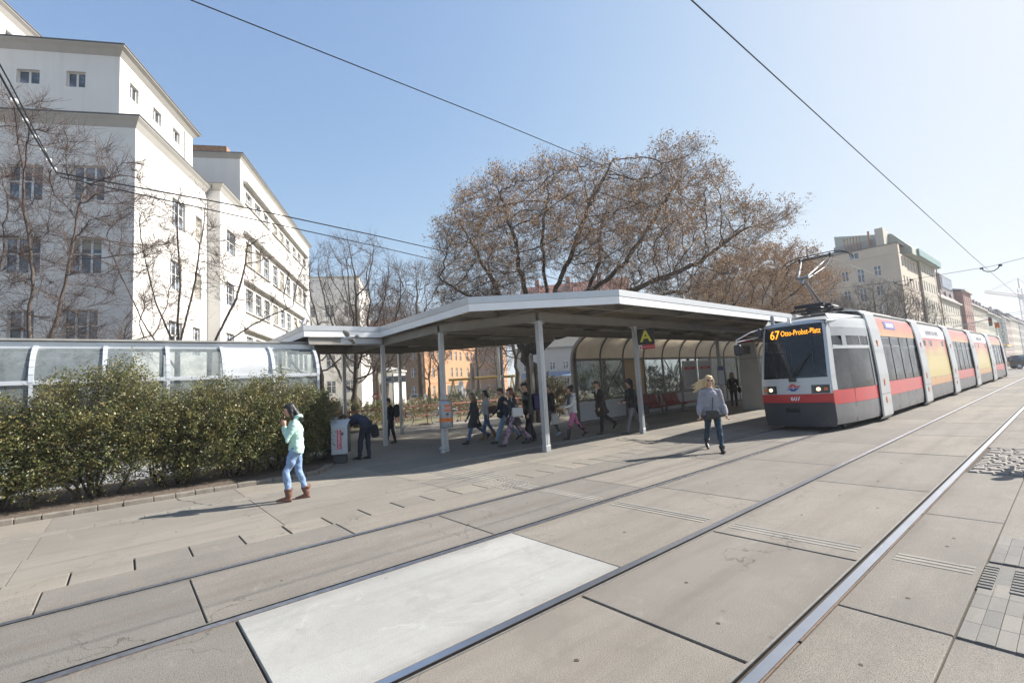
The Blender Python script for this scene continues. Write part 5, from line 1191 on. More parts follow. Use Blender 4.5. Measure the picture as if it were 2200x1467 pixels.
def section(k, y0, y1):
    kind = k % 2; g = .05; y0 += g; y1 -= g; m = T
    for s in (1, -1):
        b = MB(); side(b, s, y0, y1, .18, .70, 3, 2); b.build('side_skirt', C_skirt, T, True)
        ns = 4
        b = MB()
        for i in range(1, ns): yy = y0+(y1-y0)*i/ns; b.beam(sp(s, yy, .2, .003), sp(s, yy, .70 if kind == 0 else 1.0, .003), .012, .006)
        b.build('panel_seam', C_blackp, T)
        if kind == 0:
            b = MB(); side(b, s, y0, y1, .705, 1.14, 3, 2, .003); b.build('red_band', C_red, T, True)
            b = MB(); side(b, s, y0, y1, 1.145, 2.60, 4, 4, -.004); b.build('side_window', C_wdark, T, True)
            b = MB(); side(b, s, y0, y1, 2.60, 3.22, 4, 3, .002); b.build('advert_panel', A_top, T, True)
            b = MB(); side(b, s, y0, y1, 2.23, 2.245, 4, 1, .004)
            for i in (1, 2, 3): yy = y0+(y1-y0)*i/4; b.beam(sp(s, yy, 1.15, .0), sp(s, yy, 2.60, .0), .02, .02)
            b.build('window_bar', C_blackp, T)
            for i in (0, 1, 3):
                b = MB(); ya = y0+(y1-y0)*(i+.12)/4; yb = y0+(y1-y0)*(i+.88)/4
                for za, zb_ in ((2.28, 2.30), (2.535, 2.555)): side(b, s, ya, yb, za, zb_, 1, 1, .006)
                b.build('vent_window_frame', C_grey, T)
        else:
            b = MB(); side(b, s, y0, y1, .705, 1.02, 3, 2, .003); b.build('advert_lower', A_bot, T, True)
            b = MB(); side(b, s, y0, y1, 1.03, 2.62, 4, 6, .001); b.build('advert_door', A_big, T, True)
            b = MB(); side(b, s, y0, y1, 2.62, 3.22, 4, 3, .002); b.build('advert_white_panel', C_white, T, True)
            b = MB(); side(b, s, y0, y1, 2.60, 2.66, 4, 1, .006); b.build('red_line', C_red, T)
            for i in (0, 1, 3): b = MB(); ya = y0+(y1-y0)*(i+.2)/4; side(b, s, ya, ya+.45, 2.33, 2.56, 1, 1, .006); b.build('small_window', C_wdark if i else C_bump, T)
            b = MB(); side(b, s, y0, y1, 1.02, 1.032, 4, 1, .004); b.build('panel_seam', C_blackp, T)
    b = MB()
    b.box(-.95, y0+.0, 3.18, .95, y1, 3.40, .05); b.box(-.7, y0+.6, 3.38, .7, y1-.8, 3.52, .04); b.build('roof_gear', C_roof, T)
    b = MB(); b.add([sp(1, y0, 3.2, 0), sp(1, y1, 3.2, 0), (.9, y1, 3.33), (.9, y0, 3.33)], [(0, 1, 2, 3)]); b.add([sp(-1, y0, 3.2, 0), sp(-1, y1, 3.2, 0), (-.9, y1, 3.33), (-.9, y0, 3.33)], [(3, 2, 1, 0)]); b.build('roof_edge', C_roof, T)
yy = [p_[1] for p_ in ports]; ee = [p_[0] for p_ in ports[1:]]+[tail[0]]
for k, (a, c) in enumerate(zip(yy, ee)): section(k, a, c)
# adverts' artwork: blue label, pale round pictures and a row of hatched letters
b = MB(); side(b, 1, 5.2, 6.6, 2.86, 3.12, 2, 2, .012); b.build('advert_label', pbr('label_blue', (.16, .17, .42), .5), T)
b = MB(); side(b, 1, 5.42, 6.38, 2.92, 3.06, 2, 1, .016); b.build('label_inlay', C_white, T)
rs = frame3((0, 1, 0), (-.2, 0, 1))
for yy_, s_ in ((12.6, 1.0), (27.6, .9)): text('advert_lettering', 'komm zu uns!', .42*s_, pbr('advert_grey_ink', (.30, .28, .33), .5), T, (sp(1, yy_+.4, 2.95, .01)[0], yy_+.4, 2.93), rs, 'CENTER', .002, .0, 1.15)
b = MB(); side(b, 1, 19.4, 21.0, 2.7, 3.1, 2, 2, .008) if False else None
# pantograph frame on the roof
P_ = thing_p = T
pp = MB(); base = (0, 3.0, 3.42)
M_pan = pbr('pantograph_metal', (.22, .225, .23), .4, .5); M_panl = pbr('pantograph_bright', (.50, .50, .50), .4, .3); M_pand = pbr('pantograph_dark', (.03, .03, .033), .5, .3)
b = MB()
for x in (-.45, .45): b.beam((x, 2.1, 3.52), (x, 4.5, 3.56), .06, .07)
for y in (2.2, 3.1, 4.3): b.beam((-.6, y, 3.5), (.6, y, 3.5), .07, .06)
for x in (-.5, .5):
    for y in (2.15, 3.2, 4.35):
        for q in range(4): b.tube([(x, y, 3.33+.045*q), (x, y, 3.35+.045*q)], .07-.015*(q % 2), 8)
b.box(-.22, 2.35, 3.45, .22, 2.8, 3.6, .04); b.box(-.25, 3.4, 3.55, .25, 4.0, 3.72, .04); b.tube([(-.4, 2.0, 3.62), (.4, 2.0, 3.62)], .06, 10); b.tube([(-.35, 2.9, 3.66), (.35, 2.9, 3.66)], .07, 8); b.build('pantograph_base', M_pand, T)
b = MB(); b.tube([(0, 3.3, 3.68), (0, 1.82, 4.44)], [.042, .03], 8); b.build('lower_arm', M_pan, T)
b = MB(); b.tube([(.1, 2.4, 3.62), (.08, 1.62, 4.30)], .016, 6); b.build('guide_rod', M_pan, T)
b = MB(); b.tube([(-.17, 1.72, 4.46), (.17, 1.72, 4.46)], .045, 8); b.beam((0, 1.55, 4.28), (0, 1.9, 4.52), .08, .07); b.ringw((-.13, 1.74, 4.56), .045, .008, 'y', 12, 4); b.ringw((.13, 1.74, 4.56), .045, .008, 'y', 12, 4); b.build('knee_joint', M_pan, T)
for s in (-1, 1):
    b = MB(); b.tube([(.12*s, 1.72, 4.47), (.42*s, 3.12, 5.26)], [.026, .018], 7); b.build('upper_arm', M_panl, T)
b = MB(); b.tube([(.14, 1.78, 4.44), (.35, 2.75, 4.86), (.44, 3.1, 5.18)], .012, 5); b.build('guide_rod', C_wtxt, T)
b = MB(); b.tube([(-.44, 3.12, 5.27), (.44, 3.12, 5.27)], .022, 6)
for x in (-.44, .44): b.box(x-.03, 2.98, 5.25, x+.03, 3.32, 5.33, .01); b.tube([(x, 3.0, 5.18), (x, 3.0, 5.3)], .03, 6)
b.build('head_pivot', M_pand, T)
for yy_ in (2.98, 3.30):
    b = MB(); b.tube([(-.98, yy_, 5.12), (-.93, yy_, 5.20), (-.75, yy_, 5.31), (-.5, yy_, 5.355), (.5, yy_, 5.355), (.75, yy_, 5.31), (.93, yy_, 5.20), (.98, yy_, 5.10)], (.016), 6); b.build('collector_strip', M_pand, T)
# interior: cab floor, desk, driver seat, grab poles, passengers' seats silhouettes
b = MB(); b.box(-.78, .9, .30, .78, 3.1, .38); b.box(-1.05, 3.1, .30, 1.05, 40.3, .38); b.build('floor', C_int, T)
b = MB(); b.box(-1.0, 2.95, .38, 1.0, 3.02, 3.0); b.build('cab_partition', C_int, T)
b = MB(); b.extr([(-.78, .45, 1.28), (-.78, .95, 1.42), (-.78, .95, .4), (-.78, .45, .4)], (1.56, 0, 0)); b.build('dashboard', C_intl, T)
b = MB(); b.box(.18, 1.65, .9, .66, 1.78, 1.95, .05); b.box(.18, 1.3, .8, .66, 1.7, .92, .04); b.build('driver_seat', C_int, T)
for x in (-.86, -.5): b = MB(); b.tube([(x, 1.2, .4), (x, 1.2, 3.0)], .018, 6); b.build('grab_pole', C_intl, T)
for k, y in enumerate((1.9, 2.5, 5.2, 6.0, 6.8, 7.6, 8.4, 12.5, 14, 18.6, 20, 21.4, 27, 28.5, 34.6, 36, 37.4)):
    for s in (-1, 1): b = MB(); b.box(s*.55-.22, y, .75, s*.55+.22, y+.42, .86, .03); b.box(s*.55-.22, y+.38, .8, s*.55+.22, y+.45, 1.5, .03); b.build('passenger_seat', C_int, T)
b = MB(); b.box(-.62, 1.0, 2.98, .62, 3.1, 3.0); b.box(-.95, 3.1, 3.02, .95, 40.2, 3.06); b.build('ceiling', C_intl, T)
for k in range(5):
    for s in (-1, 1):
        for d in (0, 1.7): b = MB(); y = (1.2, 11.5, 17.9, 27, 36)[k]+d; b.tube([(s*.62, y, .33), (s*.80, y, .33)], .31, 20); b.build('wheel', C_roof, T)
# ------------------------------------------------------------------ overhead wires
M_wire = pbr('wire', (.03, .03, .032), .5, .4)
def wire(label, pts, r=.011, name='overhead_wire', cat='wire', group=None, clamps=()):
    t = thing(name, label, cat, pts[0], 0, group); o = Vector(pts[0]); b = MB(); b.tube([Vector(p)-o for p in pts], r, 5); b.build('cable', M_wire, t)
    for c in clamps: q = MB(); q.box(c[0]-o.x-.025, c[1]-o.y-.03, c[2]-o.z-.022, c[0]-o.x+.025, c[1]-o.y+.03, c[2]-o.z+.022, .006); q.build('clamp', C_wtxt, t)
    return t
wire('contact wire above the tram, crossing the sky from top left to the pantograph', [(-4.93, -1.5, 5.5), (-4.93, 4, 5.49), (-5.03, 10, 5.47), (-5.1, 17.5, 5.44), (-5.15, 45, 5.5), (-5.15, 160, 5.5)], .0065)
wire('contact wire over the right-hand track, falling from top right towards the crane', [(-2.1, 1, 5.5), (-2.12, 9, 5.5), (-2.16, 24, 5.5), (-2.12, 60, 5.5), (-2.12, 160, 5.5)], .0075)
NX = (-9.95, -.85, 5.5)
wire('upper of two bundled span cables running past the white building', [NX, (-9.95, 1.5, 5.47), (-10.3, 4.5, 5.46), (-11.2, 9.5, 5.5), (-14.5, 22, 5.6)], .013, 'span_cable', 'cable', 'span cables')
wire('lower of two bundled span cables running past the white building', [(-9.9, -.8, 5.42), (-9.9, 1.2, 5.28), (-10.4, 4.5, 5.24), (-11.5, 9, 5.28), (-15, 20, 5.4)], .011, 'span_cable', 'cable', 'span cables')
cl = [(-9.95+2.65*f, -.85-.25*f, 5.5+.0*f) for f in (.05, .17, .3, .45, .62, .8)]
wire('thick cable pair with white insulator clips at the upper left edge', [NX, (-8.6, -.97, 5.46), (-7.25, -1.1, 5.5), (-4.5, -1.4, 5.6)], .012, 'span_cable', 'cable', 'span cables', cl)
wire('thin second strand beside the clipped cable at the upper left edge', [(-9.95, -.83, 5.46), (-8.5, -.9, 5.36), (-7.2, -1.0, 5.38), (-4.5, -1.3, 5.5)], .008, 'span_cable', 'cable', 'span cables')
wire('thin cross wire over the far tracks with ring insulators', [(-26, 34, 7.5), (-5.2, 30, 5.75), (-2.1, 30, 5.75), (14, 26, 7.3)], .009, 'cross_wire', 'wire', 'cross wires')
for k, (y, z) in enumerate(((70, 6.2), (82, 6.0), (95, 6.3), (110, 6.4), (62, 5.9), (128, 6.5))): wire(['first', 'second', 'third', 'fourth', 'nearest', 'farthest'][k]+' of the thin wires strung across the street before the house row', [(-15.6, y, z+1.4), (-5.1, y, z-.35), (-2.1, y, z-.35), (12, y, z+1.2)], .011, 'cross_wire', 'wire', 'cross wires')
for x, y in ((-5.2, 30), (-2.12, 30)):
    t = thing('wire_insulator', 'black curved wire hanger '+('in front of the beige block' if x < -3 else 'against the sky at the right'), 'insulator', (x, y, 5.72))
    b = MB(); b.tube([(-.28, 0, 0), (-.25, 0, -.1), (-.12, 0, -.19), (.08, 0, -.19), (.22, 0, -.1), (.28, 0, .0)], .022, 6); b.build('hanger', C_blackp, t)
    b = MB(); b.tube([(.24, 0, .02), (.36, 0, .0)], .045, 8); b.tube([(-.36, 0, .0), (-.24, 0, .02)], .04, 8); b.build('insulator_bead', C_blackp, t)
# ------------------------------------------------------------------ things on the platform and street
M_sign = pbr('sign_black', (.018, .018, .022), .4); M_yel = pbr('sign_yellow', (.62, .60, .06), .5); M_sred = pbr('sign_red', (.45, .03, .04), .5); M_swhite = pbr('sign_paper', (.62, .62, .61), .6, var=.05)
CR3 = frame3((.64, .768, 0), (0, 0, 1))   # faces the camera side
# platform letter sign on the post
T = thing('platform_sign', 'square black sign with a yellow letter A above a red strip, on a canopy post', 'sign', (-8.87, 12.6, 2.82))
rA = frame3((.92, .39, 0), (0, 0, 1)); T.rotation_euler = (0, 0, math.atan2(.39, .92))
b = MB(); b.box(.0, -.03, -.06, .50, .03, .43, .008); b.build('board', M_sign, T)
text('letter', 'A', .50, M_yel, T, (.25, -.033, .185), frame3((1, 0, 0), (0, 0, 1)), 'CENTER', .003, .012, 1.0)
b = MB(); b.box(.12, -.03, -.205, .50, .03, -.065, .004); b.build('red_strip', M_sred, T)
b = MB(); b.box(.01, -.03, -.235, .115, .03, -.07, .004); b.build('white_tab', M_swhite, T)
b = MB(); b.box(.045, -.034, -.19, .085, -.031, -.12); b.build('tab_emblem', M_sred, T)
text('small_text', 'Platz der Linie', .06, M_swhite, T, (.31, -.033, -.135), frame3((1, 0, 0), (0, 0, 1)), 'CENTER', .001)
# timetable on the second post
T = thing('timetable_board', 'small blue-topped timetable case on the far canopy post behind the blonde woman', 'timetable', (-10.62, 21.25, 0)); T.rotation_euler = (0, 0, math.atan2(.768, .64))
b = MB(); b.box(-.20, -.12, 1.18, .10, -.06, 2.05, .01); b.build('case', pbr('case_grey', (.35, .37, .40), .4), T)
b = MB(); b.box(-.18, -.126, 1.22, .08, -.121, 1.84); b.build('sheet', pbr('sheet_pale_blue', (.50, .55, .60), .5), T)
b = MB(); b.box(-.18, -.126, 1.86, .08, -.121, 2.02); b.build('header', pbr('header_blue', (.06, .08, .22), .5), T)
# stop pylon with dark display and red cap
T = thing('stop_pylon', 'wide tapering grey pylon with dark display and red cap, left of the tram nose', 'pylon', (-9.75, 22.3, 0)); T.rotation_euler = (0, 0, .25)
b = MB(); b.add([(-.42, -.3, 0), (.62, -.3, 0), (.62, .3, 0), (-.42, .3, 0), (-.38, -.22, 3.05), (.30, -.22, 3.05), (.30, .22, 3.05), (-.38, .22, 3.05)], [(0, 3, 2, 1), (4, 5, 6, 7), (0, 1, 5, 4), (1, 2, 6, 5), (2, 3, 7, 6), (3, 0, 4, 7)]); o = b.build('column', pbr('pylon_grey', (.44, .425, .39), .7, var=.1, vs=1.5, dirt=(3, (.2, .19, .17), .6, .4)), T)
b = MB(); b.add([(-.38, -.235, 3.05), (.30, -.235, 3.05), (.30, .235, 3.05), (-.38, .235, 3.05), (-.2, -.2, 3.22), (.18, -.2, 3.22), (.18, .2, 3.22), (-.2, .2, 3.22)], [(4, 5, 6, 7), (0, 1, 5, 4), (1, 2, 6, 5), (2, 3, 7, 6), (3, 0, 4, 7)]); b.build('cap', M_sred, T)
b = MB(); b.box(-.26, -.262, 2.52, .14, -.20, 2.9, .01); b.build('display', C_blackp, T)
b = MB()
for i in range(3): b.box(-.21, -.268, 2.58+.1*i, .02, -.263, 2.615+.1*i); b.box(.05, -.268, 2.58+.1*i, .10, -.263, 2.615+.1*i)
b.build('display_digits', pbr('dim_amber', (.25, .16, .05), .5), T)
b = MB(); b.box(-.40, -.285, 2.30, .42, -.25, 2.315); b.build('seam', C_blackp, T)
# posters in shelter panes
for k, (yp, lab) in enumerate(((7.98, 'poster case with a red title strip, left of the two in the shelter wall'), (9.55, 'poster case with a red title strip, right of the two in the shelter wall'))):
    T = thing('poster_case', lab, 'poster case', (-13.14, 14.3+yp, 1.02)); T.rotation_euler = (0, 0, PI/2)
    b = MB(); w_, h_ = 1.32, 1.45
    b.box(0, -.06, 0, w_, -.0, .07, .01); b.box(0, -.06, h_-.07, w_, 0, h_, .01); b.box(0, -.06, .07, .07, 0, h_-.07, .01); b.box(w_-.07, -.06, .07, w_, 0, h_-.07, .01); b.build('frame', M_alu, T)
    b = MB(); b.box(.07, -.03, .07, w_-.07, -.01, h_-.07); b.build('poster', pbr('poster_grey', (.36, .39, .42), .35, var=.12, vs=2), T)
    b = MB(); b.box(.08, -.036, 1.0, w_-.08, -.031, 1.14); b.build('title_strip', M_sred, T)
    text('title_text', 'Fahrplan  Info', .085, M_swhite, T, (w_/2, -.038, 1.07), frame3((1, 0, 0), (0, 0, 1)), 'CENTER', .001)
# bench of red wire-mesh seats
T = thing('platform_bench', 'dark red metal bench with moulded seats under the shelter windows', 'bench', (-12.45, 17.2, 0))
M_bench = pbr('bench_red', (.22, .035, .04), .5, .1, var=.15, vs=3)
for k in range(5):
    y = .05+k*.62+(.55 if k > 2 else 0); b = MB()
    prof = [(.30, .44), (.05, .42), (-.12, .45), (-.22, .60), (-.30, .92)]
    for (x0, z0), (x1, z1) in zip(prof[:-1], prof[1:]): b.beam((x0, y+.28, z0), (x1, y+.28, z1), .56, .03, (-(z1-z0), 0, x1-x0))
    b.build('seat', M_bench, T)
b = MB(); b.beam((.0, -.1, .38), (.0, 4.0, .38), .08, .06); b.build('rail', M_bench, T)
for y in (.3, 1.9, 3.6): b = MB(); b.beam((0, y, 0), (0, y, .36), .06, .06); b.beam((-.2, y, .02), (.25, y, .02), .06, .03); b.build('leg', M_shf, T)
b = MB(); b.box(-.2, 3.85, .40, .22, 4.9, .45, .01); b.box(-.25, 2.0, .42, -.2, 2.1, .9); b.build('shelf', M_bench, T)
# litter bin on the pole
T = thing('litter_bin', 'grey litter bin with orange stickers hung on a canopy post', 'litter bin', (-11.44, 6.86, 0)); T.rotation_euler = (0, 0, math.atan2(.768, .64))
M_bin = pbr('bin_grey', (.34, .36, .37), .4, .35, var=.06, vs=4, dirt=(9, (.25, .24, .23), .6, .4)); M_or = pbr('sticker_orange', (.72, .17, .03), .5)
def rr_prism(cx, cy, w_, d, r, n=5):
    q = []
    for sx, sy, a0 in ((1, -1, -PI/2), (1, 1, 0), (-1, 1, PI/2), (-1, -1, PI)):
        for i in range(n+1): a = a0+PI/2*i/n; q.append((cx+sx*(w_/2-r)+r*math.cos(a), cy+sy*(d/2-r)+r*math.sin(a)))
    return q
b = MB(); pl_ = [(.69, .96), (.72, 1.), (1.30, 1.), (1.38, .95), (1.43, .82)]; rings = []
for z, s in pl_: rings += [(x*s+.12*(1-s)*0, y*s, z) for x, y in rr_prism(.12, -.12, .36, .30, .11)]
n = 24; b.add(rings, [(k*n+i, k*n+(i+1) % n, (k+1)*n+(i+1) % n, (k+1)*n+i) for k in range(4) for i in range(n)]+[tuple(range(n))[::-1]]); b.build('body', M_bin, T, True)
b = MB(); b.ringw((.10, -.10, 1.43), .105, .018, 'z', 20, 6); b.build('rim', pbr('rim_rust', (.30, .09, .04), .6), T)
b = MB(); b.tube([(.10, -.10, 1.425), (.10, -.10, 1.43)], .1, 16); b.build('opening', C_blackp, T)
def band(z0, z1, x0, x1, m, nm):
    b = MB(); q = [p for p in rr_prism(.12, -.12, .366, .306, .113)]; q = q[12:]+q[:12]
    q = [p for p in q if p[1] < -.02 and x0 <= p[0] <= x1] if False else [(x0, -.2735), (x1, -.2735)]
    b.add([(q[0][0], q[0][1], z0), (q[1][0], q[1][1], z0), (q[1][0], q[1][1], z1), (q[0][0], q[0][1], z1)], [(0, 1, 2, 3)]); b.build(nm, m, T)
b = MB(); q = rr_prism(.12, -.12, .368, .308, .114); b.add([(x, y, z) for z in (.86, .96) for x, y in q], [(i, (i+1) % n, n+(i+1) % n, n+i) for i in range(n)]); b.build('orange_band', M_or, T)
b = MB(); b.box(.10, -.277, 1.14, .28, -.272, 1.32); b.build('sticker', M_or, T); b = MB(); b.box(.10, -.279, 1.19, .27, -.2775, 1.265); b.build('sticker_slip', pbr('slip_pink', (.62, .3, .27), .6), T)
text('sticker_text', 'BITTE FÜLLEN\nDANKE', .034, M_swhite, T, (.19, -.281, 1.228), frame3((1, 0, 0), (0, 0, 1)), 'CENTER', .001)
text('band_text', 'Wien\n48er', .03, pbr('ink_brown', (.15, .05, .02), .6), T, (.2, -.277, .91), frame3((1, 0, 0), (0, 0, 1)), 'CENTER', .001)
b = MB(); b.ringw((.18, -.274, 1.06), .035, .007, 'y', 14, 4); b.box(.165, -.277, 1.045, .195, -.272, 1.075); b.build('emblem', M_sign, T)
b = MB(); b.tube([(.19, -.276, .76), (.19, -.27, .76)], .014, 8); b.build('lock', M_sign, T)
b = MB(); b.tube([(-.02, .02, .0), (-.02, .02, .7)], .055, 12); b.tube([(-.02, .02, 0), (-.02, .02, .14)], .075, 12); b.box(-.12, -.06, .10, .08, .10, .16, .02); b.build('stand', M_post, T)
# newspaper box
T = thing('newspaper_box', 'pale grey newspaper stand with a red ÖSTERREICH strip, beside the hedge', 'newspaper box', (-12.55, 4.42, 0)); T.rotation_euler = (0, 0, math.atan2(.768, .64)+.12)
M_box = pbr('stand_grey', (.40, .43, .46), .35, .2, var=.05, vs=3); M_boxd = pbr('stand_dark', (.07, .075, .085), .4, .2)
b = MB(); b.box(-.13, -.09, .0, .13, .17, .28, .006); b.build('foot', M_boxd, T)
b = MB(); b.box(-.19, -.16, .26, .21, .22, .98, .006); b.build('box', M_boxd, T)
b = MB(); b.box(-.18, -.215, .24, .22, -.165, .93, .006)
for a0, a1 in zip(np.linspace(0, 1.25, 7)[:-1], np.linspace(0, 1.25, 7)[1:]):
    f = lambda a: (-.19+.22*(1-math.cos(a)), .93+.20*math.sin(a)); (y0, z0), (y1, z1) = f(a0), f(a1); e0, e1 = .02+.05*a0, .02+.05*a1
    b.add([(-.18-e0+.02, y0, z0), (.22+e0-.02, y0, z0), (.22+e1-.02, y1, z1), (-.18-e1+.02, y1, z1)], [(0, 1, 2, 3)])
b.build('front_plate', M_box, T)
b = MB(); b.box(-.035, -.22, .36, .075, -.216, .86); b.build('red_strip', pbr('strip_crimson', (.55, .02, .07), .5), T)
text('lettering', 'ÖSTERREICH', .088, M_swhite, T, (.022, -.222, .61), frame3((0, 0, 1), (-1, 0, 0)), 'CENTER', .001, .001)
b = MB(); b.sphere((.1, -.222, .76), (.035, .004, .045), 8, 5); b.build('sticker', pbr('sticker_green', (.06, .12, .12), .5), T)
for x, z in ((-.1, .72), (.14, 1.0), (.0, .98), (-.12, .93)): b = MB(); b.box(x-.008, -.222+(.06 if z > .9 else 0), z-.014, x+.008, -.217+(.06 if z > .9 else 0), z+.014); b.build('screw', M_sign, T)
T = thing('newspaper_box', 'dark newspaper stand in shade, pressed between the hedge and the pale one', 'newspaper box', (-13.45, 4.42, 0)); T.rotation_euler = (0, 0, math.atan2(.768, .64))
b = MB(); b.box(-.15, -.1, .0, .15, .2, .3, .006); b.build('foot', M_boxd, T)
b = MB(); b.box(-.2, -.18, .28, .2, .22, 1.06, .01); b.build('box', pbr('stand_blue_grey', (.13, .15, .18), .4, .2), T)
b = MB(); b.extr([(-.2, -.18, 1.06), (-.2, .22, 1.06), (-.2, .22, 1.16)], (.4, 0, 0)); b.build('lid', M_box, T)
# direction signs hanging under the canopy
T = thing('direction_sign', 'white sign with two black arrows beyond the canopy posts', 'sign', (-20.2, 9.45, 0)); T.rotation_euler = (0, 0, math.atan2(.768, .64))
b = MB(); b.box(-.28, -.02, 2.2, .08, .02, 2.5, .006); b.box(.16, -.02, 2.2, .74, .02, 2.5, .006); b.build('board', pbr('sign_white_paint', (.58, .58, .58), .5), T)
b = MB(); b.tube([(.12, 0, 0), (.12, 0, 2.6)], .03, 8); b.box(.09, -.015, 2.15, .15, .015, 2.55); b.build('post', M_post, T)
def arrow(b, x0, x1, z):
    d = 1 if x1 > x0 else -1; b.box(x0, -.027, z-.018, x1-d*.06, -.021, z+.018); b.add([(x1-d*.08, -.027, z-.05), (x1, -.027, z), (x1-d*.08, -.027, z+.05)], [(0, 1, 2) if d > 0 else (2, 1, 0)])
b = MB(); arrow(b, .02, -.22, 2.35); arrow(b, .32, .60, 2.35); b.build('arrow', M_sign, T)
# red railing and bicycles
T = thing('red_railing', 'low red metal railing along the park edge', 'railing', (-21.5, 6, 0))
M_rr = pbr('railing_red', (.28, .055, .035), .6, .1, var=.2, vs=5)
b = MB(); b.tube([(0, 0, .98), (0, 18, .98)], .025, 6); b.build('top_rail', M_rr, T); b = MB(); b.tube([(0, 0, .5), (0, 18, .5)], .018, 6); b.build('middle_rail', M_rr, T)
for k in range(10): b = MB(); b.tube([(0, 2*k, .05), (0, 2*k, .98)], .024, 6); b.build('post', M_rr, T)
def bicycle(label, loc, rz, col, lean=.12):
    T = thing('bicycle', label, 'bicycle', loc); T.rotation_euler = (lean, 0, rz); mc = pbr('bike_paint_%s' % col[1], col[0], .4, .2)
    for x in (-.52, .52):
        w = MB(); w.ringw((x, 0, .34), .325, .018, 'y', 30, 6); wo = w.build('wheel', C_bump, T)
        q = MB()
        for k in range(14): a = 2*PI*k/14; q.tube([(x, 0, .34), (x+.315*math.cos(a), 0, .34+.315*math.sin(a))], .0025, 3)
        q.tube([(x, -.03, .34), (x, .03, .34)], .02, 6); q.build('spokes', M_alu, wo)
        q = MB(); q.ringw((x, 0, .34), .305, .009, 'y', 30, 4); q.build('rim', C_wtxt, wo)
        f = MB()
        pts = [(x+.355*math.cos(a), 0, .34+.355*math.sin(a)) for a in np.linspace(.2, 2.6, 10)]; f.tube(pts, [(.008, .025)]*10, 6); f.build('mudguard', C_grey, T)
    b = MB(); bb, st, hd = (-.08, 0, .30), (-.2, 0, .78), (.36, 0, .82)
    for a, c in ((bb, st), (st, hd), (bb, (.38, 0, .74)), (bb, (-.52, 0, .34)), (st, (-.52, 0, .34)), (hd, (.40, 0, .68)), ((.40, 0, .68), (.52, 0, .34)), (hd, (.34, 0, .98))): b.tube([a, c], .016, 6)
    b.build('frame', mc, T)
    b = MB(); b.tube([(.34, 0, .98), (.30, -.12, 1.0), (.18, -.27, .98)], .012, 6); b.tube([(.34, 0, .98), (.30, .12, 1.0), (.18, .27, .98)], .012, 6); b.build('handlebar', M_alu, T)
    b = MB(); b.tube([st, (-.22, 0, .92)], .013, 6); b.sphere((-.24, 0, .94), (.13, .07, .035), 10, 5); b.build('saddle', C_bump, T)
    b = MB(); b.ringw((-.08, 0, .30), .09, .006, 'y', 16, 4); b.tube([(-.08, -.06, .3), (-.02, -.06, .15)], .01, 5); b.tube([(-.08, .06, .3), (-.14, .06, .45)], .01, 5); b.build('crank', M_alu, T)
    b = MB(); b.beam((-.75, 0, .70), (-.3, 0, .72), .12, .015); b.tube([(-.7, 0, .7), (-.52, 0, .34)], .007, 4); b.build('carrier', M_alu, T)
    b = MB(); b.sphere((.44, 0, .80), .035, 8, 5); b.build('lamp', C_wtxt, T)
bicycle('orange bicycle parked at the red railing, mostly behind the boy with the backpack', (-21.45, 10.35, 0), PI/2+.04, ((.50, .10, .03), 'orange'), .1)
bicycle('blue-grey bicycle parked at the red railing left of the litter bin', (-21.35, 12.95, 0), -PI/2+.05, ((.06, .08, .22), 'blue'), -.1)
# playground frame
T = thing('playground_frame', 'yellow wooden climbing frame with slanted legs in the park', 'climbing frame', (-38.5, 24.2, .04)); T.rotation_euler = (0, 0, .75)
M_wood = pbr('yellow_wood', (.36, .25, .08), .8, var=.2, vs=5)
b = MB(); b.tube([(-.2, 0, 2.6), (6.2, 0, 2.6)], .13, 8); b.build('cross_beam', M_wood, T)
for x, s in ((.2, -1), (.2, 1), (5.9, -1), (5.9, 1)): b = MB(); b.tube([(x, 0, 2.6), (x+s*.2, s*1.4, 0)], .08, 7); b.build('leg', M_wood, T)
b = MB(); b.quad((.8, -.3, 2.5), (.9, -.5, .6), (1.4, -.3, .4), (1.2, -.1, 2.4)); b.build('cloth', C_wtxt, T)
T = thing('round_red_sign', 'round red and white sign on a short post among the park shrubs', 'sign', (-25.3, 10.9, 0)); T.rotation_euler = (0, 0, math.atan2(.768, .64))
b = MB(); b.tube([(0, 0, 0), (0, 0, 1.5)], .025, 6); b.build('post', M_post, T); b = MB(); b.tube([(0, -.01, 1.6), (0, .01, 1.6)], .17, 20); b.build('disc', M_sred, T); b = MB(); b.tube([(0, -.016, 1.6), (0, -.011, 1.6)], .09, 16); b.build('disc_centre', C_wtxt, T)
for k, (x, y, h_, lab) in enumerate(((-19.6, 13.6, 3.0, 'dark square steel post left of the shelter end arch'), (-16.1, 14.5, 3.1, 'dark square steel post touching the shelter end arch'))):
    T = thing('steel_post', lab, 'post', (x, y, 0)); b = MB(); b.box(-.07, -.07, 0, .07, .07, h_, .008); b.build('shaft', M_shf, T); b = MB(); b.box(-.09, -.09, 0, .09, .09, .06, .005); b.build('foot_plate', M_shf, T)
T = thing('park_lamp', 'globe lamp on a thin blue-grey post left of the group of walkers', 'street lamp', (-31.3, 24.9, 0)); b = MB(); b.tube([(0, 0, 0), (0, 0, 5.4)], .06, 8); b.build('post', pbr('lamp_post_blue', (.17, .2, .27), .5), T); b = MB(); b.sphere((0, 0, 5.6), .24, 12, 8); b.build('globe', C_wtxt, T)
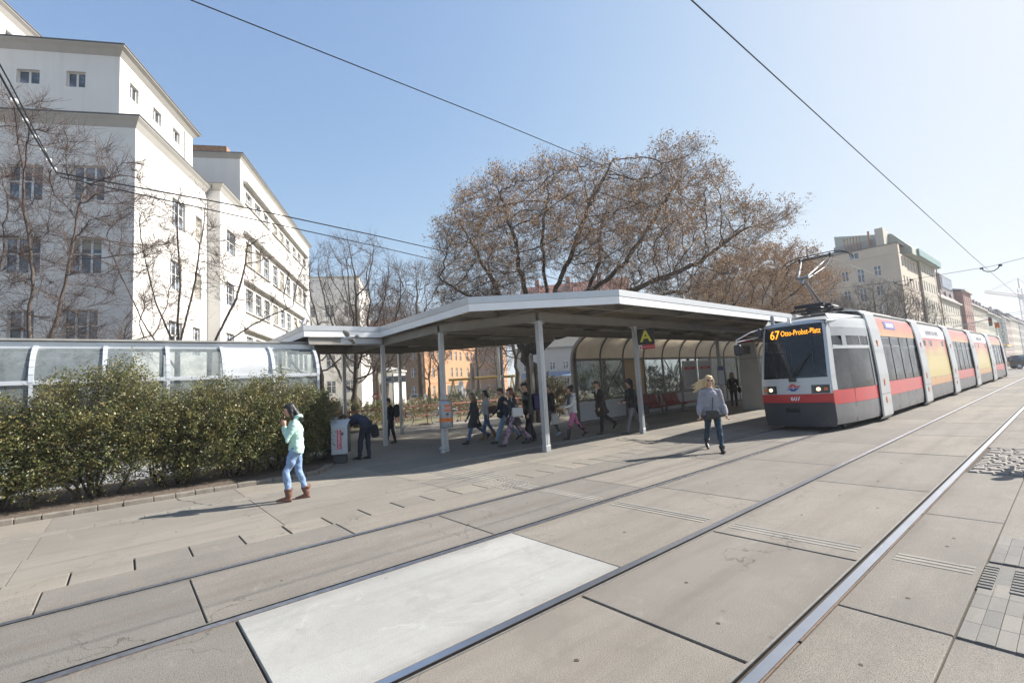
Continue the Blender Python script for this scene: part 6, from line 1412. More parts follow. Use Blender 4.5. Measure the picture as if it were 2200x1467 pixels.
# parked vehicles beyond the park, and cars in the street
def car(label, loc, rz, paint, kind='car', group=None):
    T = thing('parked_car' if kind != 'van' else 'parked_van', label, 'car' if kind != 'van' else 'van', loc, rz, group)
    L, W = (4.4, 1.76) if kind == 'car' else (4.6, 1.85) if kind == 'suv' else (5.2, 1.95)
    hb, ht = {'car': (.86, 1.45), 'suv': (1.05, 1.72), 'van': (1.25, 2.3)}[kind]
    mp = pbr('car_paint_'+str(paint), paint, .25, .3, var=.03, coat=.6)
    if kind == 'van': low_ = [(-L/2, .3), (L/2-.1, .3), (L/2, .6), (L/2-.15, 1.05), (L/2-.9, hb), (-L/2, hb)]; cab = [(-L/2, hb), (L/2-.9, hb), (L/2-1.5, ht-.1), (L/2-1.9, ht), (-L/2+.05, ht)]
    else: low_ = [(-L/2, .35), (L/2-.1, .28), (L/2, .55), (L/2-.12, .75), (L/2-1.1, hb), (-L/2+.3, hb+.03), (-L/2-.02, .8)]; cab = [(-L/2+.15, hb+.02), (L/2-1.15, hb), (L/2-1.9, ht-.04), (L/2-2.4, ht), (-L/2+.7, ht-.02), (-L/2+.35, ht-.2)]
    b = MB(); b.extr([(x, -W/2, z) for x, z in low_], (0, W, 0)); o = b.build('body', mp, T); md = o.modifiers.new('b', 'BEVEL'); md.width = .07; md.segments = 3
    b = MB(); b.add([(x, -W/2+.05, z) if i < 2 else (x, -W/2+.18, z) for i, (x, z) in enumerate(cab)]+[(x, W/2-.05, z) if i < 2 else (x, W/2-.18, z) for i, (x, z) in enumerate(cab)], [tuple(range(len(cab)))[::-1], tuple(range(len(cab), 2*len(cab)))]+[(i, (i+1) % len(cab), len(cab)+(i+1) % len(cab), len(cab)+i) for i in range(len(cab))][::1]); b.build('cabin', G_win, T)
    b = MB()
    for s in (-1, 1):
        y = s*(W/2-.10)
        for x in ((L/2-1.15, L/2-1.9), (-.15, -.2), (-L/2+.2, -L/2+.6)): b.beam((x[0], s*(W/2-.055), hb), (x[1], s*(W/2-.17), ht-.03), .07, .05)
    b.extr([(L/2-1.95, -W/2+.2, ht-.03), (L/2-2.4, -W/2+.2, ht+.012), (-L/2+.6, -W/2+.2, ht+.0), (-L/2+.6, -W/2+.2, ht-.04)], (0, W-.4, 0)) if kind != 'van' else b.box(-L/2, -W/2, hb-.1, -.2, W/2, ht+.02, .06)
    b.build('roof', mp, T)
    for x in (-L/2+.8, L/2-.85):
        for s in (-1, 1):
            b = MB(); b.tube([(x, s*(W/2-.2), .33), (x, s*(W/2+.01), .33)], .33, 18); w = b.build('wheel', C_roof, T); b = MB(); b.tube([(x, s*(W/2-.0), .33), (x, s*(W/2+.02), .33)], .2, 12); b.build('rim', M_alu, w)
    for s in (-1, 1):
        b = MB(); b.box(L/2-.12, s*(W/2-.3)-.14, .62, L/2+.0, s*(W/2-.3)+.14, .74, .02); b.build('headlight', C_wtxt, T); b = MB(); b.box(-L/2-.03, s*(W/2-.2)-.12, .72, -L/2+.06, s*(W/2-.2)+.12, .95, .02); b.build('tail_light', M_sred, T)
        b = MB(); b.box(L/2-1.45, s*(W/2+.07)-.07, hb, L/2-1.3, s*(W/2+.07)+.07, hb+.13, .02); b.build('wing_mirror', mp, T)
    return T
car('dark grey off-roader crossing the street at the right edge', (-3.9, 88, -.01), .35, (.05, .045, .042), 'suv', None)
car('white delivery van at the end of the tram', (-12.2, 138, 0), PI/2, (.62, .62, .6), 'van', 'vehicles parked along the far kerb')
for k, (y, c, lab) in enumerate(((146, (.30, .04, .05), 'red car parked behind the white van'), (152.5, (.07, .12, .10), 'dark green car in the far kerbside row'), (159, (.55, .56, .57), 'silver car in the far kerbside row, third after the van'), (166, (.6, .6, .58), 'white car in the far kerbside row, fourth after the van'), (173, (.12, .13, .16), 'dark blue car in the far kerbside row'), (180, (.5, .5, .5), 'grey car in the far kerbside row, sixth after the van'), (188, (.62, .61, .6), 'white car at the hazy end of the kerbside row'))): car(lab, (-11.9, y, 0), PI/2, c, 'car', 'vehicles parked along the far kerb')
car('white van beyond the park, right of the climbing frame', (-58, 37.5, 0), 2.4, (.6, .6, .6), 'van', None); car('white car beyond the park, left of the climbing frame', (-60, 32.5, 0), 2.3, (.58, .6, .62), 'car', None); car('pale car between two park trees, behind the women walking', (-51, 36.5, 0), 2.4, (.55, .56, .58), 'car', None)
# traffic lights
T = thing('traffic_light', 'traffic light with an orange box on a long arm above the tram tail', 'traffic light', (-9.5, 78, 0)); b = MB(); b.tube([(0, 0, 0), (0, 0, 5.6)], .08, 8); b.tube([(0, 0, 5.6), (3.4, 0, 6.1)], .05, 6); b.build('mast', M_post, T)
b = MB(); b.box(3.1, -.15, 5.3, 3.4, .15, 6.3, .03); b.build('signal_head', C_bump, T); b = MB(); b.box(3.55, -.12, 5.0, 3.95, .12, 5.6, .02); b.build('orange_box', C_orange, T)
for k, z in enumerate((6.1, 5.8, 5.5)): b = MB(); b.tube([(3.25, -.17, z), (3.25, -.15, z)], .1, 10); b.build('lens', (M_sred, C_orange, M_green)[k], T)
# pigeons
M_pig = pbr('pigeon_grey', (.30, .31, .34), .7, var=.25, vs=20); M_pigw = pbr('pigeon_pale', (.55, .55, .55), .7, var=.15, vs=20)
o = MB(); o.tube([(-.17, 0, 0), (-.12, 0, .005), (-.05, 0, .01), (.04, 0, .02), (.10, 0, .03), (.135, 0, .045), (.165, 0, .045), (.19, 0, .035)], [(.012, .03), (.028, .035), .05, .058, .042, .028, .024, .006], 12)
o.add([(-.03, .04, .03), (.07, .04, .03), (.10, .22, .10), (.02, .40, .03), (-.05, .36, .0), (-.08, .18, .06)], [(0, 1, 2, 5), (5, 2, 3, 4)]); o.add([(-.03, -.04, .03), (.07, -.04, .03), (.10, -.22, .10), (.02, -.40, .03), (-.05, -.36, .0), (-.08, -.18, .06)], [(0, 5, 2, 1), (5, 4, 3, 2)]); o.add([(-.15, -.03, 0), (-.15, .03, 0), (-.27, .07, -.01), (-.27, -.07, -.01)], [(0, 1, 2, 3)])
T = thing('pigeon', 'pigeon in flight in front of the low canopy fascia', 'pigeon', (-13.0, 4.9, 3.33)); T.rotation_euler = (.45, .25, -2.2)
q = o.build('body', M_pigw, T, True); md = q.modifiers.new('s', 'SOLIDIFY'); md.thickness = .004
b = MB(); b.add([(.015, .40, .035), (-.055, .36, .006), (-.08, .20, .062), (-.02, .3, .05)], [(0, 1, 2, 3)]); b.add([(.015, -.40, .035), (-.055, -.36, .006), (-.08, -.20, .062), (-.02, -.3, .05)], [(3, 2, 1, 0)]); b.build('wing_tips', M_pig, T)
T = thing('pigeon', 'pigeon perched on the left corner of the canopy roof', 'pigeon', (-15.15, 4.33, 3.955)); T.rotation_euler = (0, -.35, 2.4)
b = MB(); b.tube([(-.17, 0, .07), (-.10, 0, .09), (-.02, 0, .12), (.05, 0, .16), (.08, 0, .20), (.10, 0, .225), (.135, 0, .225), (.155, 0, .215)], [(.012, .03), .035, .055, .055, .035, .028, .022, .005], 12); b.build('body', M_pig, T, True)
b = MB(); b.tube([(.0, .02, .08), (.0, .02, .0)], .006, 5); b.tube([(.0, -.02, .08), (.0, -.02, .0)], .006, 5); b.build('leg', pbr('pigeon_leg', (.4, .12, .1), .6), T)
# ------------------------------------------------------------------ people
def fabric(name, col, var=.15, vs=9., rough=.85, bump=.35, pat=None):
    m = pbr(name, col, rough, 0, var, vs, bump, 70)
    return m
SKIN = pbr('skin', (.46, .26, .185), .55, 0, .08, 20); SKIN2 = pbr('skin_fair', (.56, .34, .25), .55, 0, .06, 20)
folds = bpy.data.textures.new('folds', 'CLOUDS'); folds.noise_scale = .11; folds.noise_depth = 1
hairtex = bpy.data.textures.new('strands', 'CLOUDS'); hairtex.noise_scale = .035
def fin(o, vox, smooth=4, disp=0., tex=None):
    m = o.modifiers.new('union', 'REMESH'); m.mode = 'VOXEL'; m.voxel_size = vox; m.use_smooth_shade = True
    s = o.modifiers.new('smooth', 'SMOOTH'); s.factor = .5; s.iterations = smooth
    if disp: d = o.modifiers.new('folds', 'DISPLACE'); d.texture = tex or folds; d.strength = disp; d.mid_level = .5; d.texture_coords = 'LOCAL'
    return o
def ang(a): return Vector((math.sin(a), 0, -math.cos(a)))
def rotz(v, a): c, s = math.cos(a), math.sin(a); return Vector((v.x*c-v.y*s, v.x*s+v.y*c, v.z))
def person(label, loc, head, H, legs, arms, lean=0., hp=0., hy=0., top='jacket', tc=None, tr=None, sh=None, hair='short', hc=None, skin=None, w=1., hem=.0, legw=1., boots=0., vox=.011, extra=None, sleeve=1., curl=.7, flare=0., group=None, name='person', disp=.03, hairlen=.0, collar=True, seat=False):
    """legs: (hip flex, knee flex, foot pitch) deg for left then right; arms: (flex, out, elbow, twist) deg. Faces local +x."""
    T = thing(name, label, 'person', loc, R(head), group); skin = skin or SKIN; k = H/1.72
    th, shn, ank = .245*H, .240*H, .045*H; hipw = .052*H
    J = {}
    def fk(z0):
        for s, (a, kn, fp), nm in ((1, legs[0], 'L'), (-1, legs[1], 'R')):
            hip = Vector((0, s*hipw, z0)); kne = hip+ang(R(a))*th; an = kne+ang(R(a-kn))*shn; ft = Vector((math.cos(R(fp)), 0, math.sin(R(fp))))
            J['hip'+nm], J['kne'+nm], J['ank'+nm], J['ft'+nm] = hip, kne, an, ft
    fk(0); low = min(min(J['ank'+n].z-ank*math.cos(math.asin(J['ft'+n].z)), J['ank'+n].z+J['ft'+n].z*.13*H-.03*H) for n in 'LR'); 
    fk(-low if not seat else .62*H*.8)
    pz = J['hipL'].z; L_ = R(lean); upv = Vector((math.sin(L_), 0, math.cos(L_))); fwd = Vector((math.cos(L_), 0, -math.sin(L_)))
    pel = Vector((0, 0, pz)); tl = .295*H
    def sp_(t, f=0.): 
        a = L_*min(1., .35+.8*t); u_ = Vector((math.sin(a), 0, math.cos(a))); return pel+u_*(tl*t)+Vector((u_.z, 0, -u_.x))*f
    neck = sp_(1.0); hpv = L_+R(hp); hu = Vector((math.sin(hpv), 0, math.cos(hpv))); hf = Vector((math.cos(hpv), 0, -math.sin(hpv)))
    hf = rotz(hf, R(hy)); lat = hu.cross(hf).normalized(); hf = lat.cross(hu).normalized()
    hc0 = neck+upv*.022*H+hu*.078*H+hf*.018*H
    def hpnt(x, y, z): return hc0+(hf*x+lat*y+hu*z)*k
    def hell(b, c, r, n=14, m=9):
        o = len(b.v); b.sphere((0, 0, 0), r, n, m)
        for i in range(o, len(b.v)): x, y, z = b.v[i]; b.v[i] = tuple(hpnt(c[0]+x, c[1]+y, c[2]+z))
    w = w*1.06; shl = .103*H*w
    A = {}
    for s, (fl, ou, el, tw), nm in ((1, arms[0], 'L'), (-1, arms[1], 'R')):
        sh0 = sp_(.85)+Vector((0, s*shl, 0)); d = Vector((math.sin(R(fl)), s*math.sin(R(ou)), -math.cos(R(fl))*math.cos(R(ou)))).normalized()
        elb = sh0+d*.172*H
        # elbow bends towards the front, twisted inwards by tw
        side_ = Vector((0, s, 0)); fr = d.cross(side_)*s; fr = -fr if fr.x < 0 and fl < 60 else fr
        fr = (fr*math.cos(R(tw))-side_*math.sin(R(tw))).normalized(); d2 = (d*math.cos(R(el))+fr*math.sin(R(el))).normalized(); wr = elb+d2*.148*H
        A[nm] = (sh0, elb, wr, d2, s)
    # ---- body: one continuous skin surface
    b = MB()
    hell(b, (0, 0, .012), (.094, .076, .104)); hell(b, (.028, 0, -.052), (.062, .056, .062)); hell(b, (.058, 0, -.088), (.026, .026, .02), 10, 6)
    hell(b, (.100, 0, -.022), (.016, .012, .020), 8, 6); hell(b, (.094, 0, .004), (.010, .010, .022), 8, 6); hell(b, (.088, 0, -.062), (.010, .022, .010), 8, 6)
    for s in (1, -1): hell(b, (-.004, s*.078, -.012), (.016, .009, .028), 8, 6); hell(b, (.078, s*.032, .020), (.016, .026, .010), 8, 6); hell(b, (.062, s*.04, -.025), (.022, .022, .02), 8, 6)
    b.tube([sp_(.88), neck, hpnt(-.018, 0, -.06), hpnt(-.01, 0, -.02)], [.06*k, .052*k, .05*k, .05*k], 12)
    b.tube([sp_(t) for t in (-.08, .2, .5, .85, .93)], [(.11*k*w, .075*k), (.10*k*w, .07*k), (.12*k*w, .075*k), (.12*k*w, .06*k), (.06*k, .045*k)], 12)
    for n_ in 'LR': b.tube([J['hip'+n_], J['kne'+n_], J['ank'+n_]], [.055*k, .04*k, .03*k], 8)
    for n_ in 'LR':
        s0, e0, w0, d2, s = A[n_]; b.tube([s0, e0, w0], [.035*k, .028*k, .021*k], 8)
        pn = d2.cross(Vector((0, 0, 1))) if abs(d2.z) < .8 else d2.cross(fwd); pn = pn.normalized(); bk = d2.cross(pn).normalized()*(1 if d2.cross(pn).x < 0 else -1)
        sprd = bk if abs(d2.z) > .5 else bk; pw = fwd if abs(d2.z) > .6 else Vector((0, 0, 1)); pw = (pw-d2*pw.dot(d2)).normalized(); th_ = d2.cross(pw).normalized()*(-s)
        pc = w0+d2*.045*k; b.tube([w0, w0+d2*.03*k, w0+d2*.078*k], [(.021*k,)*2, .027*k, .026*k], 8)
        inn_ = th_
        for q, (off, ln) in enumerate(((.024, .070), (.008, .080), (-.009, .074), (-.025, .058))):
            r0_ = w0+d2*.075*k+pw*off*k; c1 = R(25+30*curl); c2 = R(60*curl+25); m1 = r0_+(d2*math.cos(c1)+inn_*math.sin(c1))*ln*.5*k; m2 = m1+(d2*math.cos(c1+c2)+inn_*math.sin(c1+c2))*ln*.5*k
            b.tube([r0_-d2*.02*k, r0_, m1, m2], [.0095*k, .0095*k, .0088*k, .0075*k], 6)
        t0 = w0+d2*.025*k+pw*.022*k; t1 = t0+(d2*.6+pw*.6+inn_*.5).normalized()*.035*k; b.tube([t0, t1, t1+(d2*.9+inn_*.4).normalized()*.028*k], [.012*k, .0105*k, .008*k], 6)
    fin(b.build('body', skin, T), max(.0075, vox*.72), 2)
    # ---- trousers, legs and shoes
    b = MB(); lw = legw*k*1.1
    b.tube([sp_(.16), sp_(.05), pel+Vector((0, 0, -.03*H))], [(.135*k*w, .09*k*w), (.155*k*w, .108*k*w), (.14*k*w, .10*k*w)], 14)
    for n_ in 'LR':
        h_, kn_, an_ = J['hip'+n_], J['kne'+n_], J['ank'+n_]; sh_ = an_-kn_
        b.tube([h_+Vector((0, 0, .02)), h_.lerp(kn_, .25), h_.lerp(kn_, .65), kn_, kn_+sh_*.28, kn_+sh_*.7, an_+sh_*.03], [(.084*lw, .088*lw), (.082*lw, .086*lw), (.066*lw, .068*lw), .057*lw, .058*lw, (.046+flare)*lw, (.043+flare)*lw], 12)
    fin(b.build('trousers', tr, T), vox, 3, disp, folds)
    for n_ in 'LR':
        b = MB(); an_, f = J['ank'+n_], J['ft'+n_]; dn = Vector((f.z, 0, -f.x)); heel = an_+dn*ank*.75-f*.028*H; toe = an_+dn*ank*.86+f*.115*H
        b.tube([heel, heel+f*.035*H, an_+f*.03*H+dn*ank*.62, an_+f*.075*H+dn*ank*.72, toe], [(.030*k, .030*k), (.036*k, .036*k), (.040*k, .042*k), (.042*k, .030*k), (.030*k, .018*k)], 12)
        b.tube([an_-dn*.0+Vector((0, 0, 0)), an_+dn*ank*.5], [.04*k, .042*k], 10)
        if boots: b.tube([an_, an_+(J['kne'+n_]-an_)*boots], [.055*k, .068*k], 12)
        fin(b.build('boot' if boots else 'shoe', sh, T), .010, 2)
    if top == 'sneaker': pass
    # ---- upper garment
    b = MB(); g = 1.0
    rings = [sp_(.02)]; 
    if hem > 0: 
        ta, tb = [math.tan(R(max(-35, min(60, l_[0])))) for l_ in legs]; hh_ = hem*H; lowp = pel-Vector((0, 0, hh_)); q = (ta+tb)/2*hh_*2; sd_ = abs(ta-tb)/2*hh_
        b.tube([lowp+Vector((q*.5, 0, 0)), pel-Vector((0, 0, hem*H*.5)), sp_(.0), sp_(.3), sp_(.6), sp_(.84), sp_(.95), sp_(1.0)], [(.192*k*w, .112*k*w+sd_), (.188*k*w, .118*k*w+sd_*.5), (.178*k*w, .122*k*w), (.150*k*w, .108*k*w), (.162*k*w, .122*k*w), (.138*k*w, .102*k*w), (.085*k*w, .078*k), (.060*k, .058*k)], 16)
    else: b.tube([sp_(-.04), sp_(.02), sp_(.3), sp_(.6), sp_(.84), sp_(.95), sp_(1.0)], [(.172*k*w, .118*k*w), (.170*k*w, .118*k*w), (.148*k*w, .106*k*w), (.160*k*w, .12*k*w), (.138*k*w, .10*k*w), (.085*k*w, .078*k), (.060*k, .058*k)], 16)
    for n_ in 'LR':
        s0, e0, w0, d2, s = A[n_]; wr_ = w0-d2*.012; sl = sleeve
        b.tube([sp_(.97), s0.lerp(sp_(.93), .45)+upv*.004, s0, s0.lerp(e0, .5), e0, e0.lerp(wr_, .5), wr_], [.05*k, .05*k, .049*k*w, .050*k*sl, .046*k*sl, .042*k*sl, .034*k], 10)
    if collar: b.tube([sp_(.93), neck+upv*.012*H], [(.066*k, .064*k), (.058*k, .056*k)], 12)
    if extra and 'hood' in extra: hell(b, (-.085, 0, -.150), (.085, .115, .042)); hell(b, (-.11, 0, -.175), (.06, .09, .05))
    if extra and 'poncho' in extra:
        b.tube([sp_(-.05), sp_(.2), sp_(.6), sp_(.8), sp_(.93)], [(.185*k, .125*k), (.21*k, .13*k), (.19*k, .12*k), (.14*k, .09*k), (.08*k, .07*k)], 16)
        for s in (1, -1): s0, e0, w0, d2, _ = A['L' if s > 0 else 'R']; b.tube([s0.lerp(e0, .35)+Vector((0, -s*.03, -.05)), s0.lerp(e0, .7)+Vector((0, -s*.01, -.05)), e0+Vector((0, 0, -.05)), e0.lerp(w0, .75)+Vector((0, 0, -.02))], [.045*k, .052*k, .075*k, .058*k], 10)
    fin(b.build({'jacket': 'jacket', 'coat': 'coat', 'sweater': 'sweater'}.get(top, 'jacket'), tc, T), vox, 4, disp, folds)
    # ---- hair and headwear
    if hair:
        b = MB()
        if hair in ('cap', 'hat'):
            hell(b, (-.012, 0, .055), (.104, .088, .06)); hell(b, (.07, 0, .045), (.055, .06, .014), 12, 6); hell(b, (-.03, 0, .0), (.075, .078, .06))
        elif hair == 'hoodup':
            hell(b, (-.022, 0, .022), (.112, .10, .125)); hell(b, (-.05, 0, -.10), (.07, .095, .07))
            # opening for the face is left by sitting behind it
        else:
            hell(b, (-.018, 0, .038), (.092, .086, .086)); hell(b, (.004, 0, .072), (.086, .078, .046)); hell(b, (-.045, 0, -.01), (.064, .080, .08))
            if hair != 'short': 
                for s in (1, -1): hell(b, (-.01, s*.070, -.02), (.05, .022, .07))
            n_l = {'short': 0, 'bob': .09, 'long': .2, 'blown': .16}.get(hair, 0)+hairlen
            if n_l: b.tube([hpnt(-.05, 0, .04), hpnt(-.075, 0, -.06), hpnt(-.115, 0, -.06-n_l*.6), hpnt(-.12, 0, -.06-n_l)], [(.075*k, .055*k), (.09*k, .055*k), (.09*k, .05*k), (.055*k, .028*k)], 12)
            if hair == 'long':
                for s in (1, -1): b.tube([hpnt(-.02, s*.07, .0), hpnt(.0, s*.075, -.10), hpnt(.01, s*.07, -.12-n_l*.6)], [.03*k, .03*k, .018*k], 8)
            if hair == 'wild':
                r_ = random.Random(3)
                for q in range(26): a_, e_ = r_.uniform(0, 2*PI), r_.uniform(.1, 1.4); d_ = Vector((math.cos(a_)*math.cos(e_)-.25, math.sin(a_)*math.cos(e_), math.sin(e_))); b.tube([hpnt(*(d_*.06+Vector((-.03, 0, .02)))), hpnt(*(d_*.135+Vector((-.03, 0, .02))))], [.025*k, .006*k], 6)
            if hair == 'blown':
                r_ = random.Random(5)
                for q in range(34):
                    y0 = r_.uniform(-.06, .075); z0 = r_.uniform(-.09, .06); e = r_.uniform(.12, .27); z1 = z0-e*r_.uniform(.25, .75)
                    b.tube([hpnt(-.04, y0, z0), hpnt(-.05, y0-.05-e*.3, z0-.03), hpnt(-.06, -.06-e, z1), hpnt(-.05, -.08-e*1.15, z1-.01)], [.02*k, .016*k, .009*k, .003*k], 6)
                for s, ln in ((1, .15), (-1, .11)): b.tube([hpnt(.02, s*.062, .06), hpnt(.035, s*.08, -.03), hpnt(.01, s*.085, -.07-ln*.6)], [.025*k, .027*k, .012*k], 8)
        ho = b.build({'cap': 'cap', 'hat': 'hat', 'hoodup': 'hood'}.get(hair, 'hair'), hc, T); fin(ho, .0085 if hair != 'blown' else .006, 2, .007, hairtex)
    b = MB()
    for s in (1, -1): hell(b, (.083, s*.031, .006), (.010, .011, .007), 8, 5)
    b.build('eyes', pbr('eye_dark', (.03, .022, .02), .3), T)
    b = MB(); hell(b, (.096, 0, -.052), (.006, .022, .006), 8, 5); b.build('lips', pbr('lips', (.32, .10, .09), .5), T)
    return T, J, A, hpnt, sp_, k
F = fabric
c_black = F('cloth_black', (.018, .018, .021)); c_navy = F('cloth_navy', (.022, .028, .05)); c_char = F('cloth_charcoal', (.04, .042, .045)); c_brown = F('cloth_dark_brown', (.045, .032, .026))
c_mint = F('cloth_mint', (.40, .60, .53), .07, 5, .8); c_ljean = F('light_jeans', (.20, .29, .44), .3, 14); c_jean = F('blue_jeans', (.09, .15, .27), .25, 12); c_teal = F('dark_teal_jeans', (.018, .042, .07), .25, 10); c_fade = F('faded_jeans', (.19, .27, .36), .2, 12)
c_grey = F('cloth_grey_knit', (.27, .265, .29), .1, 20, .95, .6); c_white = F('cloth_white', (.56, .55, .53), .06, 6); c_pink = F('cloth_pink', (.42, .13, .24), .15, 10); c_dgrey = F('cloth_dark_grey', (.10, .10, .11), .2, 10); c_pale = F('cloth_pale_grey', (.42, .42, .42), .12, 10)
c_tan = F('tan_leather', (.22, .12, .06), .2, 10, .6); c_bootb = F('brown_suede', (.17, .085, .06), .2, 12, .9); c_shoe = F('shoe_black', (.014, .014, .015), .2, 10, .4); c_sneak = F('sneaker_dark', (.05, .05, .055), .4, 25, .7); c_leather = F('black_leather', (.02, .019, .018), .3, 8, .35)
h_black = pbr('hair_black', (.010, .009, .010), .5, 0, .3, 40); h_brown = pbr('hair_brown', (.05, .03, .02), .5, 0, .3, 40); h_red = pbr('hair_red_brown', (.10, .03, .02), .45, 0, .3, 40); h_blond = pbr('hair_blonde', (.52, .38, .20), .45, 0, .35, 45, .6, 90); h_ash = pbr('hair_ash_blonde', (.17, .12, .08), .5, 0, .3, 40); h_white = pbr('hair_white', (.55, .53, .5), .6, 0, .1, 40); h_grey = pbr('hair_dark_grey', (.06, .055, .05), .5, 0, .3, 40)
# floral print
m, nt, b_ = newmat('floral_print'); v_ = nt.nodes.new('ShaderNodeTexVoronoi'); v_.inputs['Scale'].default_value = 17; lk(nt, coords(nt), v_.inputs['Vector'])
lk(nt, ramp(nt, noise(nt, 16, 5, .7, coords(nt)), [(.35, (.03, .03, .05)), (.48, (.22, .10, .16)), (.56, (.40, .34, .38)), (.66, (.05, .06, .12)), (.75, (.35, .22, .28))]), b_.inputs['Base Color']); b_.inputs['Roughness'].default_value = .8; c_floral = m
m, nt, b_ = newmat('striped_knit'); w_ = nt.nodes.new('ShaderNodeTexWave'); w_.bands_direction = 'Z'; w_.inputs['Scale'].default_value = 5; lk(nt, coords(nt), w_.inputs['Vector'])
lk(nt, ramp(nt, w_.outputs['Fac'], [(.6, (.02, .02, .022)), (.9, (.09, .088, .085))]), b_.inputs['Base Color']); b_.inputs['Roughness'].default_value = .9; c_stripe = m
def attach_bag(T, nm, mat, c, sz, strap=None, tilt=0., rnd_=.35, sm=None):
    b = MB(); b.box(-sz[0]/2, -sz[1]/2, -sz[2]/2, sz[0]/2, sz[1]/2, sz[2]/2, min(sz)*.3); M_ = Matrix.Translation(c) @ Matrix.Rotation(tilt, 4, 'Y')
    b.v = [tuple(M_ @ Vector(p)) for p in b.v]; o = b.build(nm, mat, T); fin(o, .012, 6, .012)
    if strap: q = MB(); q.tube(strap, (sm or .011), 6); q.build('strap', mat, o)
    return o
def bag(label, T, mat, c, sz, strap=None, tilt=0., name='bag', cat='bag'):
    """a carried bag is a thing of its own, standing in the carrier's frame"""
    M_ = Matrix.Translation(T.location) @ Matrix.Rotation(T.rotation_euler.z, 4, 'Z'); g = thing(name, label, cat, T.location, T.rotation_euler.z)
    o = attach_bag(g, 'bag_body', mat, c, sz, None, tilt)
    if strap: q = MB(); q.tube(strap, .010, 6); q.build('strap', mat, g)
    return g
# 1 the woman in mint
T, J, A, hp_, sp1, k = person('woman in a mint hooded jacket and light jeans, hand at cheek, beside the hedge', (-8.80, 2.34, 0), -106, 1.70, ((24, 30, 4), (-4, 14, 0)), ((24, 4, 146, 24), (30, 2, 140, 22)), lean=3, hp=14, top='jacket', tc=c_mint, tr=c_ljean, sh=c_bootb, hair='long', hc=h_black, w=.96, boots=.32, vox=.010, legw=.93, extra=('hood',), sleeve=1.12, hem=.035, disp=.045, hairlen=.02, skin=SKIN)
for n_ in 'LR': q = MB(); q.tube([J['ank'+n_]+Vector((0, 0, .10)), J['ank'+n_]+Vector((0, .01, .14))], .064, 12); fin(q.build('boot_cuff', c_bootb, T), .009, 2)
# 2 the blonde woman
T, J, A, hp_, sp2, k = person('blonde woman in sunglasses and wide grey sweater crossing the track before the tram', (-5.40, 10.20, 0), -50, 1.74, ((20, 6, 8), (-16, 28, -28)), ((6, 9, 18, 10), (4, 11, 26, 8)), lean=0, hp=2, hy=4, top='sweater', tc=c_grey, tr=c_teal, sh=c_shoe, hair='blown', hc=h_blond, skin=SKIN2, w=1.05, boots=.18, vox=.010, extra=('poncho',), sleeve=1.0, hem=.05, disp=.032, legw=1.0)
b = MB()
def gl(x, y, z): return hp_(x, y, z)
for s in (1, -1): b.tube([gl(.088, s*.034, .006), gl(.098, s*.033, .006)], [(.027, .020), (.026, .019)], 12)
b.tube([gl(.094, .012, .012), gl(.094, -.012, .012)], .004, 5)
for s in (1, -1): b.tube([gl(.088, s*.058, .010), gl(.0, s*.080, .012)], .004, 5)
b.build('sunglasses', C_blackp, T)
bag('small black handbag with a silver clasp hung across the blonde woman\'s hip', T, c_leather, Vector((.20, -.03, .82)), (.07, .27, .20), [sp2(.98)+Vector((.03, .09, 0)), sp2(.6)+Vector((.13, .03, 0)), Vector((.17, -.02, .92))], 0, 'handbag', 'handbag')
# 3 the man bending over the newspaper box
T, J, A, hp_, sp3, k = person('man in a dark jacket bent far forward over the newspaper stand', (-12.55, 5.12, 0), -142, 1.76, ((16, 10, 0), (2, 6, 0)), ((60, 8, 25, 10), (52, 8, 30, 10)), lean=76, hp=-18, tc=c_navy, tr=F('trousers_dark_blue', (.02, .026, .045)), sh=c_shoe, hair='short', hc=h_brown, w=1.15, hem=.04, legw=1.1)
bag('black shoulder bag hanging behind the bending man, its strap end sticking out', T, c_black, Vector((-.16, -.16, .72)), (.18, .14, .36), [Vector((-.1, -.14, .9)), Vector((.1, -.1, 1.2)), sp3(.8)+Vector((0, 0, .1))], .15, 'shoulder_bag', 'shoulder bag')
# 4 the boy with the backpack
T, J, A, hp_, sp4, k = person('boy in black with his hand to his mouth, standing by the canopy post', (-15.50, 7.22, 0), -112, 1.60, ((14, 6, 0), (-8, 4, 0)), ((28, 4, 128, 25), (5, 5, 30, 10)), lean=2, hp=16, tc=c_black, tr=F('trousers_black', (.02, .018, .02)), sh=c_sneak, hair='short', hc=h_black, w=.98, hem=.03)
bag('black backpack worn by the boy beside the canopy post', T, F('backpack_black', (.02, .021, .024)), sp4(.55)+Vector((-.21, 0, 0)), (.20, .30, .46), [sp4(.3)+Vector((-.08, .12, 0)), sp4(.9)+Vector((0, .13, .03)), sp4(.6)+Vector((.1, .12, 0))], 0, 'backpack', 'backpack')
W_ = -106
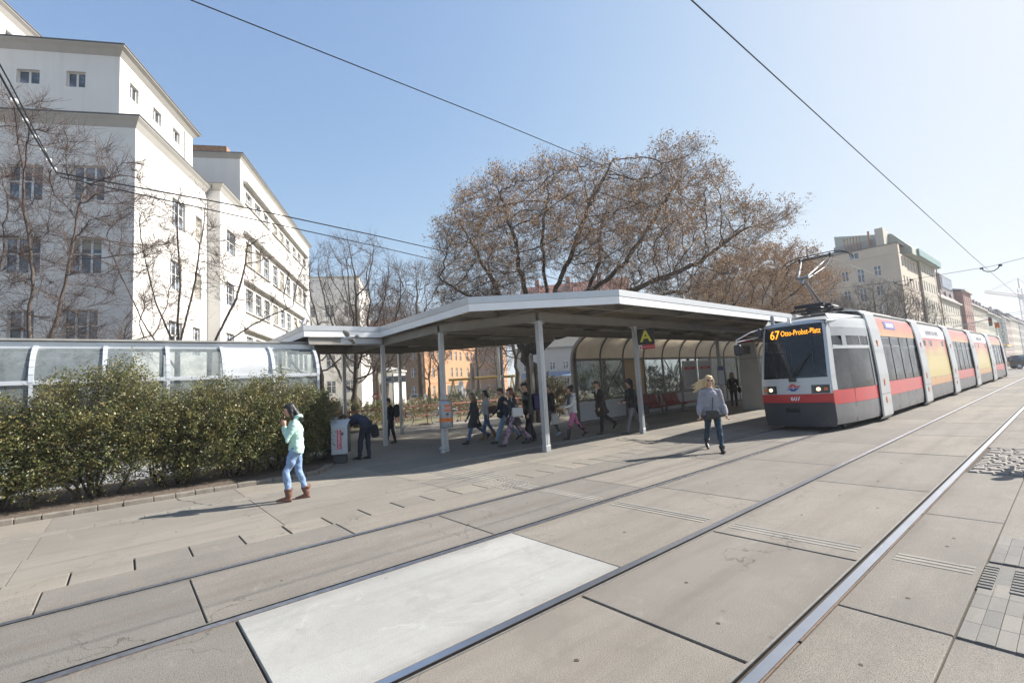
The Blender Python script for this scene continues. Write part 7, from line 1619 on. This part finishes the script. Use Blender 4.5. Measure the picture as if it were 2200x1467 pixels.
# 5, 6 two women
T, J, A, hp_, sp5, k = person('ash-blonde woman in a dark thigh-length coat, jeans and heeled boots, first of the walkers', (-12.45, 8.62, 0), W_, 1.64, ((22, 4, 4), (-24, 30, -42)), ((-14, 5, 18, 8), (10, 5, 22, 8)), tc=c_char, tr=c_jean, sh=c_shoe, hair='long', hc=h_ash, hem=.20, top='coat', w=1.0, hp=4, legw=.95, boots=.1, hairlen=.05)
T, J, A, hp_, sp6, k = person('dark-haired woman in a pale jacket with tan boots, just behind the first walker', (-12.95, 9.48, 0), W_, 1.66, ((16, 6, 2), (-14, 16, -20)), ((-5, 6, 20, 8), (12, 5, 20, 8)), tc=c_pale, tr=c_jean, sh=c_tan, hair='bob', hc=h_black, hem=.03, boots=.45, w=.98, legw=.95)
bag('brown leather shoulder bag of the woman in the pale jacket', T, F('bag_brown', (.10, .055, .045), .4, 8, .5), Vector((-.12, .27, .98)), (.30, .13, .24), [Vector((-.12, .27, 1.08)), sp6(.93)+Vector((0, .16, 0))], .1, 'shoulder_bag', 'shoulder bag')
# 7 man in navy
T, J, A, hp_, sp7, k = person('man in a navy padded jacket and faded jeans, mid-stride beside the red-haired woman', (-11.60, 9.18, 0), W_, 1.78, ((26, 6, 6), (-26, 22, -34)), ((-10, 8, 30, 8), (14, 8, 34, 8)), tc=c_navy, tr=c_fade, sh=c_sneak, hair='short', hc=h_brown, hem=.02, w=1.12, legw=1.08, hp=16, lean=3)
bag('small dark bag at the front of the man in navy', T, c_black, Vector((.20, .10, .86)), (.12, .2, .2), None, 0, 'shoulder_bag', 'shoulder bag')
# 8 red-haired woman
T, J, A, hp_, sp8, k = person('red-brown-haired woman in a dark coat and floral trousers with wide stride', (-10.75, 8.85, 0), W_, 1.76, ((30, 8, 8), (-28, 18, -30)), ((20, 10, 125, 10), (-12, 6, 20, 8)), tc=c_char, tr=c_floral, sh=c_sneak, hair='bob', hc=h_red, hem=.14, top='coat', w=1.05, legw=1.15, flare=.012, lean=4, hp=3)
bag('large white shoulder bag of the woman in floral trousers', T, c_white, Vector((.0, .29, .96)), (.33, .10, .27), [Vector((.0, .28, 1.12)), sp8(.9)+Vector((.09, .16, .0)), sp8(.97)+Vector((.02, .08, .05))], 0, 'shoulder_bag', 'shoulder bag')
# 9 man with cap and purple rucksack
T, J, A, hp_, sp9, k = person('man in a flat cap and black leather jacket among the walkers', (-10.85, 9.52, 0), W_, 1.83, ((10, 4, 0), (-10, 8, -8)), ((4, 6, 16, 6), (-4, 6, 14, 6)), tc=c_leather, tr=c_black, sh=c_shoe, hair='cap', hc=F('cap_black', (.016, .016, .018)), hem=.06, w=1.16, legw=1.2, flare=.01, lean=4, hp=4)
bag('purple-blue rucksack on the back of the man in the flat cap', T, F('rucksack_purple', (.045, .035, .10)), sp9(.42)+Vector((-.28, 0, 0)), (.26, .34, .52), [sp9(.2)+Vector((-.1, -.13, 0)), sp9(.95)+Vector((0, -.14, .02)), sp9(.6)+Vector((.12, -.12, 0))], 0, 'backpack', 'backpack')
# 10
person('white-haired person in dark clothes, mostly hidden behind the red-haired woman', (-13.1, 10.75, 0), W_, 1.72, ((20, 6, 4), (-18, 16, -20)), ((10, 6, 20, 8), (-10, 6, 20, 8)), tc=c_char, tr=c_black, sh=c_shoe, hair='short', hc=h_white, hem=.05)
# 11 man behind the post
T, J, A, hp_, sp11, k = person('grey-haired man in a black jacket and grey trousers, half behind the thick canopy post', (-11.35, 10.95, 0), W_, 1.74, ((22, 4, 4), (-16, 14, -16)), ((0, 6, 12, 6), (6, 6, 14, 6)), tc=c_black, tr=c_dgrey, sh=F('sneaker_blue_white', (.30, .36, .45), .3, 25), hair='short', hc=h_grey, hem=.03, w=1.08, lean=2)
bag('white carrier bag with a red print held by the man behind the post', T, c_white, Vector((.02, .27, .56)), (.24, .07, .34), [Vector((-.05, .24, .72)), Vector((.02, .23, .80)), Vector((.08, .24, .72))], 0, 'carrier_bag', 'carrier bag')
# 12 white jacket, pink trousers
T, J, A, hp_, sp12, k = person('dark-haired woman in a white jacket, grey scarf and pink trousers with black boots', (-10.15, 10.72, 0), W_-4, 1.66, ((22, 8, 4), (-24, 22, -30)), ((34, 8, 42, 14), (26, 8, 50, 14)), tc=c_white, tr=c_pink, sh=c_shoe, hair='wild', hc=h_black, boots=.85, hem=.03, extra=('hood',), legw=1.02, w=1.02, hp=6, disp=.035)
q = MB(); q.tube([sp12(1.0)+Vector((.03, 0, -.02)), sp12(.9)+Vector((.09, .02, 0)), sp12(.6)+Vector((.13, .03, 0)), sp12(.35)+Vector((.13, .04, 0))], [(.09, .085), (.065, .05), (.055, .045), (.05, .03)], 10); fin(q.build('scarf', c_dgrey, T), .011, 3, .02)
# 13 man in dark brown coat
T, J, A, hp_, sp13, k = person('balding man in a dark brown coat over a white shirt, walking past the shelter', (-10.10, 12.02, 0), W_, 1.74, ((8, 2, 0), (-30, 26, -44)), ((10, 6, 24, 8), (-10, 6, 20, 8)), tc=c_brown, tr=c_black, sh=c_shoe, hair='short', hc=h_brown, hem=.16, top='coat', w=1.08, lean=5, hp=8)
q = MB(); q.tube([sp13(.98)+Vector((.07, 0, 0)), sp13(.8)+Vector((.115, 0, 0)), sp13(.66)+Vector((.125, 0, 0))], [(.035, .02), (.028, .012), (.008, .006)], 8); q.build('shirt_front', c_white, T)
# 14 hooded youth
T, J, A, hp_, sp14, k = person('youth in a black hooded jacket and grey jeans, hood up, behind the letter A post', (-9.25, 12.52, 0), W_-6, 1.78, ((24, 8, 8), (-24, 28, -38)), ((12, 6, 70, 25), (14, 6, 66, 22)), tc=c_black, tr=F('grey_jeans', (.13, .13, .145), .2, 10), sh=c_sneak, hair='hoodup', hc=c_black, hem=.05, w=.98, hp=10, legw=.92)
q = MB(); q.tube([sp14(.97)+Vector((.08, .03, 0)), sp14(.7)+Vector((.13, .04, 0)), sp14(.45)+Vector((.125, .03, 0))], .007, 5); q.build('green_cord', pbr('cord_green', (.03, .22, .08), .6), T)
bag('black duffel bag hanging behind the hooded youth', T, c_black, Vector((-.30, .12, .72)), (.34, .2, .32), [Vector((-.2, .1, .85)), sp14(.9)+Vector((0, .1, 0))], 0, 'duffel_bag', 'duffel bag')
# 15, 16 waiting
T, J, A, hp_, sp15, k = person('dark-haired woman in a striped shawl standing left of the pylon', (-11.2, 23.5, 0), -60, 1.74, ((4, 4, 0), (-6, 4, 0)), ((20, 6, 90, 30), (10, 8, 40, 20)), tc=c_stripe, tr=c_black, sh=c_tan, hair='long', hc=h_black, hem=.05, w=1.06)
bag('black handbag at the side of the woman in the striped shawl', T, c_black, Vector((-.02, .28, .85)), (.3, .14, .3), [Vector((0, .26, 1.0)), sp15(.9)+Vector((0, .16, 0))], 0, 'handbag', 'handbag')
person('person in a tan-brown coat waiting between the pylon and the tram', (-9.85, 24.4, 0), -70, 1.76, ((2, 2, 0), (-4, 3, 0)), ((5, 6, 20, 8), (0, 6, 20, 8)), tc=F('coat_tan', (.16, .10, .07)), tr=c_black, sh=c_shoe, hair='long', hc=h_brown, hem=.16, top='coat')
person('far walker in brown on the park path, left of the bending man', (-35, 11.9, .0), -30, 1.7, ((14, 6, 0), (-12, 8, 0)), ((5, 6, 20, 8), (0, 6, 20, 8)), tc=F('coat_far_brown', (.13, .09, .07)), tr=F('far_trousers', (.10, .08, .07)), sh=c_shoe, hair='short', hc=h_brown, hem=.12, vox=.03)
person('pedestrian just beyond the right edge whose shadow crosses the paving', (-.05, 11.5, 0), 100, 1.74, ((10, 4, 0), (-10, 8, 0)), ((5, 12, 60, 8), (0, 12, 50, 8)), tc=c_char, tr=c_jean, sh=c_shoe, hair='short', hc=h_brown, hem=.05, w=1.15, vox=.02)
# the tram driver
person('tram driver in blue seated behind the windscreen', (-4.72, 15.72, -.02), -90, 1.72, ((75, 70, 0), (75, 70, 0)), ((30, 10, 50, 10), (30, 10, 50, 10)), tc=F('driver_blue', (.08, .13, .28)), tr=c_black, sh=c_shoe, hair='short', hc=h_brown, vox=.02, seat=True)
for im in list(bpy.data.images):
    if im.users == 0: bpy.data.images.remove(im)
